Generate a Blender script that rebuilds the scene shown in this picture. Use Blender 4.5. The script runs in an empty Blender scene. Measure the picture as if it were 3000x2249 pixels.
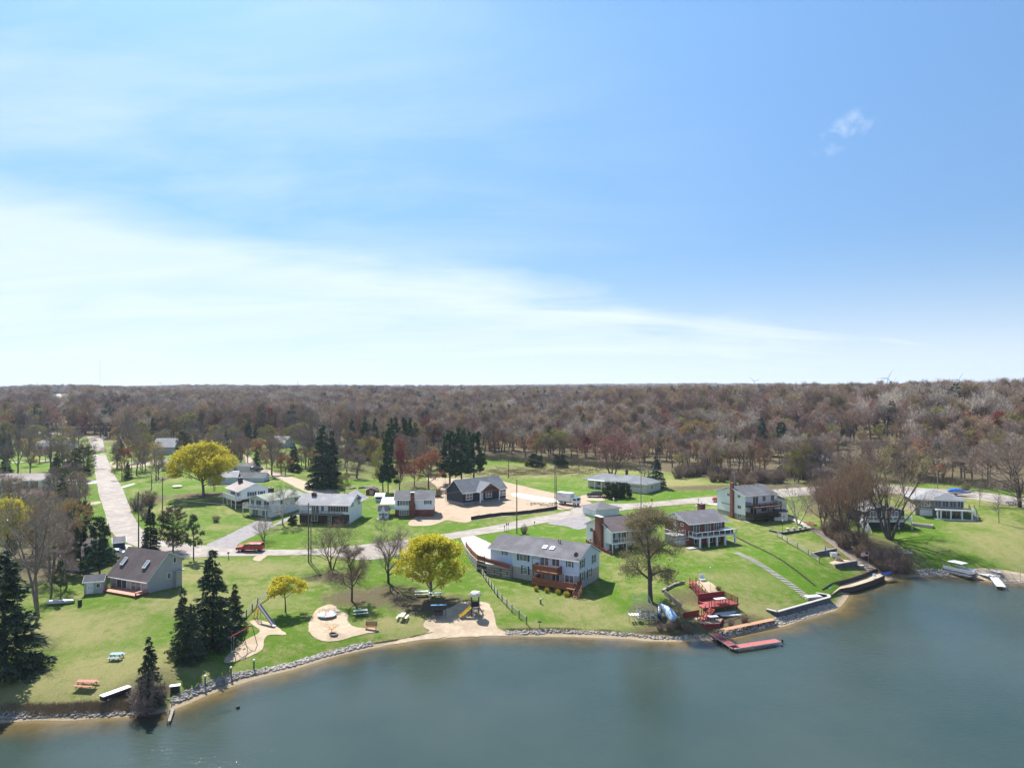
import bpy, bmesh, math, random
import numpy as np
from mathutils import Vector, Matrix
from mathutils.geometry import delaunay_2d_cdt
S = bpy.context.scene
COL = S.collection
R = math.radians
# ------------------------------------------------------------ camera, sky, sun, exposure
CAMH = 38.0; F = 2080.0; HY = 1137.0
cam = bpy.data.cameras.new("camera"); camo = bpy.data.objects.new("camera", cam); COL.objects.link(camo)
cam.lens = 36.0 * F / 3000.0; cam.sensor_width = 36.0
cam.shift_y = (HY - 1124.5) / 3000.0
cam.clip_start = 0.5; cam.clip_end = 40000
camo.location = (0, 0, CAMH); camo.rotation_euler = (R(90), 0, 0)
S.camera = camo
S.view_settings.view_transform = 'Standard'; S.view_settings.look = 'None'
S.view_settings.exposure = 1.0; S.view_settings.gamma = 1
SUN_EL = R(50); SUN_AZ = R(-28)          # azimuth from +Y towards +X
S.world = bpy.data.worlds.new("World"); W = S.world; W.use_nodes = True
def build_world():
    nt = W.node_tree; N = nt.nodes; L = nt.links; N.clear()
    out = N.new('ShaderNodeOutputWorld'); bg = N.new('ShaderNodeBackground')
    sky = N.new('ShaderNodeTexSky'); sky.sky_type = 'NISHITA'; sky.sun_disc = False
    sky.sun_elevation = SUN_EL; sky.sun_rotation = SUN_AZ; sky.altitude = 300
    sky.air_density = 1.0; sky.dust_density = 0.6; sky.ozone_density = 2.2
    tc = N.new('ShaderNodeTexCoord'); sep = N.new('ShaderNodeSeparateXYZ')
    nrm = N.new('ShaderNodeVectorMath'); nrm.operation = 'NORMALIZE'
    L.new(tc.outputs['Generated'], nrm.inputs[0]); L.new(nrm.outputs[0], sep.inputs[0])
    def math_(op, a, b=None, c=None, clamp=False):
        n = N.new('ShaderNodeMath'); n.operation = op; n.use_clamp = clamp
        for i, v in enumerate((a, b, c)):
            if v is None: continue
            if isinstance(v, (int, float)): n.inputs[i].default_value = v
            else: L.new(v, n.inputs[i])
        return n.outputs[0]
    az = math_('ARCTAN2', sep.outputs[0], sep.outputs[1])
    el = math_('ARCSINE', sep.outputs[2])
    # cirrus plane coordinates: project the direction on a high layer
    den = math_('ADD', math_('MAXIMUM', sep.outputs[2], 0.0), 0.20)
    px = math_('DIVIDE', sep.outputs[0], den); py = math_('DIVIDE', sep.outputs[1], den)
    cmb = N.new('ShaderNodeCombineXYZ'); L.new(px, cmb.inputs[0]); L.new(py, cmb.inputs[1])
    def noise(scale, rot, sc, detail=6, rough=0.6, dist=0.0, loc=(0, 0, 0)):
        mp = N.new('ShaderNodeMapping'); mp.inputs['Rotation'].default_value = (0, 0, R(rot))
        mp.inputs['Scale'].default_value = sc; mp.inputs['Location'].default_value = loc
        L.new(cmb.outputs[0], mp.inputs[0])
        n = N.new('ShaderNodeTexNoise'); n.inputs['Scale'].default_value = scale
        n.inputs['Detail'].default_value = detail; n.inputs['Roughness'].default_value = rough
        n.inputs['Distortion'].default_value = dist
        L.new(mp.outputs[0], n.inputs['Vector']); return n.outputs[0]
    n1 = noise(0.9, 20, (1, 1, 1), 4, 0.5, 0.3)
    n2 = noise(1.5, -38, (0.5, 1.5, 1), 8, 0.58, 0.9)
    n3 = noise(1.4, -58, (0.38, 1.3, 1), 6, 0.6, 0.9, (3.1, 1.7, 0))
    # lower veil: its upper edge falls from left to right
    edge = math_('ADD', math_('MULTIPLY', az, -0.15), 0.175)
    edge = math_('ADD', edge, math_('MULTIPLY', math_('SUBTRACT', n1, 0.5), 0.14))
    edge = math_('ADD', edge, math_('MULTIPLY', math_('SUBTRACT', n2, 0.5), 0.10))
    veil = math_('MULTIPLY', math_('SUBTRACT', edge, el), 14.0, clamp=True)
    veil = math_('SMOOTH_MIN', veil, 1.0, 0.2)
    veil = math_('MULTIPLY', veil, math_('ADD', math_('MULTIPLY', n2, 1.1), .22, clamp=True))
    base = math_('POWER', math_('SUBTRACT', 1.0, math_('MULTIPLY', el, 4.4), clamp=True), 2.4)
    veil = math_('MAXIMUM', math_('MULTIPLY', veil, 0.78), math_('MULTIPLY', base, 0.93))
    # high thin streaks, stronger on the left
    left = math_('SUBTRACT', 0.46, math_('MULTIPLY', az, 1.25), clamp=True)
    st = math_('MULTIPLY', math_('SUBTRACT', math_('ADD', math_('MULTIPLY', n3, 0.65), math_('MULTIPLY', n2, 0.35)), 0.43), 3.6, clamp=True)
    st = math_('MULTIPLY', math_('MULTIPLY', st, left), 0.48)
    thin = math_('MULTIPLY', math_('SUBTRACT', 0.6, math_('MULTIPLY', el, 1.0)), 0.10, clamp=True)
    # one small wisp of cloud to the right
    da = math_('MULTIPLY', math_('SUBTRACT', math_('ADD', az, math_('MULTIPLY', el, -0.9)), 0.152), 28.0)
    de = math_('MULTIPLY', math_('SUBTRACT', el, 0.315), 34.0)
    wr = math_('ADD', math_('MULTIPLY', da, da), math_('MULTIPLY', de, de))
    wn = N.new('ShaderNodeTexNoise'); wn.inputs['Scale'].default_value = 45; wn.inputs['Detail'].default_value = 5
    L.new(nrm.outputs[0], wn.inputs['Vector'])
    wisp = math_('MULTIPLY', math_('SUBTRACT', 1.0, wr, clamp=True), math_('MULTIPLY', math_('SUBTRACT', wn.outputs[0], 0.40), 3.0, clamp=True))
    tot = math_('ADD', math_('MAXIMUM', veil, st), thin, clamp=True)
    tot = math_('MAXIMUM', tot, math_('MULTIPLY', wisp, 0.55))
    tint = N.new('ShaderNodeMix'); tint.data_type = 'RGBA'; tint.blend_type = 'MULTIPLY'; tint.inputs[0].default_value = 1
    L.new(sky.outputs[0], tint.inputs[6]); tm = N.new('ShaderNodeMix'); tm.data_type = 'RGBA'; tm.clamp_factor = True
    L.new(math_('MULTIPLY', math_('SUBTRACT', el, 0.08), 2.6, clamp=True), tm.inputs[0]); tm.inputs[6].default_value = (.34, .50, .68, 1); tm.inputs[7].default_value = (.74, 1.0, 1.11, 1)
    L.new(tm.outputs[2], tint.inputs[7])
    mix = N.new('ShaderNodeMix'); mix.data_type = 'RGBA'
    L.new(tot, mix.inputs[0]); L.new(tint.outputs[2], mix.inputs[6])
    mix.inputs[7].default_value = (6.3, 6.75, 7.4, 1)
    L.new(mix.outputs[2], bg.inputs[0]); bg.inputs[1].default_value = 0.082
    L.new(bg.outputs[0], out.inputs[0])
build_world()
sl = bpy.data.lights.new("sun", 'SUN'); sl.energy = 5.0; sl.angle = R(0.5); sl.color = (1.0, 0.955, 0.88)
so = bpy.data.objects.new("sun", sl); COL.objects.link(so)
sd = Vector((math.sin(SUN_AZ)*math.cos(SUN_EL), math.cos(SUN_AZ)*math.cos(SUN_EL), math.sin(SUN_EL)))
so.rotation_euler = sd.to_track_quat('Z', 'Y').to_euler(); so.location = (-60, 60, 120)

# ------------------------------------------------------------ helpers
def P(px, py, z):
    "point at height z that the photograph shows at (px, py)"
    Y = F * (CAMH - z) / (py - HY)
    return Vector(((px - 1500) / F * Y, Y, z))
def tag(o, label=None, cat=None, group=None, kind=None):
    if label: o['label'] = label
    if cat: o['category'] = cat
    if group: o['group'] = group
    if kind: o['kind'] = kind
    return o
def thing(name, label, cat, loc, rz=0, group=None):
    o = bpy.data.objects.new(name, None); COL.objects.link(o); o.empty_display_size = 0.3
    o.location = loc; o.rotation_euler = (0, 0, rz)
    return tag(o, label, cat, group)
def copy_tree(o, parent=None):
    c = o.copy(); COL.objects.link(c); c.parent = parent
    for ch in list(o.children): copy_tree(ch, c)
    return c
class MB:
    def __init__(s): s.v = []; s.f = []; s.m = []
    def add(s, vs, fs, mi=0):
        b = len(s.v); s.v += [tuple(p) for p in vs]
        for f in fs: s.f.append([b + i for i in f]); s.m.append(mi)
        return s
    def box(s, x0, x1, y0, y1, z0, z1, mi=0):
        return s.add([(x0,y0,z0),(x1,y0,z0),(x1,y1,z0),(x0,y1,z0),(x0,y0,z1),(x1,y0,z1),(x1,y1,z1),(x0,y1,z1)],
              [(0,3,2,1),(4,5,6,7),(0,1,5,4),(1,2,6,5),(2,3,7,6),(3,0,4,7)], mi)
    def bar(s, a, b, w, h=None, mi=0, up=(0,0,1)):
        "square bar from a to b"
        a = Vector(a); b = Vector(b); h = h or w; d = (b-a).normalized(); u = Vector(up)
        if abs(d.dot(u)) > .98: u = Vector((0,1,0))
        sx = d.cross(u).normalized()*w/2; sz = sx.cross(d).normalized()*h/2
        vs = [p+q for p in (a,b) for q in (-sx-sz, sx-sz, sx+sz, -sx+sz)]
        return s.add(vs, [(0,1,2,3),(7,6,5,4),(0,4,5,1),(1,5,6,2),(2,6,7,3),(3,7,4,0)], mi)
    def tube(s, a, b, r0, r1=None, n=6, mi=0, cap=True):
        a = Vector(a); b = Vector(b); r1 = r0 if r1 is None else r1; d = (b-a).normalized()
        u = d.orthogonal().normalized(); w = d.cross(u)
        vs = [p + (u*math.cos(t*2*math.pi/n) + w*math.sin(t*2*math.pi/n))*r for p, r in ((a,r0),(b,r1)) for t in range(n)]
        fs = [(i,(i+1)%n,n+(i+1)%n,n+i) for i in range(n)]
        if cap: fs += [tuple(range(n))[::-1], tuple(range(n,2*n))]
        return s.add(vs, fs, mi)
    def lathe(s, prof, c=(0,0,0), n=12, mi=0, sx=1, sy=1):
        vs = [(c[0]+r*sx*math.cos(t*2*math.pi/n), c[1]+r*sy*math.sin(t*2*math.pi/n), c[2]+z) for r, z in prof for t in range(n)]
        fs = [(k*n+i, k*n+(i+1)%n, (k+1)*n+(i+1)%n, (k+1)*n+i) for k in range(len(prof)-1) for i in range(n)]
        fs += [tuple(range(n))[::-1], tuple(range((len(prof)-1)*n, len(prof)*n))]
        return s.add(vs, fs, mi)
    def prism(s, poly, z0, z1, mi=0):
        n = len(poly)
        vs = [(x,y,z0) for x,y in poly] + [(x,y,z1) for x,y in poly]
        return s.add(vs, [tuple(range(n))[::-1], tuple(range(n,2*n))] + [(i,(i+1)%n,n+(i+1)%n,n+i) for i in range(n)], mi)
    def side(s, poly, y0, y1, mi=0):
        "outline in x,z extruded along y"
        n = len(poly)
        vs = [(x,y0,z) for x,z in poly] + [(x,y1,z) for x,z in poly]
        return s.add(vs, [tuple(range(n)), tuple(range(n,2*n))[::-1]] + [(i,n+i,n+(i+1)%n,(i+1)%n) for i in range(n)], mi)
    def tf(s, m):
        s.v = [tuple(m @ Vector(p)) for p in s.v]; return s
    def build(s, name, mats, parent=None, smooth=False, bevel=0):
        me = bpy.data.meshes.new(name); me.from_pydata(s.v, [], s.f)
        if not isinstance(mats, (list, tuple)): mats = [mats]
        for m in mats: me.materials.append(m)
        if len(mats) > 1: me.polygons.foreach_set('material_index', s.m)
        if smooth: me.polygons.foreach_set('use_smooth', [True]*len(s.f))
        me.update()
        bm = bmesh.new(); bm.from_mesh(me); bmesh.ops.recalc_face_normals(bm, faces=bm.faces)
        if bevel: bmesh.ops.bevel(bm, geom=list(bm.edges), offset=bevel, segments=2, affect='EDGES', profile=0.6)
        bm.to_mesh(me); bm.free()
        o = bpy.data.objects.new(name, me); COL.objects.link(o); o.parent = parent
        return o
def npmesh(name, V, Fc, mats, mi=None, smooth=False):
    "mesh from numpy arrays; Fc is (n,3) or (n,4)"
    me = bpy.data.meshes.new(name); k = Fc.shape[1]
    me.vertices.add(len(V)); me.vertices.foreach_set('co', np.asarray(V, np.float32).ravel())
    me.loops.add(Fc.size); me.loops.foreach_set('vertex_index', Fc.astype(np.int32).ravel())
    me.polygons.add(len(Fc)); me.polygons.foreach_set('loop_start', np.arange(0, Fc.size, k, dtype=np.int32))
    me.polygons.foreach_set('loop_total', np.full(len(Fc), k, np.int32))
    for m in mats: me.materials.append(m)
    if mi is not None: me.polygons.foreach_set('material_index', np.asarray(mi, np.int32))
    if smooth: me.polygons.foreach_set('use_smooth', np.ones(len(Fc), bool))
    me.update(calc_edges=True); return me
def link(name, me, parent=None):
    o = bpy.data.objects.new(name, me); COL.objects.link(o); o.parent = parent; return o

# ------------------------------------------------------------ materials
_M = {}
def mat(name, c1, c2=None, scale=3.0, rough=0.85, bump=0.0, bscale=None, metal=0.0, stretch=(1,1,1), lo=0.35, hi=0.65, c3=None, s3=0.4, spec=None, lap=None, random_=0.0, trans=0.0):
    if name in _M: return _M[name]
    m = bpy.data.materials.new(name); m.use_nodes = True; nt = m.node_tree; N = nt.nodes; L = nt.links
    b = N['Principled BSDF']; b.inputs['Roughness'].default_value = rough; b.inputs['Metallic'].default_value = metal
    if spec is not None: b.inputs['Specular IOR Level'].default_value = spec
    b.inputs['Base Color'].default_value = (*c1, 1)
    tc = N.new('ShaderNodeTexCoord'); mp = N.new('ShaderNodeMapping'); mp.inputs['Scale'].default_value = stretch
    L.new(tc.outputs['Object'], mp.inputs[0])
    col = None
    if c2 is not None:
        n = N.new('ShaderNodeTexNoise'); n.inputs['Scale'].default_value = scale; n.inputs['Detail'].default_value = 6; n.inputs['Roughness'].default_value = 0.65
        L.new(mp.outputs[0], n.inputs['Vector'])
        r = N.new('ShaderNodeMapRange'); r.inputs[1].default_value = lo; r.inputs[2].default_value = hi
        L.new(n.outputs[0], r.inputs[0])
        mx = N.new('ShaderNodeMix'); mx.data_type = 'RGBA'; L.new(r.outputs[0], mx.inputs[0])
        mx.inputs[6].default_value = (*c1, 1); mx.inputs[7].default_value = (*c2, 1); col = mx.outputs[2]
    if c3 is not None:
        n = N.new('ShaderNodeTexNoise'); n.inputs['Scale'].default_value = s3; n.inputs['Detail'].default_value = 5
        L.new(tc.outputs['Object'], n.inputs['Vector'])
        r = N.new('ShaderNodeMapRange'); r.inputs[1].default_value = 0.45; r.inputs[2].default_value = 0.62
        L.new(n.outputs[0], r.inputs[0])
        mx = N.new('ShaderNodeMix'); mx.data_type = 'RGBA'; L.new(r.outputs[0], mx.inputs[0])
        if col: L.new(col, mx.inputs[6])
        else: mx.inputs[6].default_value = (*c1, 1)
        mx.inputs[7].default_value = (*c3, 1); col = mx.outputs[2]
    if random_:
        oi = N.new('ShaderNodeObjectInfo'); h = N.new('ShaderNodeHueSaturation')
        if col: L.new(col, h.inputs['Color'])
        else: h.inputs['Color'].default_value = (*c1, 1)
        r = N.new('ShaderNodeMapRange'); r.inputs[3].default_value = 1-random_; r.inputs[4].default_value = 1+random_
        L.new(oi.outputs['Random'], r.inputs[0]); L.new(r.outputs[0], h.inputs['Value'])
        r2 = N.new('ShaderNodeMapRange'); r2.inputs[3].default_value = 0.5-random_*0.05; r2.inputs[4].default_value = 0.5+random_*0.05
        ml = N.new('ShaderNodeMath'); ml.operation='FRACT'; mm = N.new('ShaderNodeMath'); mm.operation='MULTIPLY'; mm.inputs[1].default_value = 7.31
        L.new(oi.outputs['Random'], mm.inputs[0]); L.new(mm.outputs[0], ml.inputs[0]); L.new(ml.outputs[0], r2.inputs[0]); L.new(r2.outputs[0], h.inputs['Hue'])
        col = h.outputs[0]
    if col: L.new(col, b.inputs['Base Color'])
    hgt = None
    if lap:
        # lap siding or block courses: a real bump at every course
        sp = N.new('ShaderNodeSeparateXYZ'); L.new(tc.outputs['Object'], sp.inputs[0])
        d = N.new('ShaderNodeMath'); d.operation = 'DIVIDE'; d.inputs[1].default_value = lap; L.new(sp.outputs[2], d.inputs[0])
        f = N.new('ShaderNodeMath'); f.operation = 'FRACT'; L.new(d.outputs[0], f.inputs[0]); hgt = f.outputs[0]
        bp = N.new('ShaderNodeBump'); bp.inputs['Distance'].default_value = 0.02; bp.inputs['Strength'].default_value = 0.8
        L.new(hgt, bp.inputs['Height']); L.new(bp.outputs[0], b.inputs['Normal'])
    elif bump:
        n = N.new('ShaderNodeTexNoise'); n.inputs['Scale'].default_value = bscale or scale*2; n.inputs['Detail'].default_value = 5
        L.new(mp.outputs[0], n.inputs['Vector'])
        bp = N.new('ShaderNodeBump'); bp.inputs['Distance'].default_value = bump; bp.inputs['Strength'].default_value = 1
        L.new(n.outputs[0], bp.inputs['Height']); L.new(bp.outputs[0], b.inputs['Normal'])
    if trans:
        t = N.new('ShaderNodeBsdfTranslucent'); ms = N.new('ShaderNodeMixShader'); ms.inputs[0].default_value = trans
        if col: L.new(col, t.inputs[0])
        else: t.inputs[0].default_value = (*c1, 1)
        L.new(b.outputs[0], ms.inputs[1]); L.new(t.outputs[0], ms.inputs[2]); L.new(ms.outputs[0], N['Material Output'].inputs[0])
    _M[name] = m; return m
def brickmat(name, c1, c2, mortar, sc=4.0, w=0.5, h=0.25, ms=0.02, yz=True):
    if name in _M: return _M[name]
    m = mat(name, c1, rough=0.9); nt = m.node_tree; N = nt.nodes; L = nt.links
    tc = N.new('ShaderNodeTexCoord'); sp = N.new('ShaderNodeSeparateXYZ'); L.new(tc.outputs['Object'], sp.inputs[0])
    ad = N.new('ShaderNodeMath'); ad.operation = 'ADD'; L.new(sp.outputs[0], ad.inputs[0]); L.new(sp.outputs[1], ad.inputs[1])
    cb = N.new('ShaderNodeCombineXYZ'); L.new(ad.outputs[0], cb.inputs[0]); L.new(sp.outputs[2], cb.inputs[1])
    bt = N.new('ShaderNodeTexBrick'); bt.inputs['Scale'].default_value = 1.0
    bt.inputs['Color1'].default_value = (*c1,1); bt.inputs['Color2'].default_value = (*c2,1); bt.inputs['Mortar'].default_value = (*mortar,1)
    bt.inputs['Brick Width'].default_value = w; bt.inputs['Row Height'].default_value = h; bt.inputs['Mortar Size'].default_value = ms
    L.new(cb.outputs[0], bt.inputs['Vector'])
    n = N.new('ShaderNodeTexNoise'); n.inputs['Scale'].default_value = 0.9; n.inputs['Detail'].default_value = 6; L.new(tc.outputs['Object'], n.inputs['Vector'])
    mr = N.new('ShaderNodeMapRange'); mr.inputs[1].default_value=.3; mr.inputs[2].default_value=.7; mr.inputs[3].default_value=.75; mr.inputs[4].default_value=1.15; L.new(n.outputs[0], mr.inputs[0])
    mx = N.new('ShaderNodeVectorMath'); mx.operation='SCALE'; L.new(bt.outputs[0], mx.inputs[0]); L.new(mr.outputs[0], mx.inputs['Scale'])
    L.new(mx.outputs[0], N['Principled BSDF'].inputs['Base Color'])
    bp = N.new('ShaderNodeBump'); bp.inputs['Distance'].default_value = 0.02; bp.invert = True; L.new(bt.outputs['Fac'], bp.inputs['Height']); L.new(bp.outputs[0], N['Principled BSDF'].inputs['Normal'])
    return m
# ------------------------------------------------------------ terrain height
SHORE_PX = [(0,2117),(100,2108),(200,2110),(271,2103),(380,2098),(461,2089),(510,2077),(560,2056),(604,2036),(667,2014),(771,1981),(860,1960),(950,1932),
 (996,1918),(1093,1897),(1238,1874),(1400,1863),(1519,1862),(1688,1865),(1850,1871),(1896,1877),(1993,1879),(2077,1874),(2138,1867),(2174,1857),
 (2300,1833),(2346,1816),(2448,1787),(2467,1771),(2482,1750),(2494,1729),(2564,1707),(2607,1696),(2684,1688),(2754,1685),(2832,1692),(2901,1702),(2947,1706),(3000,1708)]
SH = [P(x, y, 0.0) for x, y in SHORE_PX]
SHW = np.array([(-420, 60), (-260, 92), (-140, 84)] + [(p.x, p.y) for p in SH] + [(150, 139), (230, 128), (420, 60)])
LAKE = np.vstack([SHW, [(420, -600), (-420, -600)]])
CTRL = """0 2060 1.2;100 2040 1.4;300 2040 1.3;450 2010 1.2;600 1985 1.3;100 1950 2;300 1900 2.2;500 1850 2.2;650 1920 1.4;750 1890 1.3;850 1880 1.2;
1000 1870 1.0;1100 1850 1.0;1250 1835 .8;1400 1830 .7;200 1800 3;400 1765 3.5;434 1740 3.8;600 1720 3.0;750 1700 3.0;900 1750 2.2;1030 1760 2.0;1140 1705 2.5;
1230 1730 2.0;1290 1750 1.8;546 1625 3.6;700 1615 3.7;850 1617 3.7;1000 1618 3.6;1093 1610 3.8;1240 1590 4.0;1350 1565 4.3;405 1600 3.9;350 1540 4.4;320 1470 5;
300 1400 5.5;280 1330 6;270 1275 6.5;100 1700 4;0 1800 3.5;0 1700 4.2;0 1500 6;150 1500 5.5;100 1440 6.5;600 1560 4.2;560 1500 5.3;500 1450 6;590 1430 6.5;
740 1530 4.6;700 1480 6;790 1500 5.2;900 1535 4.9;1000 1535 4.9;1060 1515 5.2;870 1580 4;1150 1515 5.4;1210 1510 5.4;1100 1470 6;950 1440 6.6;850 1400 7;720 1350 7.5;
1300 1530 5.0;1350 1485 5.6;1490 1470 5.9;1400 1450 6.3;1380 1525 5.0;1560 1500 5.2;1500 1540 4.7;1620 1495 5.2;1690 1470 5.8;1750 1440 6.5;1900 1450 6.6;
1600 1400 7;1500 1390 7;1550 1365 7.4;1850 1480 5.9;2000 1465 6.4;2100 1460 6.8;1420 1665 2.7;1507 1700 2.4;1600 1715 2.3;1697 1728 2.2;1760 1700 2.4;1775 1650 3.2;
1700 1600 4.5;1600 1585 4.7;1500 1570 4.7;1340 1640 3.4;1330 1590 4.1;1400 1740 2.0;1545 1830 .9;1600 1800 1.3;1600 1850 .45;1700 1800 1.2;1800 1760 1.8;1800 1850 .5;
1880 1640 4.0;1830 1640 4.0;1950 1640 4.2;2050 1610 4.5;2150 1595 4.6;1950 1700 3.0;1900 1760 1.9;1900 1850 .5;1990 1850 .7;2060 1720 3.3;2100 1735 3.2;2000 1730 2.9;2060 1790 1.2;2075 1822 .7;2110 1795 1.1;2150 1810 1.0;2220 1800 1.3;
2000 1660 3.8;2200 1700 2.9;2270 1766 1.4;2300 1776 1.3;2400 1748 1.3;2430 1740 1.3;2270 1830 .3;2360 1800 .3;2430 1775 .3;2250 1640 4.3;2180 1560 5.2;2300 1600 4.6;2400 1650 3.2;2380 1710 2.2;2450 1700 1.7;2520 1670 1.6;
2490 1720 .9;2450 1765 .2;2120 1500 6;2200 1540 5.5;2290 1530 5.6;2390 1545 5.4;2330 1570 4.9;2460 1565 4.9;2550 1600 3.8;2600 1570 4.6;2610 1660 1.3;2650 1630 2.6;2700 1560 5.0;2800 1560 5.0;
2860 1530 5.8;2750 1620 3.2;2850 1670 1.3;2950 1670 1.5;2800 1675 .9;2950 1697 .3;3000 1690 .6;3000 1600 4;2930 1530 6.2;3000 1500 7;2670 1545 5.2;2700 1470 7.4;2850 1470 7.5;2600 1440 8;2750 1425 8.3;
3000 1460 8;2270 1440 7.5;2450 1380 9;2430 1350 9.5;2700 1380 9.5"""
pts = []
for t in CTRL.replace('\n', '').split(';'):
    a, b, c = map(float, t.split()); p = P(a, b, c); pts.append((p.x, p.y, c))
pts += [(x, y, 0.0) for x, y in SHW]
pts += [(-250,300,8.5),(-120,300,8.5),(0,300,8.3),(80,310,8.5),(-330,450,11),(-100,450,11.5),(50,450,12),(165,340,14),(215,300,12.5),(260,420,21),(160,430,17),(210,340,18),
 (90,480,16),(150,520,19),(330,560,24),(500,600,25),(380,320,20),(400,160,9),(-250,200,8),(-400,250,11),(-300,140,6),(-600,500,15),(0,620,15),(-300,700,16),(230,700,20),(50,800,19),(-100,1000,20),
 (500,1000,23),(-700,900,18),(1000,900,25),(-1000,500,16),(0,1500,22),(900,1600,24),(-900,1600,22),(0,2500,23),(-2000,2500,27),(2000,2400,26),(-3000,800,20),(3000,800,25),
 (0,5200,27),(3500,5000,30),(-3500,5000,33),(0,9000,24),(7000,7000,24),(-7000,7000,28),(900,-300,0),(-900,-300,0),(0,-800,0)]
pts = np.array(pts); _, ui = np.unique(np.round(pts[:, :2], 1), axis=0, return_index=True); pts = pts[ui]
def kern(d): return np.sqrt(d*d + 9.0)
_d = np.linalg.norm(pts[:, None, :2] - pts[None, :, :2], axis=2)
_K = kern(_d) - np.eye(len(pts))*0.8           # a little smoothing
_A = np.block([[_K, np.ones((len(pts), 1))], [np.ones((1, len(pts))), np.zeros((1, 1))]])
_w = np.linalg.solve(_A, np.append(pts[:, 2], 0))
def shore_dist(x, y):
    d = np.full(x.shape, 1e9); ins = np.zeros(x.shape, bool)
    for i in range(len(SHW)-1):
        a = SHW[i]; b = SHW[i+1]; ab = b-a; t = np.clip(((x-a[0])*ab[0]+(y-a[1])*ab[1])/(ab@ab), 0, 1)
        d = np.minimum(d, np.hypot(x-a[0]-t*ab[0], y-a[1]-t*ab[1]))
    n = len(LAKE)
    for i in range(n):
        a = LAKE[i]; b = LAKE[(i+1) % n]
        c = ((a[1] > y) != (b[1] > y)); den = (b[1]-a[1]) or 1e-9
        ins ^= c & (x < (b[0]-a[0])*(y-a[1])/den + a[0])
    return d, ins
def H(x, y, ret=False):
    x = np.atleast_1d(np.asarray(x, float)); y = np.atleast_1d(np.asarray(y, float)); z = np.empty(x.shape)
    for k in range(0, x.size, 20000):
        xs = x.ravel()[k:k+20000]; ys = y.ravel()[k:k+20000]
        D = np.hypot(xs[:, None]-pts[None, :, 0], ys[:, None]-pts[None, :, 1])
        z.ravel()[k:k+20000] = kern(D) @ _w[:-1] + _w[-1]
    r = np.hypot(x, y); f = np.clip((r-350)/1500, 0, 1)
    z = z + f*(2.2*np.sin(x/310+1)*np.cos(y/420) + 2.5*np.sin(x/900+y/700)) + np.clip((r-1500)/2500, 0, 1)*(4+9*np.sin(x/900+.6)+6*np.sin(x/370+y/700))
    d, ins = shore_dist(x, y)
    w = np.clip(d/2.5, 0, 1); w = w*w*(3-2*w)
    land = w*np.maximum(z, 0.15) + (1-w)*0.12*d
    zz = np.where(ins, -np.minimum(2.4, 0.10*d), land)
    return (zz, np.where(ins, -d, d)) if ret else zz
def hz(x, y): return float(H(x, y)[0])
_Yr = np.geomspace(62, 1500, 420)
def G(px, py):
    "where the photograph's pixel meets the ground"
    X = (px-1500)/F*_Yr; Z = CAMH - (py-HY)/F*_Yr
    g = np.maximum(H(X, _Yr), 0) - Z
    k = int(np.argmax(g > 0))
    if k == 0: k = 1
    t = -g[k-1]/(g[k]-g[k-1] + 1e-9); Y = _Yr[k-1] + t*(_Yr[k]-_Yr[k-1])
    x = (px-1500)/F*Y
    return Vector((x, Y, max(hz(x, Y), 0.0)))
def axis_(lo, hi, step, far_lo, far_hi, g=1.13):
    a = list(np.arange(lo, hi, step)); s = step
    while a[-1] < far_hi: s *= g; a.append(a[-1]+s)
    s = step
    while a[0] > far_lo: s *= g; a.insert(0, a[0]-s)
    return np.array(a)
def edge_px(px):
    xs = [-400,0,250,330,450,560,700,900,1000,1110,1290,1480,1700,1880,1960,2080,2280,2480,2700,2830,3000,3400]
    ys = [1284,1284,1276,1290,1300,1296,1280,1290,1300,1330,1330,1338,1352,1366,1380,1400,1396,1345,1404,1416,1432,1440]
    return np.interp(px, xs, ys)
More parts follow.
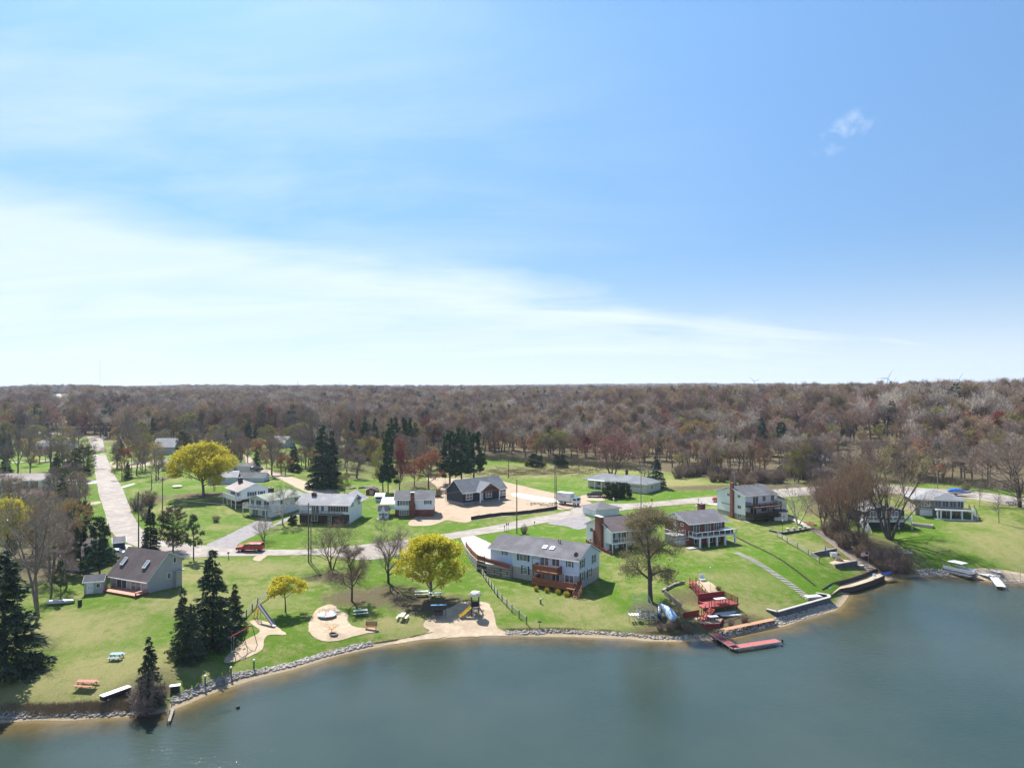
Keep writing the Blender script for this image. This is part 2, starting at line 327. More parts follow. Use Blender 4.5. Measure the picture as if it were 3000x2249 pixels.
def build_terrain():
    xs = axis_(-125, 135, 0.62, -9000, 9000); ys = axis_(72, 262, 0.62, -700, 11000)
    X, Y = np.meshgrid(xs, ys); Z, D = H(X, Y, True)
    nx, ny = len(xs), len(ys)
    V = np.stack([X.ravel(), Y.ravel(), Z.ravel()], 1)
    i = np.arange(ny-1)[:, None]*nx + np.arange(nx-1)[None]
    Fc = np.stack([i, i+1, i+nx+1, i+nx], -1).reshape(-1, 4)
    c = np.zeros((len(V), 4), np.float32); c[:, 3] = 1
    x, y = V[:, 0], V[:, 1]
    def blob(px, py, rx, ry, ch, s=1.0, rot=0):
        p = G(px, py); dx = x-p.x; dy = y-p.y; ca, sa = math.cos(R(rot)), math.sin(R(rot))
        u = (dx*ca+dy*sa)/rx; v = (-dx*sa+dy*ca)/ry
        c[:, ch] = np.maximum(c[:, ch], s*np.clip(1.6-1.3*np.sqrt(u*u+v*v), 0, 1))
    # 0 leaf litter, bare earth and some painted shade by the red deck, 1 dry pale grass, 2 rich green
    for a in [(1040,1750,6,5,0,.75),(1140,1745,6,6,0,.8),(1260,1770,8,5,0,.85),(960,1690,5,3,0,.7),(1000,1690,5,3,0,.5),(590,1450,9,6,0,.8),(430,1470,5,10,0,.9),(640,1470,5,4,0,.7),
              (980,1395,14,9,0,.6),(900,1330,16,8,0,.5),(2200,1425,34,6,0,.8),(2330,1400,26,9,0,.7),(2480,1480,9,14,0,.85),(2420,1500,7,10,0,.6),(2560,1620,9,14,0,.8),(2640,1675,6,4,0,.7),
              (1100,1370,30,12,0,.5),(1240,1420,10,8,0,.6),(60,1640,14,14,0,.8),(170,1660,12,12,0,.8),(110,1560,20,14,0,.6),(2620,1440,20,8,0,.6),(220,1300,30,8,0,.6),(450,1330,26,8,0,.6),(60,1330,30,10,0,.3),
              (430,2020,4,6,0,.5),(2800,1400,60,8,0,.9),(1950,1800,5,5,0,.5),(1985,1835,5,3,0,.9),(1960,1850,7,2.5,0,.8),(2140,1825,7,3,0,.8),(2020,1745,4,3,0,.5),(1910,1790,4,4,0,.6),(2030,1780,5,5,1,.9),(1640,1850,12,2.5,1,.8),(1850,1820,8,3,1,.7),(1560,1760,9,5,1,.5),(1700,1780,6,6,1,.8),  # near the red deck the brown litter also stands in for tree shadow
              (700,1660,14,6,1,.7),(540,1690,8,4,1,.9),(200,1850,12,8,1,.8),(330,1960,10,8,1,.9),(150,2010,12,6,1,.9),(600,1760,8,8,1,.8),(760,1760,9,6,1,.5),(1180,1830,8,3,1,.8),(620,1970,8,3,1,.5),
              (500,1490,7,5,1,.8),(640,1545,6,3,1,.6),(1500,1385,40,16,1,1),(1700,1375,50,16,1,1),(1990,1415,12,14,1,.9),(2060,1425,20,5,1,.9),(2180,1700,8,6,1,.5),(2100,1690,4,3,1,.6),(2220,1790,6,3,1,.8),
              (2400,1600,5,3,1,.5),(2930,1600,8,12,1,.8),(2900,1530,8,8,1,.6),(2980,1560,6,20,1,.7),(2790,1600,6,4,1,.4),(1930,1760,4,4,2,.9),(1850,1770,5,4,2,.7),(1790,1740,4,4,2,.7),(1450,1750,7,6,2,.6),
              (1540,1800,6,3,2,.7),(2000,1650,8,6,2,.7),(2250,1620,10,9,2,.8),(2350,1690,12,8,2,.8),(1700,1400,24,12,2,.6),(2050,1440,26,7,2,1),(1600,1560,14,6,2,.9),(1330,1640,5,10,2,.9),(720,1650,20,3,2,.6),
              (1150,1640,6,4,2,.8),(450,1860,5,7,2,.5),(700,1950,16,2,2,.6),(990,1830,9,3,2,.5),(2750,1600,16,14,2,.7),(2850,1640,10,8,2,.7),(2650,1550,10,3,2,.5),(560,1530,14,8,2,.7),(880,1570,12,4,2,.8),
              (1000,1410,18,8,2,.7),(1100,1500,4,5,2,.8),(330,1500,3,14,2,.5),(1640,1430,30,6,2,.9),(1870,1465,24,4,2,.9),(1400,1545,20,2.5,2,.6),(850,1340,26,8,2,.8),(60,1360,40,8,2,.8),(640,1450,20,6,2,.5),
              (590,1240,30,10,2,.9),(740,1285,16,10,2,.9),(560,1300,30,9,0,.75),(650,1330,14,5,0,.6),(820,1285,22,7,0,.6),(520,1262,30,6,0,.8),(860,1340,9,6,0,.6),(180,1290,24,7,0,.8),(370,1300,12,8,0,.8),(300,1240,60,8,0,.8),(480,1400,5,5,0,.6),(690,1400,10,4,0,.45),(1180,1390,16,6,0,.6),(2900,1480,14,3,1,.7)]:
        blob(*a)
    # forest floor beyond the settled strip
    ppx = 1500+F*x/np.maximum(y, 1); ppy = HY+F*(CAMH-V[:, 2])/np.maximum(y, 1); fr = np.where(y > 200, np.clip((edge_px(ppx)-ppy+7)/9, 0, 1), 0)
    c[:, 0] = np.maximum(c[:, 0], fr)
    me = npmesh('ground', V, Fc, [grass_mat()], smooth=True)
    at = me.color_attributes.new('cover', 'FLOAT_COLOR', 'POINT'); at.data.foreach_set('color', c.ravel())
    at = me.attributes.new('shore', 'FLOAT', 'POINT'); at.data.foreach_set('value', D.ravel().astype(np.float32))
    tag(link('ground', me), 'grass covered ground sloping from the houses down to the lake', kind='structure')
def grass_mat():
    m = bpy.data.materials.new('grass'); m.use_nodes = True; nt = m.node_tree; N = nt.nodes; L = nt.links; b = N['Principled BSDF']
    b.inputs['Roughness'].default_value = 0.95; b.inputs['Specular IOR Level'].default_value = 0.1
    tc = N.new('ShaderNodeTexCoord')
    def noise(s, d=6, r=.62, st=(1,1,1)):
        mp = N.new('ShaderNodeMapping'); mp.inputs['Scale'].default_value = st; L.new(tc.outputs['Object'], mp.inputs[0])
        n = N.new('ShaderNodeTexNoise'); n.inputs['Scale'].default_value = s; n.inputs['Detail'].default_value = d; n.inputs['Roughness'].default_value = r
        L.new(mp.outputs[0], n.inputs['Vector']); return n.outputs[0]
    def mr(v, a, b_, c=0, d=1):
        n = N.new('ShaderNodeMapRange'); n.inputs[1].default_value = a; n.inputs[2].default_value = b_; n.inputs[3].default_value = c; n.inputs[4].default_value = d
        L.new(v, n.inputs[0]); return n.outputs[0]
    def mx(f, a, c):
        n = N.new('ShaderNodeMix'); n.data_type = 'RGBA'
        if isinstance(f, float): n.inputs[0].default_value = f
        else: L.new(f, n.inputs[0])
        for i, v in ((6, a), (7, c)):
            if isinstance(v, tuple): n.inputs[i].default_value = (*v, 1)
            else: L.new(v, n.inputs[i])
        return n.outputs[2]
    def mt(op, a, c, cl=False):
        n = N.new('ShaderNodeMath'); n.operation = op; n.use_clamp = cl
        for i, v in ((0, a), (1, c)):
            if isinstance(v, (int, float)): n.inputs[i].default_value = v
            else: L.new(v, n.inputs[i])
        return n.outputs[0]
    at = N.new('ShaderNodeVertexColor'); at.layer_name = 'cover'; sp = N.new('ShaderNodeSeparateColor'); L.new(at.outputs[0], sp.inputs[0])
    big = noise(0.09, 5); mid = noise(0.55, 8, .7); fine = noise(4.5, 6, .8); streak = noise(0.9, 7, .7, (1, .45, 1))
    green = mx(mr(fine, .34, .66), (.066, .132, .010), (.132, .228, .022))
    rich = mx(mr(fine, .34, .66), (.055, .135, .005), (.112, .245, .009))
    dry = mx(mr(fine, .32, .68), (.19, .19, .065), (.34, .31, .14))
    base = mx(mr(mt('ADD', mt('MULTIPLY', mid, .75), mt('MULTIPLY', big, .6)), .63, .82), green, dry)
    k = mt('MULTIPLY', sp.outputs[2], mr(streak, .36, .58), True); base = mx(k, base, rich)
    k = mt('MULTIPLY', mt('MULTIPLY', sp.outputs[1], mr(streak, .22, .60)), 1.45, True); base = mx(k, base, dry)
    lit = mx(mr(fine, .3, .7), (.085, .058, .038), (.20, .145, .10))
    lit = mx(mr(noise(1.7, 7, .75), .46, .60), lit, (.11, .12, .045))
    k = mt('MULTIPLY', mt('ADD', sp.outputs[0], mt('MULTIPLY', mt('SUBTRACT', streak, .5), 1.6)), 1.5, True); k = mt('MULTIPLY', k, mr(sp.outputs[0], 0, .25), True); base = mx(k, base, lit)
    # sand at the waterline and on the lake bed
    sh = N.new('ShaderNodeAttribute'); sh.attribute_name = 'shore'
    sd_ = mt('ADD', sh.outputs['Fac'], mt('MULTIPLY', mt('SUBTRACT', mid, .5), 2.6))
    sand = mx(mr(fine, .3, .7), (.34, .26, .175), (.45, .36, .25))
    base = mx(mr(sd_, 1.6, 0.75), base, sand)
    bed = mx(mr(mid, .35, .65), (.22, .165, .09), (.30, .235, .14))
    base = mx(mr(sh.outputs['Fac'], -0.3, -1.0), base, bed)
    L.new(base, b.inputs['Base Color'])
    tn = mr(noise(1.1, 7, .8), .3, .7, .74, 1.22); sc_ = N.new('ShaderNodeVectorMath'); sc_.operation = 'SCALE'; L.new(base, sc_.inputs[0]); L.new(tn, sc_.inputs['Scale']); base = sc_.outputs[0]; w_ = mr(noise(.28, 8, .78, (1, .7, 1)), .49, .62); base = mx(mt('MULTIPLY', w_, .7), base, mx(mr(fine, .3, .7), (.19, .165, .085), (.31, .27, .15)))
    bp = N.new('ShaderNodeBump'); bp.inputs['Distance'].default_value = .25; bp.inputs['Strength'].default_value = .9
    L.new(mt('ADD', noise(9, 5, .75), mt('MULTIPLY', mid, .8)), bp.inputs['Height']); L.new(bp.outputs[0], b.inputs['Normal'])
    return m
build_terrain()

def in_poly(x, y, poly):
    ins = np.zeros(np.shape(x), bool); n = len(poly)
    for i in range(n):
        a = poly[i]; b = poly[(i+1) % n]; c = ((a[1] > y) != (b[1] > y)); den = (b[1]-a[1]) or 1e-9
        ins ^= c & (x < (b[0]-a[0])*(y-a[1])/den + a[0])
    return ins
def densify(P2, step, wob, rng, closed=True):
    out = []; n = len(P2)
    for i in range(n if closed else n-1):
        a = np.array(P2[i]); b = np.array(P2[(i+1) % n]); d = np.linalg.norm(b-a); k = max(1, int(d/step))
        nr = np.array([-(b-a)[1], (b-a)[0]])/max(d, 1e-6)
        for j in range(k):
            w = 0 if j == 0 else rng.uniform(-wob, wob)
            out.append(a+(b-a)*j/k + nr*w)
    return out
def sheet(name, pxpoly, m, off=0.03, step=0.9, wob=0.06, label=None, world=False, seed=1, smooth=2, thick=0.0, kind='structure'):
    "a surface laid over the ground inside the outline"
    rng = np.random.default_rng(seed)
    P2 = pxpoly if world else [tuple(G(*p)[:2]) for p in pxpoly]
    for _ in range(smooth):   # rounded corners, as laid by hand
        Q = []
        for i in range(len(P2)):
            a = np.array(P2[i]); b = np.array(P2[(i+1) % len(P2)])
            if np.linalg.norm(b-a) > 1.0: Q += [a*.8+b*.2, a*.2+b*.8]
            else: Q += [(a+b)/2]
        P2 = Q
    B = densify(P2, step, wob, rng); B2 = np.array(B)
    gx, gy = np.meshgrid(np.arange(B2[:,0].min(), B2[:,0].max(), step), np.arange(B2[:,1].min(), B2[:,1].max(), step))
    gx = gx.ravel(); gy = gy.ravel(); k = in_poly(gx, gy, B2); gx = gx[k]; gy = gy[k]
    pv = [Vector(p) for p in B] + [Vector((a, b)) for a, b in zip(gx, gy)]
    n = len(B)
    r = delaunay_2d_cdt(pv, [(i, (i+1) % n) for i in range(n)], [list(range(n))], 1, 1e-4)
    V = np.array([(p.x, p.y) for p in r[0]]); Z = H(V[:, 0], V[:, 1]) + off
    me = bpy.data.meshes.new(name)
    me.from_pydata([(a, b, c) for (a, b), c in zip(V, Z)], [], [list(f) for f in r[2]])
    me.materials.append(m); me.polygons.foreach_set('use_smooth', [True]*len(me.polygons)); me.update()
    o = link(name, me); tag(o, label, kind=kind); return o

M_road = mat('road_chipseal', (.24,.21,.185), (.37,.33,.295), 0.6, .95, .02, 20, c3=(.26,.225,.195), s3=.22)
M_gravel = mat('gravel_lane', (.30,.22,.15), (.42,.33,.24), 1.5, .95, .04, 12, c3=(.36,.30,.22), s3=.25)
M_asph = mat('grey_asphalt', (.19,.175,.18), (.27,.25,.25), .8, .95, .02, 20)
M_conc = mat('concrete', (.34,.31,.285), (.46,.425,.39), .7, .9, .01, 20)
M_concw = mat('new_concrete', (.60,.58,.55), (.70,.68,.66), .6, .9)
M_sand = mat('sand', (.37,.285,.195), (.47,.375,.27), 1.2, .95, .05, 8, c3=(.34,.26,.175), s3=.35)
M_dirt = mat('raw_dirt', (.32,.235,.155), (.40,.30,.21), .5, .95, .12, 2.5, c3=(.37,.29,.21), s3=.16)
M_mulch = mat('mulch', (.16,.12,.09), (.26,.2,.15), 2, .95, .05)
def build_paving():
    road = [(251,1273),(262,1293),(272,1321),(276,1370),(284,1413),(286,1430),(290,1450),(297,1469),(302,1484),(311,1515),(316,1545),(338,1571),(376,1592),(430,1612),(500,1626),(554,1634),
      (643,1629),(749,1628.5),(908,1625),(960,1626),(1045,1640),(1090,1640),(1190,1624),(1262,1600),(1320,1580),(1389,1568),(1470,1557),(1519,1546),(1591,1532),(1700,1511),(1760,1503),(1850,1491),(1897,1486),(2041,1473),
      (2119,1478),(2250,1460),(2400,1448),(2530,1442),(2660,1448),(2761,1452),(2860,1462),(2975,1484),(3200,1520),
      (3200,1495),(3000,1461),(2900,1444),(2802,1434),(2700,1430),(2636,1421),(2530,1418),(2400,1424),(2262,1434),(2099,1454),(2017,1459),(1897,1472),(1800,1476),(1740,1474),(1693,1484),(1664,1497),(1519,1525),(1400,1548),(1286,1566),
      (1238,1573),(1093,1592),(996,1602),(900,1610),(771,1610),(691,1608),(592,1597),(534,1592),(470,1580),(430,1564),(410,1544),(386,1505),(372,1462),(356,1425),(338,1396),(326,1372),(314,1345),(304,1302),(300,1284),(350,1274),(350,1270)]
    sheet('road', road, M_road, .05, 1.0, .12, 'pale chip sealed road running past the lake houses')
    A = [('driveway',[(592,1599),(640,1580),(740,1530),(768,1520),(800,1527),(789,1544),(672,1576),(686,1580),(773,1549),(850,1512),(884,1496),(893,1502),(875,1512),(788,1548),(759,1562),(691,1594),(700,1609)],M_asph,'grey asphalt double driveway forking up to the white lake houses'),
     ('gravel_lane',[(700,1335),(715,1345),(735,1372),(790,1392),(830,1408),(890,1440),(940,1452),(1000,1448),(960,1432),(915,1415),(860,1398),(812,1384),(770,1368),(738,1343),(718,1330)],M_gravel,'pale gravel lane curving behind the long white house'),
     ('dirt_lot',[(1194,1532),(1200,1541),(1262,1540),(1296,1528),(1310,1522),(1334,1528),(1370,1531),(1380,1525),(1470,1513),(1548,1507),(1633,1492),(1655,1494),(1693,1484),(1740,1474),(1707,1462),(1627,1445),(1560,1430),(1487,1413),(1440,1400),(1290,1400),(1240,1398),(1286,1428),(1274,1470),(1240,1495),(1215,1515)],M_dirt,'bare tan dirt of the building lot round the navy house'),
     ('path',[(1495,1445),(1519,1443),(1562,1452),(1627,1462),(1655,1464),(1645,1471),(1567,1466),(1500,1453)],M_concw,'new white concrete walk from the navy house to the lane'),
     ('driveway',[(1345,1566),(1367,1597),(1385,1612),(1408,1628),(1440,1640),(1455,1600),(1400,1574),(1389,1568)],M_conc,'pale concrete driveway beside the blue lake house'),
     ('driveway',[(1591,1533),(1652,1540),(1664,1542),(1690,1552),(1716,1548),(1740,1530),(1726,1514),(1700,1510),(1670,1514)],M_asph,'asphalt driveway of the light blue brick chimney house'),
     ('driveway',[(2041,1472),(2119,1482),(2160,1480),(2160,1455),(2100,1456)],M_concw,'white concrete driveway beside the three storey house'),
     ('driveway',[(1693,1464),(1720,1466),(1762,1468),(1790,1460),(1785,1452),(1722,1448),(1700,1452)],M_gravel,'short gravel driveway of the white ranch house'),
     ('driveway',[(345,1428),(352,1432),(398,1418),(394,1414)],M_conc,'short pale driveway stub east of the village road'),
     ('side_road',[(318,1351),(326,1372),(410,1367),(520,1352),(520,1345),(410,1354)],M_gravel,'pale side lane leaving the village road'),
     ('driveway',[(130,1408),(140,1415),(284,1418),(284,1406),(200,1404)],M_concw,'white concrete driveway of the long low house'),
     ('driveway',[(175,1490),(205,1484),(232,1478),(294,1466),(297,1474),(240,1486),(205,1500)],M_gravel,'gravel driveway west of the village road'),
     ('sand_beach',[(1236,1836),(1250,1812),(1290,1792),(1334,1773),(1350,1762),(1432,1762),(1447,1796),(1454,1838),(1480,1851),(1560,1854),(1519,1861),(1400,1862),(1238,1872),(1110,1893),(1110,1890),(1269,1850)],M_sand,'tan sand beach at the playground'),
     ('sand_pit',[(924,1787),(900,1833),(914,1865),(948,1880),(996,1877),(1045,1861),(1112,1850),(1107,1840),(1035,1838),(1014,1816),(1025,1802),(992,1787),(972,1768),(945,1775)],M_sand,'round sand patch under the merry go rounds'),
     ('sand_pit',[(727,1819),(759,1813),(807,1833),(850,1862),(788,1857),(773,1872),(771,1905),(715,1930),(657,1946),(657,1927),(715,1876),(768,1850),(740,1830)],M_sand,'sand patch under the slide and the red swing set'),
     ('driveway',[(738,1640),(749,1627),(785,1627),(775,1634),(760,1646)],M_gravel,'short gravel stub south of the red truck'),
     ('patio',[(320,1632),(345,1618),(375,1608),(390,1600),(372,1594),(340,1600),(322,1616)],M_conc,'grey parking pad by the dark garage'),
     ('path',[(2335,1520),(2360,1534),(2385,1552),(2376,1554),(2330,1528),(2290,1515),(2300,1508)],M_conc,'narrow concrete path below the white shed'),
     ('path',[(2110,1492),(2125,1492),(2205,1534),(2182,1528),(2150,1512)],M_conc,'concrete path along the side of the three storey house'),
     ('sand_beach',[(2815,1699),(2830,1670),(2880,1664),(2930,1668),(3000,1680),(3060,1690),(3060,1712),(3000,1707),(2901,1701),(2832,1691)],M_sand,'sandy beach with dock sections at the right')]
    for i, (n, p, m, lab) in enumerate(A): sheet(n, p, m, .03 + .002*i if m is not M_road else .05, .6, .22 if m in (M_sand, M_dirt, M_gravel) else .06, lab, seed=i+3)
    # far country road over the ridge, left, and the cross road at the end of the village road
    def strip(name, w, W2, m, label, off=.3):
        pv = []
        Q = densify(W2, 9, 0, np.random.default_rng(0), False) + [np.array(W2[-1])]
        for i, p in enumerate(Q):
            t = Q[min(i+1, len(Q)-1)]-Q[max(i-1, 0)]; t = t/np.linalg.norm(t); nn = np.array([-t[1], t[0]])*w/2
            pv += [p-nn, p+nn]
        pv = np.array(pv); Z = H(pv[:,0], pv[:,1])+off; n = len(Q)
        Fc = np.array([(2*i, 2*i+1, 2*i+3, 2*i+2) for i in range(n-1)])
        tag(link(name, npmesh(name, np.column_stack([pv, Z]), Fc, [m])), label, kind='structure')
    strip('country_road', 8, [(-400,640),(-479,760),(-590,930),(-733,1150),(-959,1500)], M_conc, 'pale country road climbing a far wooded ridge', .8)
    p = G(300,1276)
    strip('cross_road', 7, [(-420,p.y-3),(-300,p.y-1),(p.x-10,p.y),(p.x+26,p.y+2)], M_road, 'cross road at the end of the village road', .09)
    a, b = G(0,1357), G(130,1350)
    strip('lane', 3.4, [(a.x-20,a.y-3),(a.x,a.y),(b.x,b.y),(b.x+16,b.y+2)], M_conc, 'pale lane behind the long low house', .09)
build_paving()

# ------------------------------------------------------------ the lake
def build_lake():
    m = bpy.data.materials.new('lake_water'); m.use_nodes = True; nt = m.node_tree; N = nt.nodes; L = nt.links; N.clear()
    out = N.new('ShaderNodeOutputMaterial'); at = N.new('ShaderNodeAttribute'); at.attribute_name = 'depth'
    tc = N.new('ShaderNodeTexCoord')
    tr = N.new('ShaderNodeBsdfTransparent'); tr.inputs[0].default_value = (.80,.80,.70,1)
    n0 = N.new('ShaderNodeTexNoise'); n0.inputs['Scale'].default_value = .045; n0.inputs['Detail'].default_value = 4; L.new(tc.outputs['Object'], n0.inputs['Vector'])
    mx = N.new('ShaderNodeMix'); mx.data_type = 'RGBA'; L.new(n0.outputs[0], mx.inputs[0]); mx.inputs[6].default_value = (.018,.040,.036,1); mx.inputs[7].default_value = (.060,.078,.066,1)
    df = N.new('ShaderNodeBsdfDiffuse'); L.new(mx.outputs[2], df.inputs[0])
    f = N.new('ShaderNodeMapRange'); f.inputs[1].default_value = 0.0; f.inputs[2].default_value = .75; f.interpolation_type = 'SMOOTHSTEP'
    nz = N.new('ShaderNodeTexNoise'); nz.inputs['Scale'].default_value = .22; nz.inputs['Detail'].default_value = 5; L.new(tc.outputs['Object'], nz.inputs['Vector'])
    a1 = N.new('ShaderNodeMath'); a1.operation = 'MULTIPLY_ADD'; a1.inputs[1].default_value = .7; L.new(nz.outputs[0], a1.inputs[0])
    a2 = N.new('ShaderNodeMath'); a2.operation = 'SUBTRACT'; a2.inputs[1].default_value = .33; L.new(at.outputs['Fac'], a2.inputs[0]); L.new(a2.outputs[0], a1.inputs[2])
    L.new(a1.outputs[0], f.inputs[0])
    m1 = N.new('ShaderNodeMixShader'); L.new(f.outputs[0], m1.inputs[0]); L.new(tr.outputs[0], m1.inputs[1]); L.new(df.outputs[0], m1.inputs[2])
    # wind ripples
    mp = N.new('ShaderNodeMapping'); mp.inputs['Scale'].default_value = (.55, 1.3, 1); mp.inputs['Rotation'].default_value = (0,0,R(12)); L.new(tc.outputs['Object'], mp.inputs[0])
    r1 = N.new('ShaderNodeTexNoise'); r1.inputs['Scale'].default_value = 1.5; r1.inputs['Detail'].default_value = 6; r1.inputs['Roughness'].default_value = .62; L.new(mp.outputs[0], r1.inputs['Vector'])
    wz = N.new('ShaderNodeTexNoise'); wz.inputs['Scale'].default_value = .035; wz.inputs['Detail'].default_value = 3; L.new(tc.outputs['Object'], wz.inputs['Vector'])
    wr = N.new('ShaderNodeMapRange'); wr.inputs[1].default_value = .35; wr.inputs[2].default_value = .65; wr.inputs[3].default_value = .025; wr.inputs[4].default_value = .065; L.new(wz.outputs[0], wr.inputs[0])
    bp = N.new('ShaderNodeBump'); bp.inputs['Strength'].default_value = 1.0; L.new(wr.outputs[0], bp.inputs['Distance']); L.new(r1.outputs[0], bp.inputs['Height'])
    gl = N.new('ShaderNodeBsdfGlossy'); gl.inputs['Roughness'].default_value = .07; L.new(bp.outputs[0], gl.inputs['Normal'])
    fr = N.new('ShaderNodeFresnel'); fr.inputs['IOR'].default_value = 1.33; L.new(bp.outputs[0], fr.inputs['Normal'])
    m2 = N.new('ShaderNodeMixShader'); L.new(fr.outputs[0], m2.inputs[0]); L.new(m1.outputs[0], m2.inputs[1]); L.new(gl.outputs[0], m2.inputs[2])
    L.new(m2.outputs[0], out.inputs[0])
    xs = axis_(-110, 150, 1.0, -420, 420); ys = axis_(60, 150, 1.0, -590, 151)
    X, Y = np.meshgrid(xs, ys); _, D = H(X, Y, True); nx = len(xs)
    V = np.stack([X.ravel(), Y.ravel(), np.zeros(X.size)], 1)
    i = np.arange(len(ys)-1)[:, None]*nx + np.arange(nx-1)[None]
    Fc = np.stack([i, i+1, i+nx+1, i+nx], -1).reshape(-1, 4)
    dep = -0.10*D.ravel()
    keep = (dep[Fc].max(1) > -0.25); Fc = Fc[keep]
    me = npmesh('lake', V, Fc, [m], smooth=True)
    a = me.attributes.new('depth', 'FLOAT', 'POINT'); a.data.foreach_set('value', dep.astype(np.float32))
    tag(link('lake', me), 'calm green lake with shallow sandy edge', kind='structure')
build_lake()
# ------------------------------------------------------------ trees
M_bark = mat('grey_bark', (.115,.09,.075), (.20,.165,.14), 3, .95, .03, 6, stretch=(1,1,.3))
M_barkd = mat('dark_bark', (.06,.046,.04), (.11,.088,.075), 3, .95, .03, 6, stretch=(1,1,.3))
M_birch = mat('birch_bark', (.55,.51,.47), (.36,.32,.29), 2.2, .85, stretch=(1,1,2.5))
TW = dict(grey=((.21,.165,.145),(.15,.118,.105)), mauve=((.215,.158,.128),(.155,.112,.092)), tan=((.27,.195,.125),(.20,.145,.095)), olive=((.20,.19,.085),(.145,.13,.065)), brown=((.185,.128,.085),(.13,.09,.062)),
          red=((.20,.085,.07),(.14,.06,.05)), pale=((.30,.26,.22),(.21,.18,.15)), rust=((.27,.145,.075),(.19,.10,.06)))
LF = dict(yellow=((.72,.63,.045),(.56,.49,.035)), lime=((.26,.25,.045),(.19,.18,.035)), gold=((.36,.24,.04),(.28,.19,.04)), red=((.27,.065,.05),(.19,.042,.04)), orange=((.30,.115,.05),(.23,.09,.045)), tan=((.27,.20,.11),(.21,.155,.085)), green=((.11,.16,.03),(.07,.11,.022)),
          pink=((.27,.12,.11),(.20,.09,.09)))
def twm(k, wood=0): a, b = TW[k]; f = 1.7 if wood else 1.3; a = tuple(v*f for v in a); b = tuple(v*f*.9 for v in b); return mat('twigs_'+k+'_w'*wood, a, b, .5, .9, random_=.40 if wood else .16)
def lfm(k, i): a = LF[k][i]; return mat('buds_%s_%d' % (k, i), a, tuple(v*.8 for v in a), .7, .8, random_=.10, trans=.3)
M_sp = mat('spruce_needles', (.027,.050,.022), (.054,.084,.034), 1.2, .85, random_=.2)
M_sp2 = mat('spruce_tips', (.060,.098,.040), (.085,.125,.048), 1.2, .85, random_=.2)
M_pn = mat('pine_needles', (.032,.074,.030), (.060,.118,.044), 1.2, .85, random_=.15)
M_bl = mat('blue_spruce_needles', (.050,.078,.068), (.085,.115,.098), 1.2, .85)
M_cd = mat('cedar_needles', (.062,.052,.024), (.095,.082,.035), 1.2, .85, random_=.2)
M_ye = mat('hedge_needles', (.024,.040,.012), (.042,.062,.018), 1.2, .85)

def tubes(segs, n):
    "segs (k,8): p0 p1 r0 r1 -> open frusta"
    s = np.array(segs); k = len(s); p0 = s[:, :3]; p1 = s[:, 3:6]; d = p1-p0; d /= np.linalg.norm(d, axis=1, keepdims=True)+1e-9
    a = np.where(np.abs(d[:, 2:3]) > .9, [[1., 0, 0]], [[0, 0, 1.]]); u = np.cross(d, a); u /= np.linalg.norm(u, axis=1, keepdims=True); w = np.cross(d, u)
    t = np.arange(n)*2*np.pi/n; ring = u[:, None]*np.cos(t)[None, :, None] + w[:, None]*np.sin(t)[None, :, None]
    A = p0[:, None]+ring*s[:, 6][:, None, None]; B = p1[:, None]+ring*s[:, 7][:, None, None]
    V = np.concatenate([A, B], 1).reshape(-1, 3); b = np.arange(k)[:, None]*2*n; i = np.arange(n)[None]; j = (i+1) % n
    return V, np.stack([b+i, b+j, b+n+j, b+n+i], -1).reshape(-1, 4)
def tris(base, d, length, width, rng, curl=0.0):
    "thin triangles from base along d"
    r = rng.normal(size=d.shape); w = np.cross(d, r); w /= np.linalg.norm(w, axis=1, keepdims=True)+1e-9
    L_ = length[:, None]; Wd = width[:, None]/2
    tip = base+d*L_; tip[:, 2] -= curl*length
    V = np.stack([base-w*Wd, base+w*Wd, tip+w*Wd*.4], 1).reshape(-1, 3)
    return V, np.arange(len(V)).reshape(-1, 3)
def quads3(V, Fq):     # split quads into triangles
    return V, np.concatenate([Fq[:, [0, 1, 2]], Fq[:, [0, 2, 3]]])
def merge(parts):
    V = []; Fc = []; M = []; b = 0
    for v, f, m in parts:
        V.append(v); Fc.append(f+b); M.append(np.full(len(f), m)); b += len(v)
    return np.concatenate(V), np.concatenate(Fc), np.concatenate(M)
_TC = {}
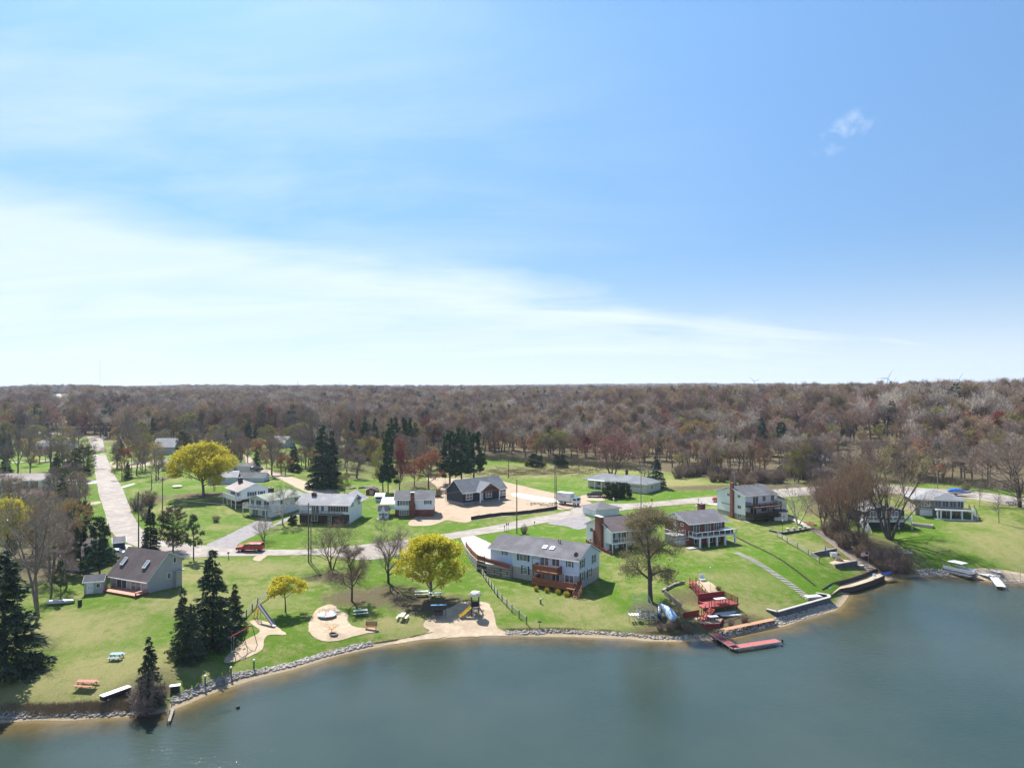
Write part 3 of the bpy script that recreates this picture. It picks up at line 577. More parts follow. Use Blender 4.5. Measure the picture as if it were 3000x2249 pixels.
def deciduous(key, seed, H_=12, W_=9, trunk=.22, form='round', twig='grey', leaf=None, nleaf=0, lsize=.12, ntwig=2600, tw=.028, tl=.9, limbs=9, stems=1, bark=None, droop=0.0, r0=None, lean=0.0):
    "returns (trunk mesh, crown mesh), height H_"
    if key in _TC: return _TC[key]
    rng = np.random.default_rng(seed); seg = {0: [], 1: [], 2: [], 3: []}
    r0 = r0 or H_*.021
    up = {'round': .10, 'vase': .22, 'oval': .25, 'weep': .05}[form]
    def br(p, d, L_, r, lv, first=False):
        ns = (6, 5, 4, 2)[lv]; q = p.copy(); d = d/np.linalg.norm(d); nch = (limbs, 8, 6, 0)[lv]
        t0 = (trunk if lv == 0 else .28)
        ch = np.sort(rng.uniform(t0, 1.0, nch)); ci = 0; side = rng.uniform(0, 6.28)
        for i in range(ns):
            f0 = i/ns; f1 = (i+1)/ns
            d = d+rng.normal(size=3)*(.05, .13, .17, .2)[lv]; d[2] += (0, up, up*.7, up*.5)[lv]*.6-(droop*(.0, .1, .35, .5)[lv])
            d /= np.linalg.norm(d); q1 = q+d*L_/ns
            ra = r*(1-f0)**.8+r*.12; rb = r*(1-f1)**.8+r*.12
            seg[lv].append((*q, *q1, ra, rb))
            while ci < nch and ch[ci] <= f1 and lv < 3:
                t = (ch[ci]-f0)/(f1-f0); pp = q+(q1-q)*t; side += 2.4+rng.uniform(-.5, .5)
                a = d.copy(); o = np.cross(d, [.3, .2, 1] if lv else [1, 0, 0]); o /= np.linalg.norm(o); o2 = np.cross(d, o)
                out = o*math.cos(side)+o2*math.sin(side)
                if lv == 0:
                    ang = {'round': 1.25-.85*ch[ci], 'vase': .75-.25*ch[ci], 'oval': .75-.3*ch[ci], 'weep': 1.2-.7*ch[ci]}[form]*rng.uniform(.85, 1.15)
                    dd = a*math.cos(ang)+out*math.sin(ang)
                    e = {'round': math.sqrt(max(.12, 1-(2*(ch[ci]-.45))**2*.55)), 'vase': .95-.3*ch[ci], 'oval': .95-.45*ch[ci], 'weep': .95-.3*ch[ci]}[form]
                    LL = W_*.5*e*rng.uniform(.85, 1.15)/max(.55, math.sin(ang))*.85
                    if form == 'vase': LL = max(LL, (H_-pp[2])*.75)
                    rr = min(ra*.62, r*.5)
                else:
                    ang = rng.uniform(.45, .95); dd = a*math.cos(ang)+out*math.sin(ang); LL = L_*rng.uniform(.38, .6)*(1.1-ch[ci]*.4); rr = ra*.55
                br(pp, dd, LL, rr, lv+1); ci += 1
            q = q1
    for s in range(stems):
        a = s*2*math.pi/stems+rng.uniform(-.4, .4); sp = 0 if stems == 1 else .28
        br(np.array([math.cos(a)*r0*(stems > 1), math.sin(a)*r0*(stems > 1), -.15]), np.array([math.cos(a)*sp+lean, math.sin(a)*sp, 1.]), H_*.86, r0*(1 if stems == 1 else .65), 0)
    if form in ('round', 'oval', 'weep') and stems == 1:
        ce = np.array([0, 0, H_*.56]); ra_ = np.array([W_*.5, W_*.5, H_*.46])
        def pull(p):
            q = (p-ce)/ra_; r_ = np.maximum(np.linalg.norm(q, axis=-1, keepdims=True), 1e-6); return ce+q*np.where(r_ > 1, (1+(r_-1)*.18)/r_, 1)*ra_
        for lv in (1, 2, 3):
            a_ = np.array(seg[lv]); a_[:, :3] = pull(a_[:, :3]); a_[:, 3:6] = pull(a_[:, 3:6]); k_ = np.linalg.norm(a_[:, 3:6]-a_[:, :3], axis=1) > .02; seg[lv] = list(a_[k_])
    A = np.array(list(seg[2])+list(seg[3])+list(seg[1][len(seg[1])//3:]))
    wgt = np.linalg.norm(A[:, 3:6]-A[:, :3], axis=1); idx = rng.choice(len(A), ntwig, p=wgt/wgt.sum())
    t = rng.uniform(0, 1, (ntwig, 1)); b = A[idx, :3]*(1-t)+A[idx, 3:6]*t; d = A[idx, 3:6]-A[idx, :3]; d /= np.linalg.norm(d, axis=1, keepdims=True); b = b+rng.normal(size=b.shape)*(.022*H_)*(rng.random((ntwig, 1)) < .5)
    c = np.array([lean*H_*.5, 0, H_*.5]); o = b-c; o /= np.linalg.norm(o, axis=1, keepdims=True)
    dd = d*.7+o*.55+rng.normal(size=d.shape)*.45; dd[:, 2] += .25-droop*1.6; dd /= np.linalg.norm(dd, axis=1, keepdims=True)
    ln = tl*rng.uniform(.5, 1.3, ntwig)*H_/12; parts = []
    v, f = tris(b, dd, ln, np.full(ntwig, tw), rng, droop*.3); parts.append((v, f, 0))
    for lv in (2, 3):
        v, f = tubes(seg[lv], 3); parts.append((*quads3(v, f), 0))
    mats = [twm(twig, key[0] == 'w' and len(key) == 2)]
    if leaf:
        j = rng.integers(0, ntwig, nleaf); s = b[j]+dd[j]*(ln[j]*rng.uniform(.2, 1.15, nleaf))[:, None]+rng.normal(size=(nleaf, 3))*.10
        r = rng.normal(size=(nleaf, 3)); r /= np.linalg.norm(r, axis=1, keepdims=True)
        sz = lsize*rng.uniform(.5, 1.5, nleaf)
        v, f = tris(s, r, sz*1.3, sz*1.5, rng); n1 = nleaf*3//5
        parts.append((v, f[:n1], 1)); parts.append((v[n1*3:], f[:nleaf-n1], 2)); mats += [lfm(leaf, 0), lfm(leaf, 1)]
    V, Fc, Mi = merge(parts); top = np.percentile(V[:, 2], 99.5); k = H_/top
    crown = npmesh('crown', V*[1, 1, k], Fc, mats, Mi)
    v0, f0 = tubes(seg[0], 8); v1, f1 = tubes(seg[1], 5); V, Fc, _ = merge([(v0, f0, 0), (v1, f1, 0)])
    tr = npmesh('trunk', V*[1, 1, k], Fc, [bark or M_bark], smooth=True)
    _TC[key] = (tr, crown); return _TC[key]
def conifer(key, seed, H_=12, W_=5, kind='spruce', needles=None, tips=None, n=7000, base=.05, ragged=.15, bark=None):
    if key in _TC: return _TC[key]
    rng = np.random.default_rng(seed); needles = needles or M_sp; tips = tips or M_sp2; parts = []; segs = []
    if kind == 'spruce': nb = int(H_*15)
    elif kind == 'pine': nb = int(H_*7)
    else: nb = int(H_*14)
    z = rng.uniform(base, .985, nb) if kind != 'pine' else np.sort(rng.uniform(base, .97, nb))
    if kind == 'pine': z = np.round(z*15)/15+rng.uniform(-.012, .012, nb)
    az = rng.uniform(0, 2*np.pi, nb)
    if kind == 'spruce': rad = (1-z)**.85*W_/2*rng.uniform(1-ragged*1.4, 1+ragged, nb)+.12
    elif kind == 'pine': rad = np.minimum(1.0, (1.05-z)*2.0)**.75*W_/2*rng.uniform(.5, 1.12, nb)*(.75+.25*np.sin(z*9+seed))+.15
    elif kind == 'hedge': rad = (1-np.abs(z*1.1-.25).clip(0, 1)**3)**.5*W_/2*rng.uniform(.85, 1.0, nb)
    else: rad = np.sin(np.pi*np.clip(z*.85+.12, 0, 1))**.6*W_/2*rng.uniform(.8, 1.1, nb)+.1
    drop = {'spruce': -.22, 'pine': .12, 'cedar': .55, 'hedge': 0.0}[kind]
    ux = np.cos(az); uy = np.sin(az); b0 = np.stack([0*z, 0*z, z*H_], 1)
    tip = b0+np.stack([ux*rad, uy*rad, rad*(drop+rng.normal(0, .08, nb))], 1)
    wid = np.stack([b0[:, 0], b0[:, 1], b0[:, 2], tip[:, 0], tip[:, 1], tip[:, 2], .008*H_*(1-z)**.6*.35+.012, 0*z+.01], 1)
    v, f = tubes(wid, 3); parts.append((*quads3(v, f), 2))
    p = rad/rad.sum(); idx = rng.choice(nb, n, p=p)
    t = rng.uniform(.12 if kind != 'pine' else .35, 1.0, n)**(.75 if kind != 'pine' else .6)
    s = b0[idx]*(1-t[:, None])+tip[idx]*t[:, None]
    spread = rad[idx]*(.22 if kind == 'spruce' else .20)*(1.1-t*.7)
    side = rng.normal(size=n); s[:, 0] += -uy[idx]*side*spread; s[:, 1] += ux[idx]*side*spread
    s[:, 2] += rng.normal(size=n)*(.06 if kind == 'spruce' else .16)-np.abs(side)*spread*.12
    out = np.stack([ux[idx], uy[idx], 0*t+(-.35 if kind == 'spruce' else .5 if kind == 'pine' else .9)], 1)
    d = out*.8+rng.normal(size=(n, 3))*(.42 if kind == 'spruce' else .7); d /= np.linalg.norm(d, axis=1, keepdims=True)
    sc = {'spruce': .42, 'pine': .46, 'cedar': .34, 'hedge': .30}[kind]*(H_/12)**.5
    v, f = tris(s, d, sc*rng.uniform(.6, 1.3, n), sc*.55*rng.uniform(.6, 1.2, n), rng, .12 if kind == 'spruce' else 0)
    hot = (t > .7) & (rng.random(n) < .5)
    parts.append((v, f[~hot], 0)); parts.append((np.zeros((0, 3)), np.zeros((0, 3), int), 1))
    fh = f[hot]; parts = parts[:1]+[(v, np.concatenate([f[~hot], fh]), 0)]
    V, Fc, Mi = merge(parts); Mi = Mi.copy(); nh = len(fh); Mi[len(Mi)-nh:] = 1
    crown = npmesh('crown', V, Fc, [needles, tips, bark or M_barkd], Mi)
    v, f = tubes([(0, 0, -.2, .03*rng.normal(), .03*rng.normal(), H_*.55, H_*.016, H_*.010), (0, 0, H_*.55, 0, 0, H_*.98, H_*.010, .02)], 7)
    tr = npmesh('trunk', v, f, [bark or M_barkd], smooth=True)
    _TC[key] = (tr, crown); return _TC[key]
def shrubmesh(key, seed, H_=2.5, W_=3, twig='mauve', leaf=None, nleaf=0, n=1800, tw=.03, lsize=.1):
    if key in _TC: return _TC[key]
    rng = np.random.default_rng(seed); ns = 46
    a = rng.uniform(0, 6.28, ns); rr = np.sqrt(rng.uniform(0, 1, ns)); e = np.stack([np.cos(a)*rr*W_*.5, np.sin(a)*rr*W_*.5, H_*(1-.45*rr**2)*rng.uniform(.7, 1, ns)], 1)
    b = e*[.35, .35, 0]+[0, 0, -.1]; m = (b+e)/2+rng.normal(size=(ns, 3))*.1
    sg = np.concatenate([np.column_stack([b, m, np.full(ns, .03), np.full(ns, .02)]), np.column_stack([m, e, np.full(ns, .02), np.full(ns, .01)])])
    v, f = tubes(sg, 3); stem = npmesh('stem', v, f, [M_bark])
    i = rng.integers(0, len(sg), n); t = rng.uniform(.1, 1, (n, 1)); p = sg[i, :3]*(1-t)+sg[i, 3:6]*t
    d = rng.normal(size=(n, 3))+(p-[0, 0, H_*.2])*.5; d[:, 2] += .5; d /= np.linalg.norm(d, axis=1, keepdims=True)
    ln = rng.uniform(.3, .8, n)*H_/2.5; parts = [(*tris(p, d, ln, np.full(n, tw), rng), 0)]; mats = [twm(twig)]
    if leaf:
        j = rng.integers(0, n, nleaf); s = p[j]+d[j]*(ln[j]*rng.uniform(.2, 1.1, nleaf))[:, None]; r = rng.normal(size=(nleaf, 3)); r /= np.linalg.norm(r, axis=1, keepdims=True)
        parts.append((*tris(s, r, np.full(nleaf, lsize*1.3), np.full(nleaf, lsize*1.4), rng), 1)); mats.append(lfm(leaf, 0))
    V, Fc, Mi = merge(parts); V[:, 2] = np.maximum(V[:, 2], -.1); cr = npmesh('foliage', V, Fc, mats, Mi)
    _TC[key] = (stem, cr); return _TC[key]
def place(meshes, name, label, cat, loc, rz=0, sc=(1, 1, 1), group=None, names=('trunk', 'crown')):
    t = thing(name, label, cat, loc, rz, group); t.scale = sc
    for nm, me in zip(names, meshes): link(nm, me, t)
    return t
def at_px(meshes, Hm, name, label, cat, px, base, top, wpx=None, Wm=None, group=None, rz=None, names=('trunk', 'crown'), seed=0):
    g = G(px, base); s = g.y/F; h = (base-top)*s
    k = h/Hm; kw = k if wpx is None else (wpx*s)/Wm
    return place(meshes, name, label, cat, g, (px*.7+base*.3) % 6.28 if rz is None else rz, (kw, kw, k), group, names)

D = deciduous; C = conifer
K = dict(
 bareA=(D('bareA', 1, 13, 10, .2, 'round', 'grey', ntwig=3400, tw=.035), 13, 10),
 bareB=(D('bareB', 2, 13, 9, .2, 'vase', 'grey', ntwig=3400, tw=.035, limbs=8), 13, 9),
 bareC=(D('bareC', 3, 13, 8, .15, 'oval', 'mauve', ntwig=3400, tw=.035), 13, 8),
 bareD=(D('bareD', 4, 13, 10, .2, 'round', 'brown', 'tan', 1500, .10, ntwig=3000, tw=.035), 13, 10),
 red=(D('red', 5, 11, 8, .18, 'oval', 'red', 'red', 5200, .13, ntwig=2600), 11, 8),
 orange=(D('orange', 6, 10, 9, .15, 'round', 'red', 'orange', 5000, .12, ntwig=2800), 10, 9),
 pink=(D('pink', 7, 12, 10, .15, 'vase', 'red', 'pink', 5200, .13, ntwig=3000, stems=3, bark=M_birch if False else M_bark), 12, 10),
 yellow=(D('yellow', 8, 11, 11.5, .16, 'round', 'olive', 'yellow', 30000, .16, ntwig=5000, limbs=16), 11, 11.5),
 yellow2=(D('yellow2', 9, 9, 11, .06, 'oval', 'olive', 'yellow', 30000, .145, ntwig=5000, limbs=17), 9, 10),
 lime=(D('lime', 10, 11, 9, .15, 'round', 'olive', 'lime', 5200, .13, ntwig=2800), 11, 9),
 gold=(D('gold', 11, 10, 9, .15, 'round', 'tan', 'gold', 5200, .12, ntwig=2600), 10, 9),
 spruceA=(C('spruceA', 21, 12, 5.4), 12, 5.4), spruceB=(C('spruceB', 22, 12, 6, ragged=.28, n=6500), 12, 6),
 blue=(C('blue', 23, 11, 5.6, needles=M_bl, tips=M_bl), 11, 5.6),
 pineA=(C('pineA', 24, 14, 7, 'pine', M_pn, M_pn, 13000, .13), 14, 7), pineB=(C('pineB', 25, 14, 7, 'pine', M_pn, M_pn, 12000, .17), 14, 7),
 cedar=(C('cedar', 26, 7, 3.6, 'cedar', M_cd, M_cd, 4500, .04), 7, 3.6), cedarg=(C('cedarg', 27, 7, 3.6, 'cedar', M_sp, M_sp2, 4500, .04), 7, 3.6),
 scrag=(C('scrag', 28, 8, 3.4, 'pine', M_sp2, M_sp2, 1500, .3), 8, 3.4),
)
def T(kind, name, label, px, base, top, wpx=None, cat='tree', group=None, rz=None):
    me, h, w = K[kind]; return at_px(me, h, name, label, cat, px, base, top, wpx, w, group, rz)
def build_trees():
    # unique trees near the lake
    big = D('bigbare', 31, 17, 15, .16, 'vase', 'grey', ntwig=9000, tw=.035, limbs=10, stems=1, bark=M_barkd)
    at_px(big, 17, 'bare_tree', 'dark bare vase shaped tree whose long shadow forks towards the picnic benches', 'tree', 1138, 1706, 1518, 190, 17)
    t = D('lefttree', 32, 22, 17, .2, 'vase', 'pale', 'gold', 1600, .13, ntwig=4200, tw=.035, limbs=7, stems=2, bark=M_bark)
    at_px(t, 22, 'bare_tree', 'tall grey double stemmed bare tree beside the dark pine at the left edge', 'tree', 113, 1806, 1385, 270, 19)
    t = D('sweet', 33, 10, 9, .26, 'weep', 'brown', 'tan', 1600, .10, ntwig=8000, tw=.03, limbs=13, bark=M_barkd, droop=.12)
    at_px(t, 10, 'bare_tree', 'rounded bare tree with a straight dark trunk by the white bench', 'tree', 1031, 1760, 1595, 135, 9)
    t = D('multi', 34, 10, 11, .1, 'vase', 'grey', 'gold', 800, .12, ntwig=6000, stems=3, limbs=7, bark=M_barkd)
    at_px(t, 10, 'bare_tree', 'three stemmed bare tree with a few golden twigs at the roadside by the pole', 'tree', 972, 1668, 1520, 165, 11)
    T('yellow2', 'yellow_tree', 'bright yellow leafing tree shading two white picnic tables', 1262, 1742, 1568, 205)
    T('yellow', 'yellow_tree', 'round yellow leafing maple on the hill west of the white houses', 596, 1452, 1298, 182)
    t = D('willow', 35, 16, 12, .24, 'weep', 'olive', 'tan', 15000, .12, ntwig=10000, tw=.03, limbs=13, bark=M_barkd, droop=.30, r0=.42)
    at_px(t, 16, 'willow_tree', 'large drooping brown willow on the bank above the boat lift', 'tree', 1906, 1762, 1488, 195, 12)
    t = D('apple', 36, 5, 6, .25, 'weep', 'olive', 'yellow', 7000, .13, ntwig=3500, tw=.03, limbs=7, bark=M_barkd)
    at_px(t, 5, 'apple_tree', 'small spreading tree with yellow blossom between the slide and the merry go round', 'tree', 836, 1792, 1690, 125, 6)
    t = D('fan', 37, 3.6, 3.6, .03, 'vase', 'pale', ntwig=1500, tw=.02, tl=1.4, limbs=6, stems=5)
    at_px(t, 3.6, 'bare_tree', 'small pale vase shaped tree on the lawn behind the red truck', 'tree', 772, 1583, 1512, 66, 3.6)
    t = D('birchw', 38, 8, 7, .2, 'weep', 'pale', ntwig=3600, tw=.025, limbs=10, bark=M_birch, droop=.2)
    at_px(t, 8, 'birch_tree', 'white birch with drooping twigs in front of the pale green roofed house', 'tree', 828, 1536, 1418, 96, 7)
    t = D('birch2', 39, 11, 9, .12, 'vase', 'pale', ntwig=2600, tw=.025, stems=3, limbs=5, bark=M_birch)
    at_px(t, 11, 'birch_tree', 'white barked birch beside the top of the timber steps', 'tree', 2338, 1536, 1392, 115, 9)
    t = D('cott', 40, 19, 16, .14, 'vase', 'tan', 'tan', 700, .12, ntwig=6000, tw=.03, stems=4, limbs=6, bark=M_barkd, r0=.45)
    at_px(t, 19, 'bare_tree', 'tall bare cottonwood with several thick stems before the small dark house', 'tree', 2606, 1578, 1305, 235, 17)
    t = D('thick', 41, 15, 8, .1, 'vase', 'brown', 'orange', 1500, .10, ntwig=4200, tw=.032, stems=3, limbs=7, bark=M_barkd)
    for px, b, tp, w, lb in ((2478,1588,1362,90,'bare tree with a swept double trunk in the middle of the thicket'),(2452,1562,1392,80,'bare tree at the rear of the thicket above the timber steps'),(2520,1578,1335,84,'bare tree with two upright trunks at the right of the thicket'),(2412,1540,1400,76,'brownish bare tree nearest the birch in the thicket')):
        at_px(t, 15, 'bare_tree', lb, 'tree', px, b, tp, w, 9, 'trees of the lakeside thicket')
    t = D('oak', 42, 17, 20, .14, 'round', 'mauve', ntwig=16000, tw=.035, limbs=12, stems=2, bark=M_barkd, r0=.5)
    at_px(t, 17, 'bare_tree', 'huge spreading bare tree at the right edge by the road', 'tree', 2990, 1484, 1262, 300, 21)
    t = D('sap', 43, 5, 3, .3, 'oval', 'grey', ntwig=350, tw=.02, limbs=8, r0=.06)
    at_px(t, 5, 'young_tree', 'slender bare sapling in a pale mulch ring on the big right lawn', 'tree', 2927, 1532, 1432, 50, 3)
    at_px(t, 5, 'young_tree', 'thin bare sapling nearest the house with the white porch', 'tree', 2870, 1486, 1402, 30, 3)
    at_px(t, 5, 'young_tree', 'bare sapling beside the navy house on the dirt lot', 'tree', 1306, 1470, 1402, 30, 3)
    # conifers
    T('spruceA', 'pine_tree', 'big dark evergreen at the left edge of the lawn, casting a broad shadow', 14, 1975, 1608, 235)
    T('pineB', 'pine_tree', 'dark pine rising between the grey shed and the brown roofed house', 292, 1690, 1512, 92)
    T('pineA', 'pine_tree', 'dark pine left of the one by the grey shed', 236, 1680, 1535, 76)
    T('cedar', 'cedar_tree', 'brownish cedar west of the village road bend', 243, 1570, 1470, 50)
    T('cedarg', 'cedar_tree', 'small dark cedar nearest the left edge thicket', 28, 1640, 1582, 44)
    T('spruceA', 'spruce_tree', 'narrow pointed spruce behind the brown roofed house', 441, 1612, 1474, 58)
    T('cedar', 'cedar_tree', 'brown tinged cedar between the narrow spruce and the scraggly pine', 507, 1614, 1490, 82)
    T('scrag', 'pine_tree', 'scraggly thin pine at the roadside bend', 567, 1640, 1506, 56)
    T('spruceA', 'spruce_tree', 'tallest dark spruce on the lawn by the swing set', 622, 1885, 1604, 150)
    T('spruceB', 'spruce_tree', 'shorter spruce right against the tallest spruce by the slide', 688, 1842, 1708, 72)
    T('spruceB', 'spruce_tree', 'spruce on the left flank of the tallest spruce', 536, 1925, 1720, 92)
    T('spruceA', 'spruce_tree', 'low spruce in front of the tallest spruce', 562, 1935, 1765, 92)
    T('spruceB', 'spruce_tree', 'small spruce near the shore, ringed by bare brush', 436, 2062, 1862, 92)
    T('spruceA', 'spruce_tree', 'broad dark spruce beside the gravel lane', 944, 1428, 1240, 100); T('spruceB', 'spruce_tree', 'spruce leaning against the broad one by the gravel lane', 972, 1420, 1258, 74)
    for a in ((1031,1345,1226,46,'leftmost of the three dark spruces behind the brown shed'),(1068,1345,1216,52,'middle of the three dark spruces behind the brown shed'),(1098,1335,1222,40,'rightmost of the three dark spruces behind the brown shed')):
        T('spruceA' if a[0] != 1068 else 'spruceB', 'spruce_tree', a[4], *a[:4], group='three dark spruces')
    T('pineA', 'pine_tree', 'tall pine behind the red maple', 1192, 1352, 1216, 66); T('pineB', 'pine_tree', 'pine left of the tall pine behind the red maple', 1152, 1350, 1222, 60)
    T('pineB', 'pine_tree', 'slender pine with a bare lower trunk beside the blue shed', 1137, 1444, 1258, 58)
    T('pineA', 'pine_tree', 'dense pine behind the left end of the navy house', 1318, 1418, 1254, 88); T('pineB', 'pine_tree', 'pine in the middle of the clump behind the navy house', 1352, 1416, 1252, 80); T('pineA', 'pine_tree', 'right hand pine of the clump behind the navy house', 1388, 1404, 1256, 82)
    T('lime', 'leafing_tree', 'leaning greenish leafing tree beside the brown shed', 1122, 1440, 1304, 76)
    T('red', 'red_maple', 'narrow red budding maple between the pines', 1170, 1442, 1284, 62); T('orange', 'red_maple', 'wide rusty red maple behind the brick chimney house', 1256, 1432, 1326, 104); T('orange', 'red_maple', 'low rusty maple left of the wide rusty one', 1214, 1425, 1352, 66)
    T('bareB', 'bare_tree', 'tall forked bare tree left of the broad spruce', 913, 1362, 1192, 108); T('red', 'red_maple', 'scarlet budding maple in front of the far village roofs', 588, 1280, 1208, 62)
    T('bareB', 'bare_tree', 'broad bare tree beside the scarlet maple', 645, 1284, 1192, 74); T('spruceA', 'spruce_tree', 'dark spruce beside the yellow tree at the cross road', 448, 1302, 1222, 38)
    T('lime', 'leafing_tree', 'yellow green leafing tree at the cross road', 412, 1308, 1234, 62); T('bareB', 'bare_tree', 'tall dark bare tree at the cross road corner', 377, 1318, 1205, 62)
    for a in ((22,1388,1262,60,'leaning bare tree nearest the left edge by the lane'),(52,1390,1255,70,'forked bare tree second from the left edge by the lane'),(88,1386,1268,62,'bare tree arching over the long low house'),(150,1380,1262,90,'bare tree left of the dark cedars at the village road')):
        T('bareB', 'bare_tree', a[4], *a[:4], group='bare trees by the lane')
    T('spruceB', 'spruce_tree', 'dark conifer at the drive of the long low house', 166, 1412, 1326, 56); T('cedar', 'cedar_tree', 'wide dark cedar covering the edge of the village road', 246, 1406, 1308, 66); T('cedarg', 'cedar_tree', 'low dark cedar between the two by the village road', 205, 1408, 1350, 40)
    T('bareA', 'bare_tree', 'bare round tree overhanging the village road', 256, 1372, 1284, 90); T('red', 'red_maple', 'dark red maple at the far end of the village road', 226, 1276, 1236, 50)
    T('cedar', 'cedar_tree', 'dark cedar beside the round yellow maple', 536, 1345, 1264, 44); T('bareA', 'bare_tree', 'bare tree behind the round yellow maple', 696, 1352, 1266, 60)
    T('bareC', 'bare_tree', 'reddish bare tree on the green beside the gravel lane', 796, 1392, 1268, 70); T('orange', 'red_maple', 'pinkish budding tree left of the gravel lane', 762, 1352, 1290, 66); T('spruceB', 'spruce_tree', 'open grown spruce on the green by the gravel lane', 861, 1380, 1294, 48)
    T('bareA', 'bare_tree', 'bare tree over the hedge of leaf litter by the gravel lane', 985, 1420, 1350, 66); T('bareC', 'bare_tree', 'mauve bare tree behind the boat and tyres', 1045, 1400, 1330, 86)
    T('lime', 'leafing_tree', 'greenish small leafing tree above the gravel lane bend', 1010, 1445, 1385, 40)
    T('pink', 'red_maple', 'large pink budding maple behind the white ranch house', 1792, 1402, 1252, 140); T('blue', 'spruce_tree', 'dark blue green spruce beside the white ranch house', 1922, 1428, 1332, 66); T('bareA', 'bare_tree', 'grey twiggy tree left of the spruce by the ranch house', 1888, 1420, 1358, 50)
    T('blue', 'spruce_tree', 'tall lone blue spruce standing in the wood', 2232, 1334, 1218, 58); T('blue', 'spruce_tree', 'small blue spruce by the far lawn swing', 2352, 1322, 1274, 38); T('cedar', 'cedar_tree', 'dark cedar beside the brown far roof', 2364, 1388, 1345, 38)
    T('gold', 'leafing_tree', 'golden leafing tree low in the wood above the lawn', 2040, 1335, 1232, 100); T('pineB', 'pine_tree', 'slender pine beside the lone blue spruce', 2288, 1338, 1235, 44)
    T('bareA', 'bare_tree', 'rounded bare tree on top of the wooded hill', 2226, 1260, 1150, 62)
    T('yellow', 'yellow_tree', 'bright yellow leafing tree behind the double stemmed tree at the left edge', 20, 1640, 1462, 130); T('gold', 'leafing_tree', 'golden twiggy tree beside the double stemmed tree', 96, 1620, 1480, 90)
    T('bareC', 'bare_tree', 'dark bare tree in front of the hidden dark roofed house', 195, 1720, 1560, 90); T('bareA', 'bare_tree', 'low bare tree between the double stemmed tree and the grey shed', 150, 1745, 1610, 110); T('scrag', 'pine_tree', 'thin sapling pine beside the grey shed', 178, 1752, 1640, 40)
    T('bareD', 'bare_tree', 'brown bare tree above the brown roofed bungalow', 205, 1520, 1425, 90)
    # dark clipped evergreens at the ranch house
    def hedge(px, base, top, w, lb):
        me = C('hedge', 51, 3.4, 3.4, 'hedge', M_ye, M_ye, 13000, .02); at_px(me, 3.4, 'evergreen_shrub', lb, 'shrub', px, base, top, w, 3.1, 'round evergreens at the ranch house', names=('trunk', 'foliage'))
    hedge(1787, 1459, 1416, 44, 'left round clipped evergreen before the ranch house'); hedge(1813, 1458, 1415, 40, 'middle clipped evergreen before the ranch house'); hedge(1834, 1457, 1416, 34, 'right clipped evergreen before the ranch house')
    hedge(1898, 1440, 1425, 12, 'small clipped evergreen at the right corner of the ranch house'); hedge(857, 1536, 1509, 29, 'dark round bush at the driveway of the long white house')
    hedge(1569, 1366, 1330, 46, 'wide dark bushy evergreen alone in the dry meadow'); hedge(1642, 1368, 1334, 44, 'dark evergreen in the meadow nearer the ranch house')
    # shrubs
    shA = shrubmesh('shA', 61, 2.5, 3.2, 'mauve'); shB = shrubmesh('shB', 62, 2.5, 3.2, 'brown', 'tan', 900); shC = shrubmesh('shC', 63, 2.0, 2.6, 'olive', 'lime', 2400); shD = shrubmesh('shD', 64, 1.2, 1.8, 'olive', 'yellow', 2600, lsize=.07); shP = shrubmesh('shP', 65, 3.2, 3.0, 'mauve', n=1400, tw=.035)
    def sh(me, px, base, top, w, lb, group=None, h=2.5, wm=3.6): at_px(me, h, 'shrub', lb, 'shrub', px, base, top, w, wm, group, names=('stem', 'foliage'))
    sh(shP, 425, 2090, 1955, 110, 'pale bare brush around the small shore spruce', h=3.6); sh(shP, 470, 2060, 1980, 60, 'thin bare brush on the lake side of the small shore spruce', h=3.6)
    g = 'bare shrubs of the lakeside thicket'; rr = random.Random(5)
    for i in range(34):
        t = i/34; px = 2425+t*225+rr.uniform(-22, 22); base = 1560+t*118+rr.uniform(-16, 16)
        sh((shA, shB)[i % 2], px, base, base-rr.uniform(28, 64), rr.uniform(38, 60), 'tangled bare shrub of the lakeside thicket beside the timber steps' if i % 2 else 'mauve twigged bare shrub of the lakeside thicket beside the timber steps', g if i % 2 else 'mauve shrubs of the lakeside thicket')
    for px, b, w, lb in ((1571,1730,15,'first'),(1602,1735,14,'second'),(1635,1740,15,'third'),(1660,1746,18,'fourth')):
        sh(shD, px, b, b-16, w, 'yellow leafing bush under the front of the lower deck, %s from its left end' % lb, 'yellow bushes under the lower deck', 1.2, 1.9)
    sh(shA, 1536, 1563, 1532, 26, 'small bare bush beside the middle roadside pole'); sh(shB, 634, 1528, 1508, 30, 'brown bush on the leaf litter below the yellow maple', None)
    sh(shC, 2830, 1438, 1408, 42, 'green leafing shrub behind the blue tarpaulin boat'); sh(shC, 1543, 1365, 1340, 22, 'leafing green shrub left of the wide meadow evergreen'); sh(shC, 1592, 1364, 1342, 24, 'leafing green shrub right of the wide meadow evergreen')
    sh(shB, 1282, 1455, 1425, 40, 'bare brush behind the right end of the brick chimney house'); sh(shC, 2402, 1328, 1302, 28, 'bright green shrub beside the far grey metal roof'); sh(shC, 465, 1722, 1698, 26, 'green bush against the right wall of the brown roofed house')
    sh(shA, 405, 1495, 1440, 60, 'mauve scrub on the bank east of the village road', 'scrub on the bank', 2.5); sh(shB, 435, 1478, 1430, 60, 'brown scrub at the top of the bank east of the village road', 'scrub on the bank', 2.5); sh(shA, 425, 1520, 1480, 34, 'low scrub at the foot of the bank east of the village road', None)
    for px_, b_, w_ in ((1985,1838,34),(1962,1848,40),(2012,1848,34),(2140,1832,30),(2180,1822,34),(1935,1846,30)): sh(shB if w_ > 32 else shA, px_, b_, b_-24, w_, 'low dark brush on the bank around the red deck and boat lift', 'low brush around the red deck')
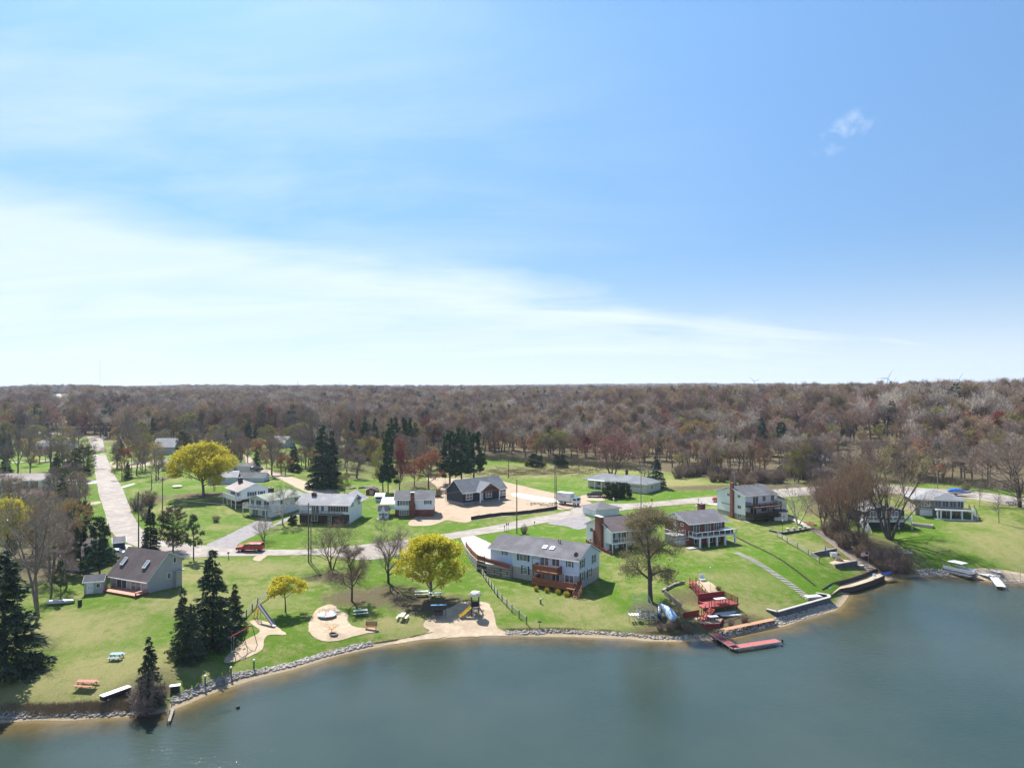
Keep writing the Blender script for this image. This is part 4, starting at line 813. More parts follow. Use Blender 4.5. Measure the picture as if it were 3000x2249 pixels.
    sh(shC, 2105, 1727, 1716, 20, 'low green bush on the gravel terrace by the flagpole', None, 2.0, 2.8)
    g1 = 'dense brush along the foot of the right hand wood'
    for i in range(70):
        px = 1985+i*7.6+rr.uniform(-8, 8); edge = 1405+18*math.sin((px-1985)/190)+ (0 if px < 2300 else -14)
        base = edge-rr.uniform(-2, 36)*(.4+.6*math.sin(min(1, (px-1975)/160)*1.57)); k = i % 3
        sh((shB, shA, shP)[k], px, base, base-rr.uniform(26, 44), rr.uniform(34, 50), ('brown','mauve','pale grey')[k]+' bare brush at the foot of the wood behind the three storey house', g1+(', brown', ', mauve', ', pale')[k], 2.5 if k < 2 else 3.3)
    rr = random.Random(11); n = 0
    kinds_ = ['bareA','bareC','bareB','bareD','lime','bareA','bareC','gold','orange','spruceB']; words = dict(bareA='grey bare tree', bareB='forked bare tree', bareC='mauve bare tree', bareD='brown bare tree', lime='greenish budding tree', gold='golden budding tree', orange='rusty budding tree', spruceB='dark conifer')
    for (x0, x1, y0, y1, cnt, where) in ((-30,240,1270,1310,20,'west of the cross road'),(325,470,1268,1330,14,'between the cross road and the side lane'),(470,700,1252,1330,38,'among the far village roofs behind the yellow maple'),(700,900,1258,1325,22,'on the far green beyond the gravel lane'),(880,1120,1330,1390,14,'behind the broad spruce and the brown shed'),(1130,1300,1345,1400,9,'under the pines behind the brick chimney house'),(-20,200,1500,1640,5,'in the grove at the left edge'),(130,235,1600,1700,3,'round the hidden dark roofed house'),(325,470,1330,1412,9,'on the bank below the side lane'),(600,715,1318,1386,9,'behind the balcony house'),(725,905,1335,1402,7,'beside the gravel lane'),(-10,240,1318,1385,10,'round the long low house'),(150,235,1470,1560,4,'on the slope west of the village road'),(2290,2420,1396,1416,8,'between the three storey house and the thicket'),(2400,2560,1475,1540,8,'in the upper part of the thicket'),(2480,2900,1396,1412,14,'beyond the right hand road')):
        for _ in range(int(cnt*1.8)):
            k = rr.choice(kinds_[:9 if x0 > 2000 else 10]); px = rr.uniform(x0, x1); py = rr.uniform(y0, y1); g = G(px, py)
            if abs(px-(290-(py-1300)*.02)) < 34 and py < 1400: continue
            me, h, w = K[k]; sc = rr.uniform(.6, 1.05); place(me, 'conifer_tree' if k == 'spruceB' else 'village_tree', words[k]+' '+where, 'tree', g, rr.uniform(0, 6), (sc, sc, sc*rr.uniform(.9, 1.1)), words[k]+'s '+where)
build_trees()

# ------------------------------------------------------------ the woods
def build_woods():
    rng = np.random.default_rng(77); P_ = []
    bands = [(208, 620, 6.6), (620, 1100, 9), (1100, 2200, 15), (2200, 5200, 30)]
    for a, b, sp in bands:
        th = 0.80; n = int(.5*(b*b-a*a)*2*math.tan(.66)/(sp*sp))
        r = np.sqrt(rng.uniform(a*a, b*b, n)); t = rng.uniform(-.78, .78, n)
        P_.append(np.column_stack([r*np.tan(t), r, np.full(n, sp)]))
    Q = np.concatenate(P_); z = H(Q[:, 0], Q[:, 1]); px = 1500+F*Q[:, 0]/Q[:, 1]; py = HY+F*(CAMH-z)/Q[:, 1]
    ok = py < edge_px(px)
    # openings: the far road, the far yards and a pale field
    def hole(cx, cy, rx, ry):
        nonlocal ok; ok &= ((Q[:, 0]-cx)/rx)**2+((Q[:, 1]-cy)/ry)**2 > 1
    ok &= ~((px > 169) & (px < 203) & (Q[:, 1] > 400) & (Q[:, 1] < 1600))
    for a, b in (((-400,640),(-479,760)), ((-479,760),(-590,930)), ((-590,930),(-733,1150)), ((-733,1150),(-959,1500))):
        a = np.array(a); b = np.array(b); ab = b-a; t = np.clip(((Q[:, :2]-a)@ab)/(ab@ab), 0, 1); ok &= np.linalg.norm(Q[:, :2]-a-t[:, None]*ab, axis=1) > 15
    for c in FARCLEAR: hole(*c)
    # thin the trees behind the meadow edge a little so that trunks show
    Q = Q[ok]; z = z[ok]; px = px[ok]; py = py[ok]
    # kinds drift with noise so that the wood has patches
    nz = np.sin(Q[:, 0]/37+1.3)+np.sin(Q[:, 1]/53+Q[:, 0]/91)+rng.normal(0, 1.1, len(Q)); u = rng.random(len(Q))
    kinds = ['wA', 'wB', 'wC', 'wD', 'wR', 'wO', 'wL', 'wP', 'wK']
    protos = dict(
      wA=(D('wA', 101, 15, 7.5, .3, 'oval', 'tan', 'tan', 400, .2, ntwig=1250, tw=.06, tl=1.2, limbs=8), 'grey bare tree'),
      wB=(D('wB', 102, 15, 8, .35, 'vase', 'mauve', ntwig=1300, tw=.06, tl=1.2, limbs=8, bark=M_barkd), 'mauve twigged bare tree'),
      wC=(D('wC', 103, 14, 8.5, .25, 'vase', 'brown', ntwig=1400, tw=.06, tl=1.2, limbs=8, bark=M_barkd), 'brown bare tree'),
      wD=(D('wD', 104, 15, 8, .3, 'oval', 'tan', 'tan', 900, .2, ntwig=1400, tw=.06, tl=1.2, limbs=8), 'tan budding tree'),
      wR=(D('wR', 105, 12, 8, .2, 'oval', 'red', 'red', 1700, .2, ntwig=1400, tw=.06, tl=1.1, limbs=8), 'dull red budding tree'),
      wO=(D('wO', 106, 12, 9, .2, 'round', 'rust', 'orange', 900, .2, ntwig=1400, tw=.06, tl=1.1, limbs=8), 'rust coloured budding tree'),
      wL=(D('wL', 107, 12, 9, .2, 'round', 'olive', 'lime', 1900, .22, ntwig=1300, tw=.06, tl=1.1, limbs=8), 'greenish leafing tree'),
      wP=(C('wP', 108, 15, 6.5, 'pine', M_pn, M_sp, 2400, .25), 'dark pine'),
      wK=(D('wK', 109, 15, 8, .35, 'vase', 'pale', ntwig=1000, tw=.06, tl=1.2, limbs=8, bark=M_bark), 'pale grey bare tree'))
    k = np.select([nz < -1.6, nz < -.7, nz < .3, nz < 1.2, nz < 2.0], [0, 1, 2, 8, 3], 1)
    k = np.where(u < .055, 4, k); k = np.where((u > .055) & (u < .13), 5, k); k = np.where((u > .13) & (u < .20), 6, k); k = np.where((u > .20) & (u < .25), 7, k)
    far = Q[:, 1] > 1100; k = np.where(far & (k == 7) & (u > .21), 1, k)
    sc = rng.uniform(.85, 1.32, len(Q))*(1+.15*np.sin(Q[:, 0]/60+Q[:, 1]/85)); sc *= np.where(Q[:, 1] < 300, .72, np.where(Q[:, 1] < 345, .88, 1))   # younger trees at the front
    wide = np.maximum(1, Q[:, 2]/7.5)*1.1; wide = np.where(k == 7, wide*.8, wide)
    near = np.argsort(Q[:, 1]-50*(np.abs(px-1500) < 1450)+400*((px < -20) | (px > 3020)))[:290]
    isn = np.zeros(len(Q), bool); isn[near] = True
    first = {}; src = {}
    place_ = np.where(px < 1000, 'left', np.where(px < 2000, 'centre', 'right'))
    for i in near:
        kk = kinds[k[i]]; me, lb = protos[kk]; z0 = (Q[i, 0], Q[i, 1], z[i]-.1)
        where = {'left': 'in the wood beyond the left village roofs', 'centre': 'in the wood behind the dry meadow', 'right': 'in the wood on the right hand hill'}[place_[i]]
        g = lb+'s '+where
        if kk not in first:
            t = place(me, 'pine_tree' if kk == 'wP' else 'woodland_tree', lb+' '+where, 'tree', z0, rng.uniform(0, 6.28), (wide[i]*sc[i], wide[i]*sc[i], sc[i]), g); first[kk] = t; src[kk] = list(t.children)
        else:
            t = copy_tree(first[kk]); t.location = z0; t.rotation_euler = (0, 0, rng.uniform(0, 6.28)); t.scale = (wide[i]*sc[i], wide[i]*sc[i], sc[i]); t['label'] = lb+' '+where; t['group'] = g
    # everything farther: one mass, instanced from the same trees
    F_ = ~isn; Qf = Q[F_]; zf = z[F_]; kf = k[F_]; sf = sc[F_]; wf = wide[F_]
    me = bpy.data.meshes.new('distant_wood'); me.vertices.add(len(Qf)); me.vertices.foreach_set('co', np.column_stack([Qf[:, 0], Qf[:, 1], zf-.2]).astype(np.float32).ravel())
    for nm, dt, ar in (('kind', 'INT', kf.astype(np.int32)), ('rz', 'FLOAT', rng.uniform(0, 6.28, len(Qf)).astype(np.float32))):
        a = me.attributes.new(nm, dt, 'POINT'); a.data.foreach_set('value', ar)
    a = me.attributes.new('sc', 'FLOAT_VECTOR', 'POINT'); a.data.foreach_set('vector', np.column_stack([wf*sf, wf*sf, sf]).astype(np.float32).ravel())
    o = link('distant_wood', me); tag(o, 'distant leafless woods covering the hills up to the horizon', 'wood', kind='stuff')
    ng = bpy.data.node_groups.new('wood', 'GeometryNodeTree'); N = ng.nodes; L = ng.links
    ng.interface.new_socket('Geometry', in_out='INPUT', socket_type='NodeSocketGeometry'); ng.interface.new_socket('Geometry', in_out='OUTPUT', socket_type='NodeSocketGeometry')
    gi = N.new('NodeGroupInput'); go = N.new('NodeGroupOutput'); jn = N.new('GeometryNodeJoinGeometry')
    def attr(nm, dt):
        n = N.new('GeometryNodeInputNamedAttribute'); n.data_type = dt; n.inputs[0].default_value = nm; return n.outputs[0]
    ak = attr('kind', 'INT'); ar = attr('rz', 'FLOAT'); asc = attr('sc', 'FLOAT_VECTOR'); cx = N.new('ShaderNodeCombineXYZ'); L.new(ar, cx.inputs[2])
    for j, kk in enumerate(kinds):
        if kk not in first: continue
        cmp = N.new('FunctionNodeCompare'); cmp.data_type = 'INT'; cmp.operation = 'EQUAL'; L.new(ak, cmp.inputs[2]); cmp.inputs[3].default_value = j
        for so_ in src[kk]:
            oi = N.new('GeometryNodeObjectInfo'); oi.transform_space = 'ORIGINAL'; oi.inputs['Object'].default_value = so_; oi.inputs['As Instance'].default_value = True
            ip = N.new('GeometryNodeInstanceOnPoints'); L.new(gi.outputs[0], ip.inputs['Points']); L.new(cmp.outputs[0], ip.inputs['Selection']); L.new(oi.outputs['Geometry'], ip.inputs['Instance'])
            L.new(cx.outputs[0], ip.inputs['Rotation']); L.new(asc, ip.inputs['Scale']); L.new(ip.outputs[0], jn.inputs[0])
    L.new(jn.outputs[0], go.inputs[0]); md = o.modifiers.new('wood', 'NODES'); md.node_group = ng
    print('woods', len(Q), 'near', len(near), [int((k == j).sum()) for j in range(9)])
FARCLEAR = [(-150, 345, 16, 9), (-105, 330, 14, 8), (-50, 350, 12, 8), (150, 300, 20, 12), (-250, 330, 12, 8), (-560, 800, 60, 22), (-330, 560, 30, 9), (-250, 640, 90, 14), (-190, 292, 15, 9)]
build_woods()
# ------------------------------------------------------------ houses
def siding(n, c): return mat('siding_'+n, c, tuple(v*.9 for v in c), .6, .7, lap=.16)
M_white = mat('white_paint', (.74,.75,.76), (.64,.65,.67), 1.2, .55); M_trim = mat('white_trim', (.78,.78,.77), rough=.5)
M_glass = mat('window_glass', (.035,.045,.055), (.10,.12,.14), .8, .08, spec=.8); M_curt = mat('curtained_glass', (.22,.24,.26), (.10,.11,.13), 2.0, .12, spec=.8)
M_sB = siding('light_blue', (.55,.66,.85)); M_sB2 = siding('pale_blue', (.78,.82,.87)); M_sW = siding('white', (.72,.75,.78)); M_sG = siding('grey', (.42,.41,.42)); M_sN = siding('navy', (.018,.026,.048))
M_sT = siding('taupe', (.40,.375,.38)); M_sK = siding('dark_slate', (.045,.055,.07)); M_sO = siding('olive_grey', (.17,.185,.165)); M_sC = siding('cream', (.62,.58,.52))
def shing(n, c, d=.72): return mat('shingles_'+n, c, tuple(v*d for v in c), 2.6, .95, .02, 9, c3=tuple(v*1.18 for v in c), s3=.35)
M_rG = shing('grey', (.135,.13,.145)); M_rL = shing('light_grey', (.27,.265,.28), .85); M_rB = shing('brown', (.105,.082,.085)); M_rT = shing('tan', (.30,.26,.245), .88); M_rC = shing('charcoal', (.10,.105,.12)); M_rV = shing('greenish', (.24,.26,.21), .9); M_rS = shing('slate', (.165,.175,.195), .85); M_rR = shing('red_brown', (.14,.085,.07))
M_brick = brickmat('red_brick', (.27,.075,.045), (.20,.055,.035), (.22,.13,.10), w=.22, h=.075, ms=.008); M_dbrick = brickmat('dark_brick', (.10,.05,.04), (.075,.04,.034), (.10,.08,.07), w=.22, h=.075, ms=.008)
M_found = mat('foundation', (.33,.32,.30), (.24,.23,.22), 1, .9); M_block = brickmat('stone_blocks', (.40,.36,.30), (.29,.26,.22), (.05,.045,.04), w=1.1, h=.45, ms=.05); M_dblock = brickmat('dark_wall_stone', (.12,.13,.15), (.085,.09,.11), (.05,.05,.055), w=.5, h=.22, ms=.02)
M_cedarwood = mat('stained_cedar', (.25,.082,.04), (.17,.055,.03), 2.5, .75, stretch=(1,1,1)); M_deckw = mat('deck_boards', (.46,.24,.13), (.38,.19,.10), 3, .8); M_redw = mat('red_stain', (.24,.028,.028), (.17,.02,.022), 2.2, .7); M_redd = mat('red_deck_boards', (.34,.06,.055), (.26,.045,.042), 2.2, .7)
M_darkw = mat('dark_stain', (.045,.026,.02), (.03,.018,.015), 2.5, .7); M_shut = mat('navy_shutter', (.022,.045,.13)); M_black = mat('black_trim', (.02,.02,.022), rough=.6); M_iron = mat('dark_metal', (.05,.05,.055), rough=.4, metal=.6)
M_alu = mat('aluminium', (.55,.56,.58), (.42,.43,.45), 4, .38, metal=.75); M_greyw = mat('weathered_wood', (.26,.235,.20), (.17,.15,.13), 2.5, .9); M_palew = mat('pale_split_rail', (.42,.42,.36), (.30,.29,.24), 2.5, .9); M_pole = mat('pole_wood', (.12,.10,.085), (.20,.175,.15), 1.5, .9, stretch=(1,1,.2)); M_shade = mat('door_panel', (.60,.62,.64), rough=.6)

class Fr:
    "a building frame: x along the front (seen from the lake), y away, z up"
    def __init__(s, O, rz, L_, D_, z): s.O = Vector((O[0], O[1], z)); s.rz = rz; s.L = L_; s.D = D_; s.z = z; s.c = math.cos(rz); s.s = math.sin(rz)
    @staticmethod
    def pts(A, B, z, D_, L_=None, za=None):
        "A, B: (px, py) of the two front corners at height za"
        a = P(*A, za if za is not None else z); b = P(*B, za if za is not None else z); d = b-a
        return Fr((a.x, a.y), math.atan2(d.y, d.x), L_ or math.hypot(d.x, d.y), D_, z)
    def F(s, px, py, v=0.0):
        k = (px-1500)/F; ox = s.O.x-s.s*v; oy = s.O.y+s.c*v; u = (k*oy-ox)/(s.c-k*s.s); Y = oy+s.s*u
        return u, CAMH-(py-HY)/F*Y-s.z
    def S(s, px, py, u):
        k = (px-1500)/F; ox = s.O.x+s.c*u; oy = s.O.y+s.s*u; v = (k*oy-ox)/(-s.s-k*s.c); Y = oy+s.c*v
        return v, CAMH-(py-HY)/F*Y-s.z
def house(name, label, fr, cat='house', group=None): return thing(name, label, cat, fr.O, fr.rz, group)
def facemap(face, k):
    return {'F': lambda a, z, o: (a, k-o, z), 'R': lambda a, z, o: (k+o, a, z), 'L': lambda a, z, o: (k-o, a, z), 'B': lambda a, z, o: (a, k+o, z)}[face]
def fbox(mb, fm, a0, a1, z0, z1, o0, o1):
    vs = [fm(a, z, o) for o in (o0, o1) for a, z in ((a0, z0), (a1, z0), (a1, z1), (a0, z1))]
    mb.add(vs, [(0,1,2,3),(7,6,5,4),(0,4,5,1),(1,5,6,2),(2,6,7,3),(3,7,4,0)])
def window(root, face, k, a0, a1, z0, z1, nx=2, ny=1, fm_=None, glass=None, shut=None, name='window', fw=.07):
    if a0 > a1: a0, a1 = a1, a0
    if z0 > z1: z0, z1 = z1, z0
    fm = facemap(face, k); m = MB(); w = fw
    fbox(m, fm, a0-w, a0, z0-w, z1+w, -.02, .06); fbox(m, fm, a1, a1+w, z0-w, z1+w, -.02, .06); fbox(m, fm, a0, a1, z1, z1+w, -.02, .06); fbox(m, fm, a0, a1, z0-w, z0, -.02, .075)
    for i in range(1, nx): x = a0+(a1-a0)*i/nx; fbox(m, fm, x-w*.35, x+w*.35, z0, z1, .016, .05)
    for i in range(1, ny): z = z0+(z1-z0)*i/ny; fbox(m, fm, a0, a1, z-w*.3, z+w*.3, .016, .046)
    f = m.build(name, fm_ or M_trim, root)
    g = MB(); fbox(g, fm, a0, a1, z0, z1, .004, .014); g.build('pane', glass or M_glass, f)
    if shut:
        sw = min(.42, (a1-a0)*.35)
        for s in (a0-w-.04-sw, a1+w+.04):
            q = MB(); fbox(q, fm, s, s+sw, z0-w, z1+w, -.01, .045); q.build('shutter', shut, f)
    return f
def door(root, face, k, a0, a1, z0, z1, m=None):
    if a0 > a1: a0, a1 = a1, a0
    if z0 > z1: z0, z1 = z1, z0
    fm = facemap(face, k); q = MB(); fbox(q, fm, a0-.1, a1+.1, z0, z1+.1, -.02, .03); fbox(q, fm, a0, a1, z0, z1, .03, .06)
    d = q.build('door', m or M_shade, root); h = MB(); fbox(h, fm, a1-.16, a1-.08, z0+.9, z0+1.05, .06, .12); h.build('handle', M_iron, d); return d
def garage_door(root, face, k, a0, a1, z0, z1, m=None):
    fm = facemap(face, k); q = MB(); n = 4
    for i in range(n): fbox(q, fm, a0, a1, z0+(z1-z0)*i/n+.015, z0+(z1-z0)*(i+1)/n, -.02, .04)
    d = q.build('garage_door', m or M_white, root); g = MB(); w = (a1-a0)/6
    for i in range(6): fbox(g, fm, a0+w*(i+.15), a0+w*(i+.85), z1-(z1-z0)/n*.75, z1-(z1-z0)/n*.3, .04, .047)
    g.build('pane', M_glass, d); return d
def walls(root, x0, x1, y0, y1, ze, m, rise=0, axis='x', frac=.5, z0=-.6, name='wall'):
    q = MB()
    if not rise: q.box(x0, x1, y0, y1, z0, ze)
    elif axis == 'x':
        ym = y0+(y1-y0)*frac; pr = [(y0, z0), (y1, z0), (y1, ze), (ym, ze+rise), (y0, ze)]
        q.add([(x, y, z) for x in (x0, x1) for y, z in pr], [(0,1,2,3,4),(9,8,7,6,5)]+[(i, 5+i, 5+(i+1) % 5, (i+1) % 5) for i in range(5)])
    else:
        xm = x0+(x1-x0)*frac; q.side([(x0, z0), (x1, z0), (x1, ze), (xm, ze+rise), (x0, ze)], y0, y1)
    return q.build(name, m, root)
def roof(root, x0, x1, y0, y1, ze, rise, m, ov=.45, og=.35, axis='x', frac=.5, ze2=None, th=.14, trim=True, name='roof'):
    "gable roof with overhang; ze2: height of the rear (or right) eave"
    ze2 = ze if ze2 is None else ze2
    a0, a1 = (y0, y1) if axis == 'x' else (x0, x1); am = a0+(a1-a0)*frac; zr = ze+rise
    sA = (zr-ze)/(am-a0); sB = (zr-ze2)/(a1-am); L0 = (a0-ov, ze-ov*sA+.02); L1 = (a1+ov, ze2-ov*sB+.02); R_ = (am, zr+.02)
    b0, b1 = ((x0, x1) if axis == 'x' else (y0, y1)); b0 -= og; b1 += og
    f = (lambda a, z, b: (b, a, z)) if axis == 'x' else (lambda a, z, b: (a, b, z))
    pr = [L0, R_, L1, (L1[0], L1[1]+th), (R_[0], R_[1]+th*1.1), (L0[0], L0[1]+th)]
    q = MB(); q.add([f(a, z, b) for b in (b0, b1) for a, z in pr], [(0,1,4,5),(1,2,3,4),(6,11,10,7),(7,10,9,8)]+[(i, 6+i, 6+(i+1) % 6, (i+1) % 6) for i in range(6)])
    r = q.build(name, m, root)
    if trim:
        for a, z, sg in ((L0[0], L0[1], -1), (L1[0], L1[1], 1)):
            t = MB(); p0 = f(a+sg*.003, z-.05, b0-.012); p1 = f(a+sg*.09, z+th*.8, b1+.012)
            t.box(min(p0[0],p1[0]), max(p0[0],p1[0]), min(p0[1],p1[1]), max(p0[1],p1[1]), p0[2], p1[2]); t.build('gutter', M_trim, r)
        for b in (b0, b1):
            sg = -1 if b == b0 else 1; t = MB()
            for (aa, az), (ba, bz) in ((L0, R_), (R_, L1)):
                t.add([f(aa, az-.06, b+sg*.003), f(ba, bz-.06, b+sg*.003), f(ba, bz+.10, b+sg*.003), f(aa, az+.10, b+sg*.003), f(aa, az-.06, b+sg*.04), f(ba, bz-.06, b+sg*.04), f(ba, bz+.10, b+sg*.04), f(aa, az+.10, b+sg*.04)], [(0,1,2,3),(4,5,6,7),(0,1,5,4),(3,2,6,7),(0,3,7,4),(1,2,6,5)])
            t.build('rake_board', M_trim, r)
    return r
def hiproof(root, x0, x1, y0, y1, ze, rise, m, ov=.5, name='roof'):
    x0 -= ov; x1 += ov; y0 -= ov; y1 += ov; d = (y1-y0)/2; ym = (y0+y1)/2
    if x1-x0 > y1-y0: e = min(d, (x1-x0)/2-.05); r0 = (x0+e, ym); r1 = (x1-e, ym); sw = 0
    else: e = (x1-x0)/2; r0 = (x0+e, y0+e); r1 = (x0+e, y1-e); sw = 1
    c = [(x0,y0),(x1,y0),(x1,y1),(x0,y1)]; t = .16
    vs = [(a,b,ze) for a,b in c]+[(a,b,ze+t) for a,b in c]+[(*r0, ze+rise), (*r1, ze+rise)]
    fs = [(3,2,1,0),(0,1,5,4),(1,2,6,5),(2,3,7,6),(3,0,4,7)]+([(4,5,9,8),(5,6,9),(6,7,8,9),(7,4,8)] if not sw else [(4,5,8),(5,6,9,8),(6,7,9),(7,4,8,9)])
    q = MB(); q.add(vs, fs); r = q.build(name, m, root)
    tb = MB(); g = .05
    tb.box(x0-g, x1+g, y0-g, y0-.003, ze-.06, ze+.12); tb.box(x0-g, x1+g, y1+.003, y1+g, ze-.06, ze+.12); tb.box(x0-g, x0-.003, y0, y1, ze-.06, ze+.12); tb.box(x1+.003, x1+g, y0, y1, ze-.06, ze+.12)
    tb.build('gutter', M_trim, r); return r
def railing(root, path, z, m, hgt=1.0, bal=.14, post=1.6, solid=False, bw=.03, rail=.07, pmat=None, name='railing'):
    q = MB()
    for (ax, ay), (bx, by) in zip(path[:-1], path[1:]):
        L_ = math.hypot(bx-ax, by-ay); dx, dy = (bx-ax)/L_, (by-ay)/L_
        q.bar((ax, ay, z+hgt), (bx, by, z+hgt), rail*1.4, rail*.7); q.bar((ax, ay, z+.12), (bx, by, z+.12), rail*.7, rail*.6)
        if solid: q.bar((ax, ay, z+hgt*.55), (bx, by, z+hgt*.55), .03, hgt*.78)
        elif bal:
            for i in range(1, int(L_/bal)): t = i*bal; q.bar((ax+dx*t, ay+dy*t, z+.12), (ax+dx*t, ay+dy*t, z+hgt), bw)
        n = max(1, round(L_/post))
        for i in range(n+1): t = L_*i/n; q.bar((ax+dx*t, ay+dy*t, z-.05), (ax+dx*t, ay+dy*t, z+hgt+.06), rail*1.3)
    return q.build(name, m, root)
def deck(root, x0, x1, y0, y1, z, zg, md, mr, posts=(), sides='LFR', hgt=1.0, pw=.16, bal=.14, solid=False, fascia=None, name='deck'):
    q = MB(); q.box(x0, x1, y0, y1, z-.05, z); d = q.build(name, md, root)
    f = MB(); f.box(x0, x1, y0-.04, y0-.003, z-.30, z-.01); f.box(x0-.04, x0-.003, y0-.04, y1, z-.30, z-.01); f.box(x1+.003, x1+.04, y0-.04, y1, z-.30, z-.01); f.build('fascia', fascia or mr, d)
    e = .06; pa = []
    if 'L' in sides: pa += [(x0+e, y1-e)]
    if 'F' in sides or 'L' in sides: pa += [(x0+e, y0+e)]
    if 'F' in sides: pa += [(x1-e, y0+e)]
    if 'R' in sides: pa += [(x1-e, y1-e)]
    if len(pa) > 1: railing(root, pa, z, mr, hgt, bal, solid=solid)
    for x, y in posts: p = MB(); p.box(x-pw/2, x+pw/2, y-pw/2, y+pw/2, zg, z-.05); p.build('post', fascia or mr, root)
    return d
def chimney(root, x0, x1, y0, y1, z0, z1, m=None, cap=True):
    q = MB(); q.box(x0, x1, y0, y1, z0, z1); c = q.build('chimney', m or M_brick, root)
    if cap: k = MB(); k.box(x0-.08, x1+.08, y0-.08, y1+.08, z1+.003, z1+.12); k.box((x0+x1)/2-.15, (x0+x1)/2+.15, (y0+y1)/2-.15, (y0+y1)/2+.15, z1+.12, z1+.35); k.build('chimney_cap', M_found, c)
    return c
def vent(root, x, y, z, h=.5): q = MB(); q.tube((x,y,z-.2), (x,y,z+h), .07, n=8); q.tube((x,y,z+h), (x,y,z+h+.08), .11, n=8); q.build('roof_vent', M_black, root)
def skylight(root, x, y, z, sl, w=.8, l=1.0):
    q = MB(); c, s = math.cos(sl), math.sin(sl)
    def f(a, b, o): return (x+a, y+b*c-o*s, z+b*s+o*c)
    def bx(m, a0, a1, b0, b1, o0, o1): m.add([f(a, b, o) for o in (o0, o1) for a, b in ((a0,b0),(a1,b0),(a1,b1),(a0,b1))], [(0,1,2,3),(7,6,5,4),(0,4,5,1),(1,5,6,2),(2,6,7,3),(3,7,4,0)])
    bx(q, -w/2, w/2, -l/2, -l/2+.09, .0, .14); bx(q, -w/2, w/2, l/2-.09, l/2, .0, .14); bx(q, -w/2, -w/2+.09, -l/2+.09, l/2-.09, .0, .14); bx(q, w/2-.09, w/2, -l/2+.09, l/2-.09, .0, .14)
    k = q.build('skylight', M_trim, root); g = MB(); bx(g, -w/2+.09, w/2-.09, -l/2+.09, l/2-.09, .06, .10); g.build('pane', mat('skylight_glass', (.30,.34,.38), rough=.1, spec=.8), k)
def stairs(root, x, y0, y1, z0, z1, w, m, axis='y', rail=True, mr=None):
    "steps from (y0,z0) up to (y1,z1)"
    n = max(3, int(abs(z1-z0)/.19)); q = MB()
    for i in range(n):
        t0 = i/n; t1 = (i+1)/n; a = y0+(y1-y0)*t0; b = y0+(y1-y0)*t1; z = z0+(z1-z0)*t1
        if axis == 'y': q.box(x, x+w, min(a,b), max(a,b)+.02, z-.06, z)
        else: q.box(min(a,b), max(a,b)+.02, x, x+w, z-.06, z)
    for o in (0, w):
        A = (x+o, y0, z0) if axis == 'y' else (y0, x+o, z0); B = (x+o, y1, z1) if axis == 'y' else (y1, x+o, z1)
        q.bar((A[0], A[1], A[2]-.1), (B[0], B[1], B[2]-.16), .06, .28)
    s = q.build('stairs', m, root)
    if rail:
        r = MB()
        for o in (0, w):
            A = Vector((x+o, y0, z0) if axis == 'y' else (y0, x+o, z0)); B = Vector((x+o, y1, z1) if axis == 'y' else (y1, x+o, z1)); up = Vector((0,0,.95))
            r.bar(A+up, B+up, .08, .05); r.bar(A+up*.5, B+up*.5, .04, .04)
            for t in (0, .5, 1): p = A.lerp(B, t); r.bar(p, p+up*1.05, .09)
        r.build('handrail', mr or m, s)
    return s
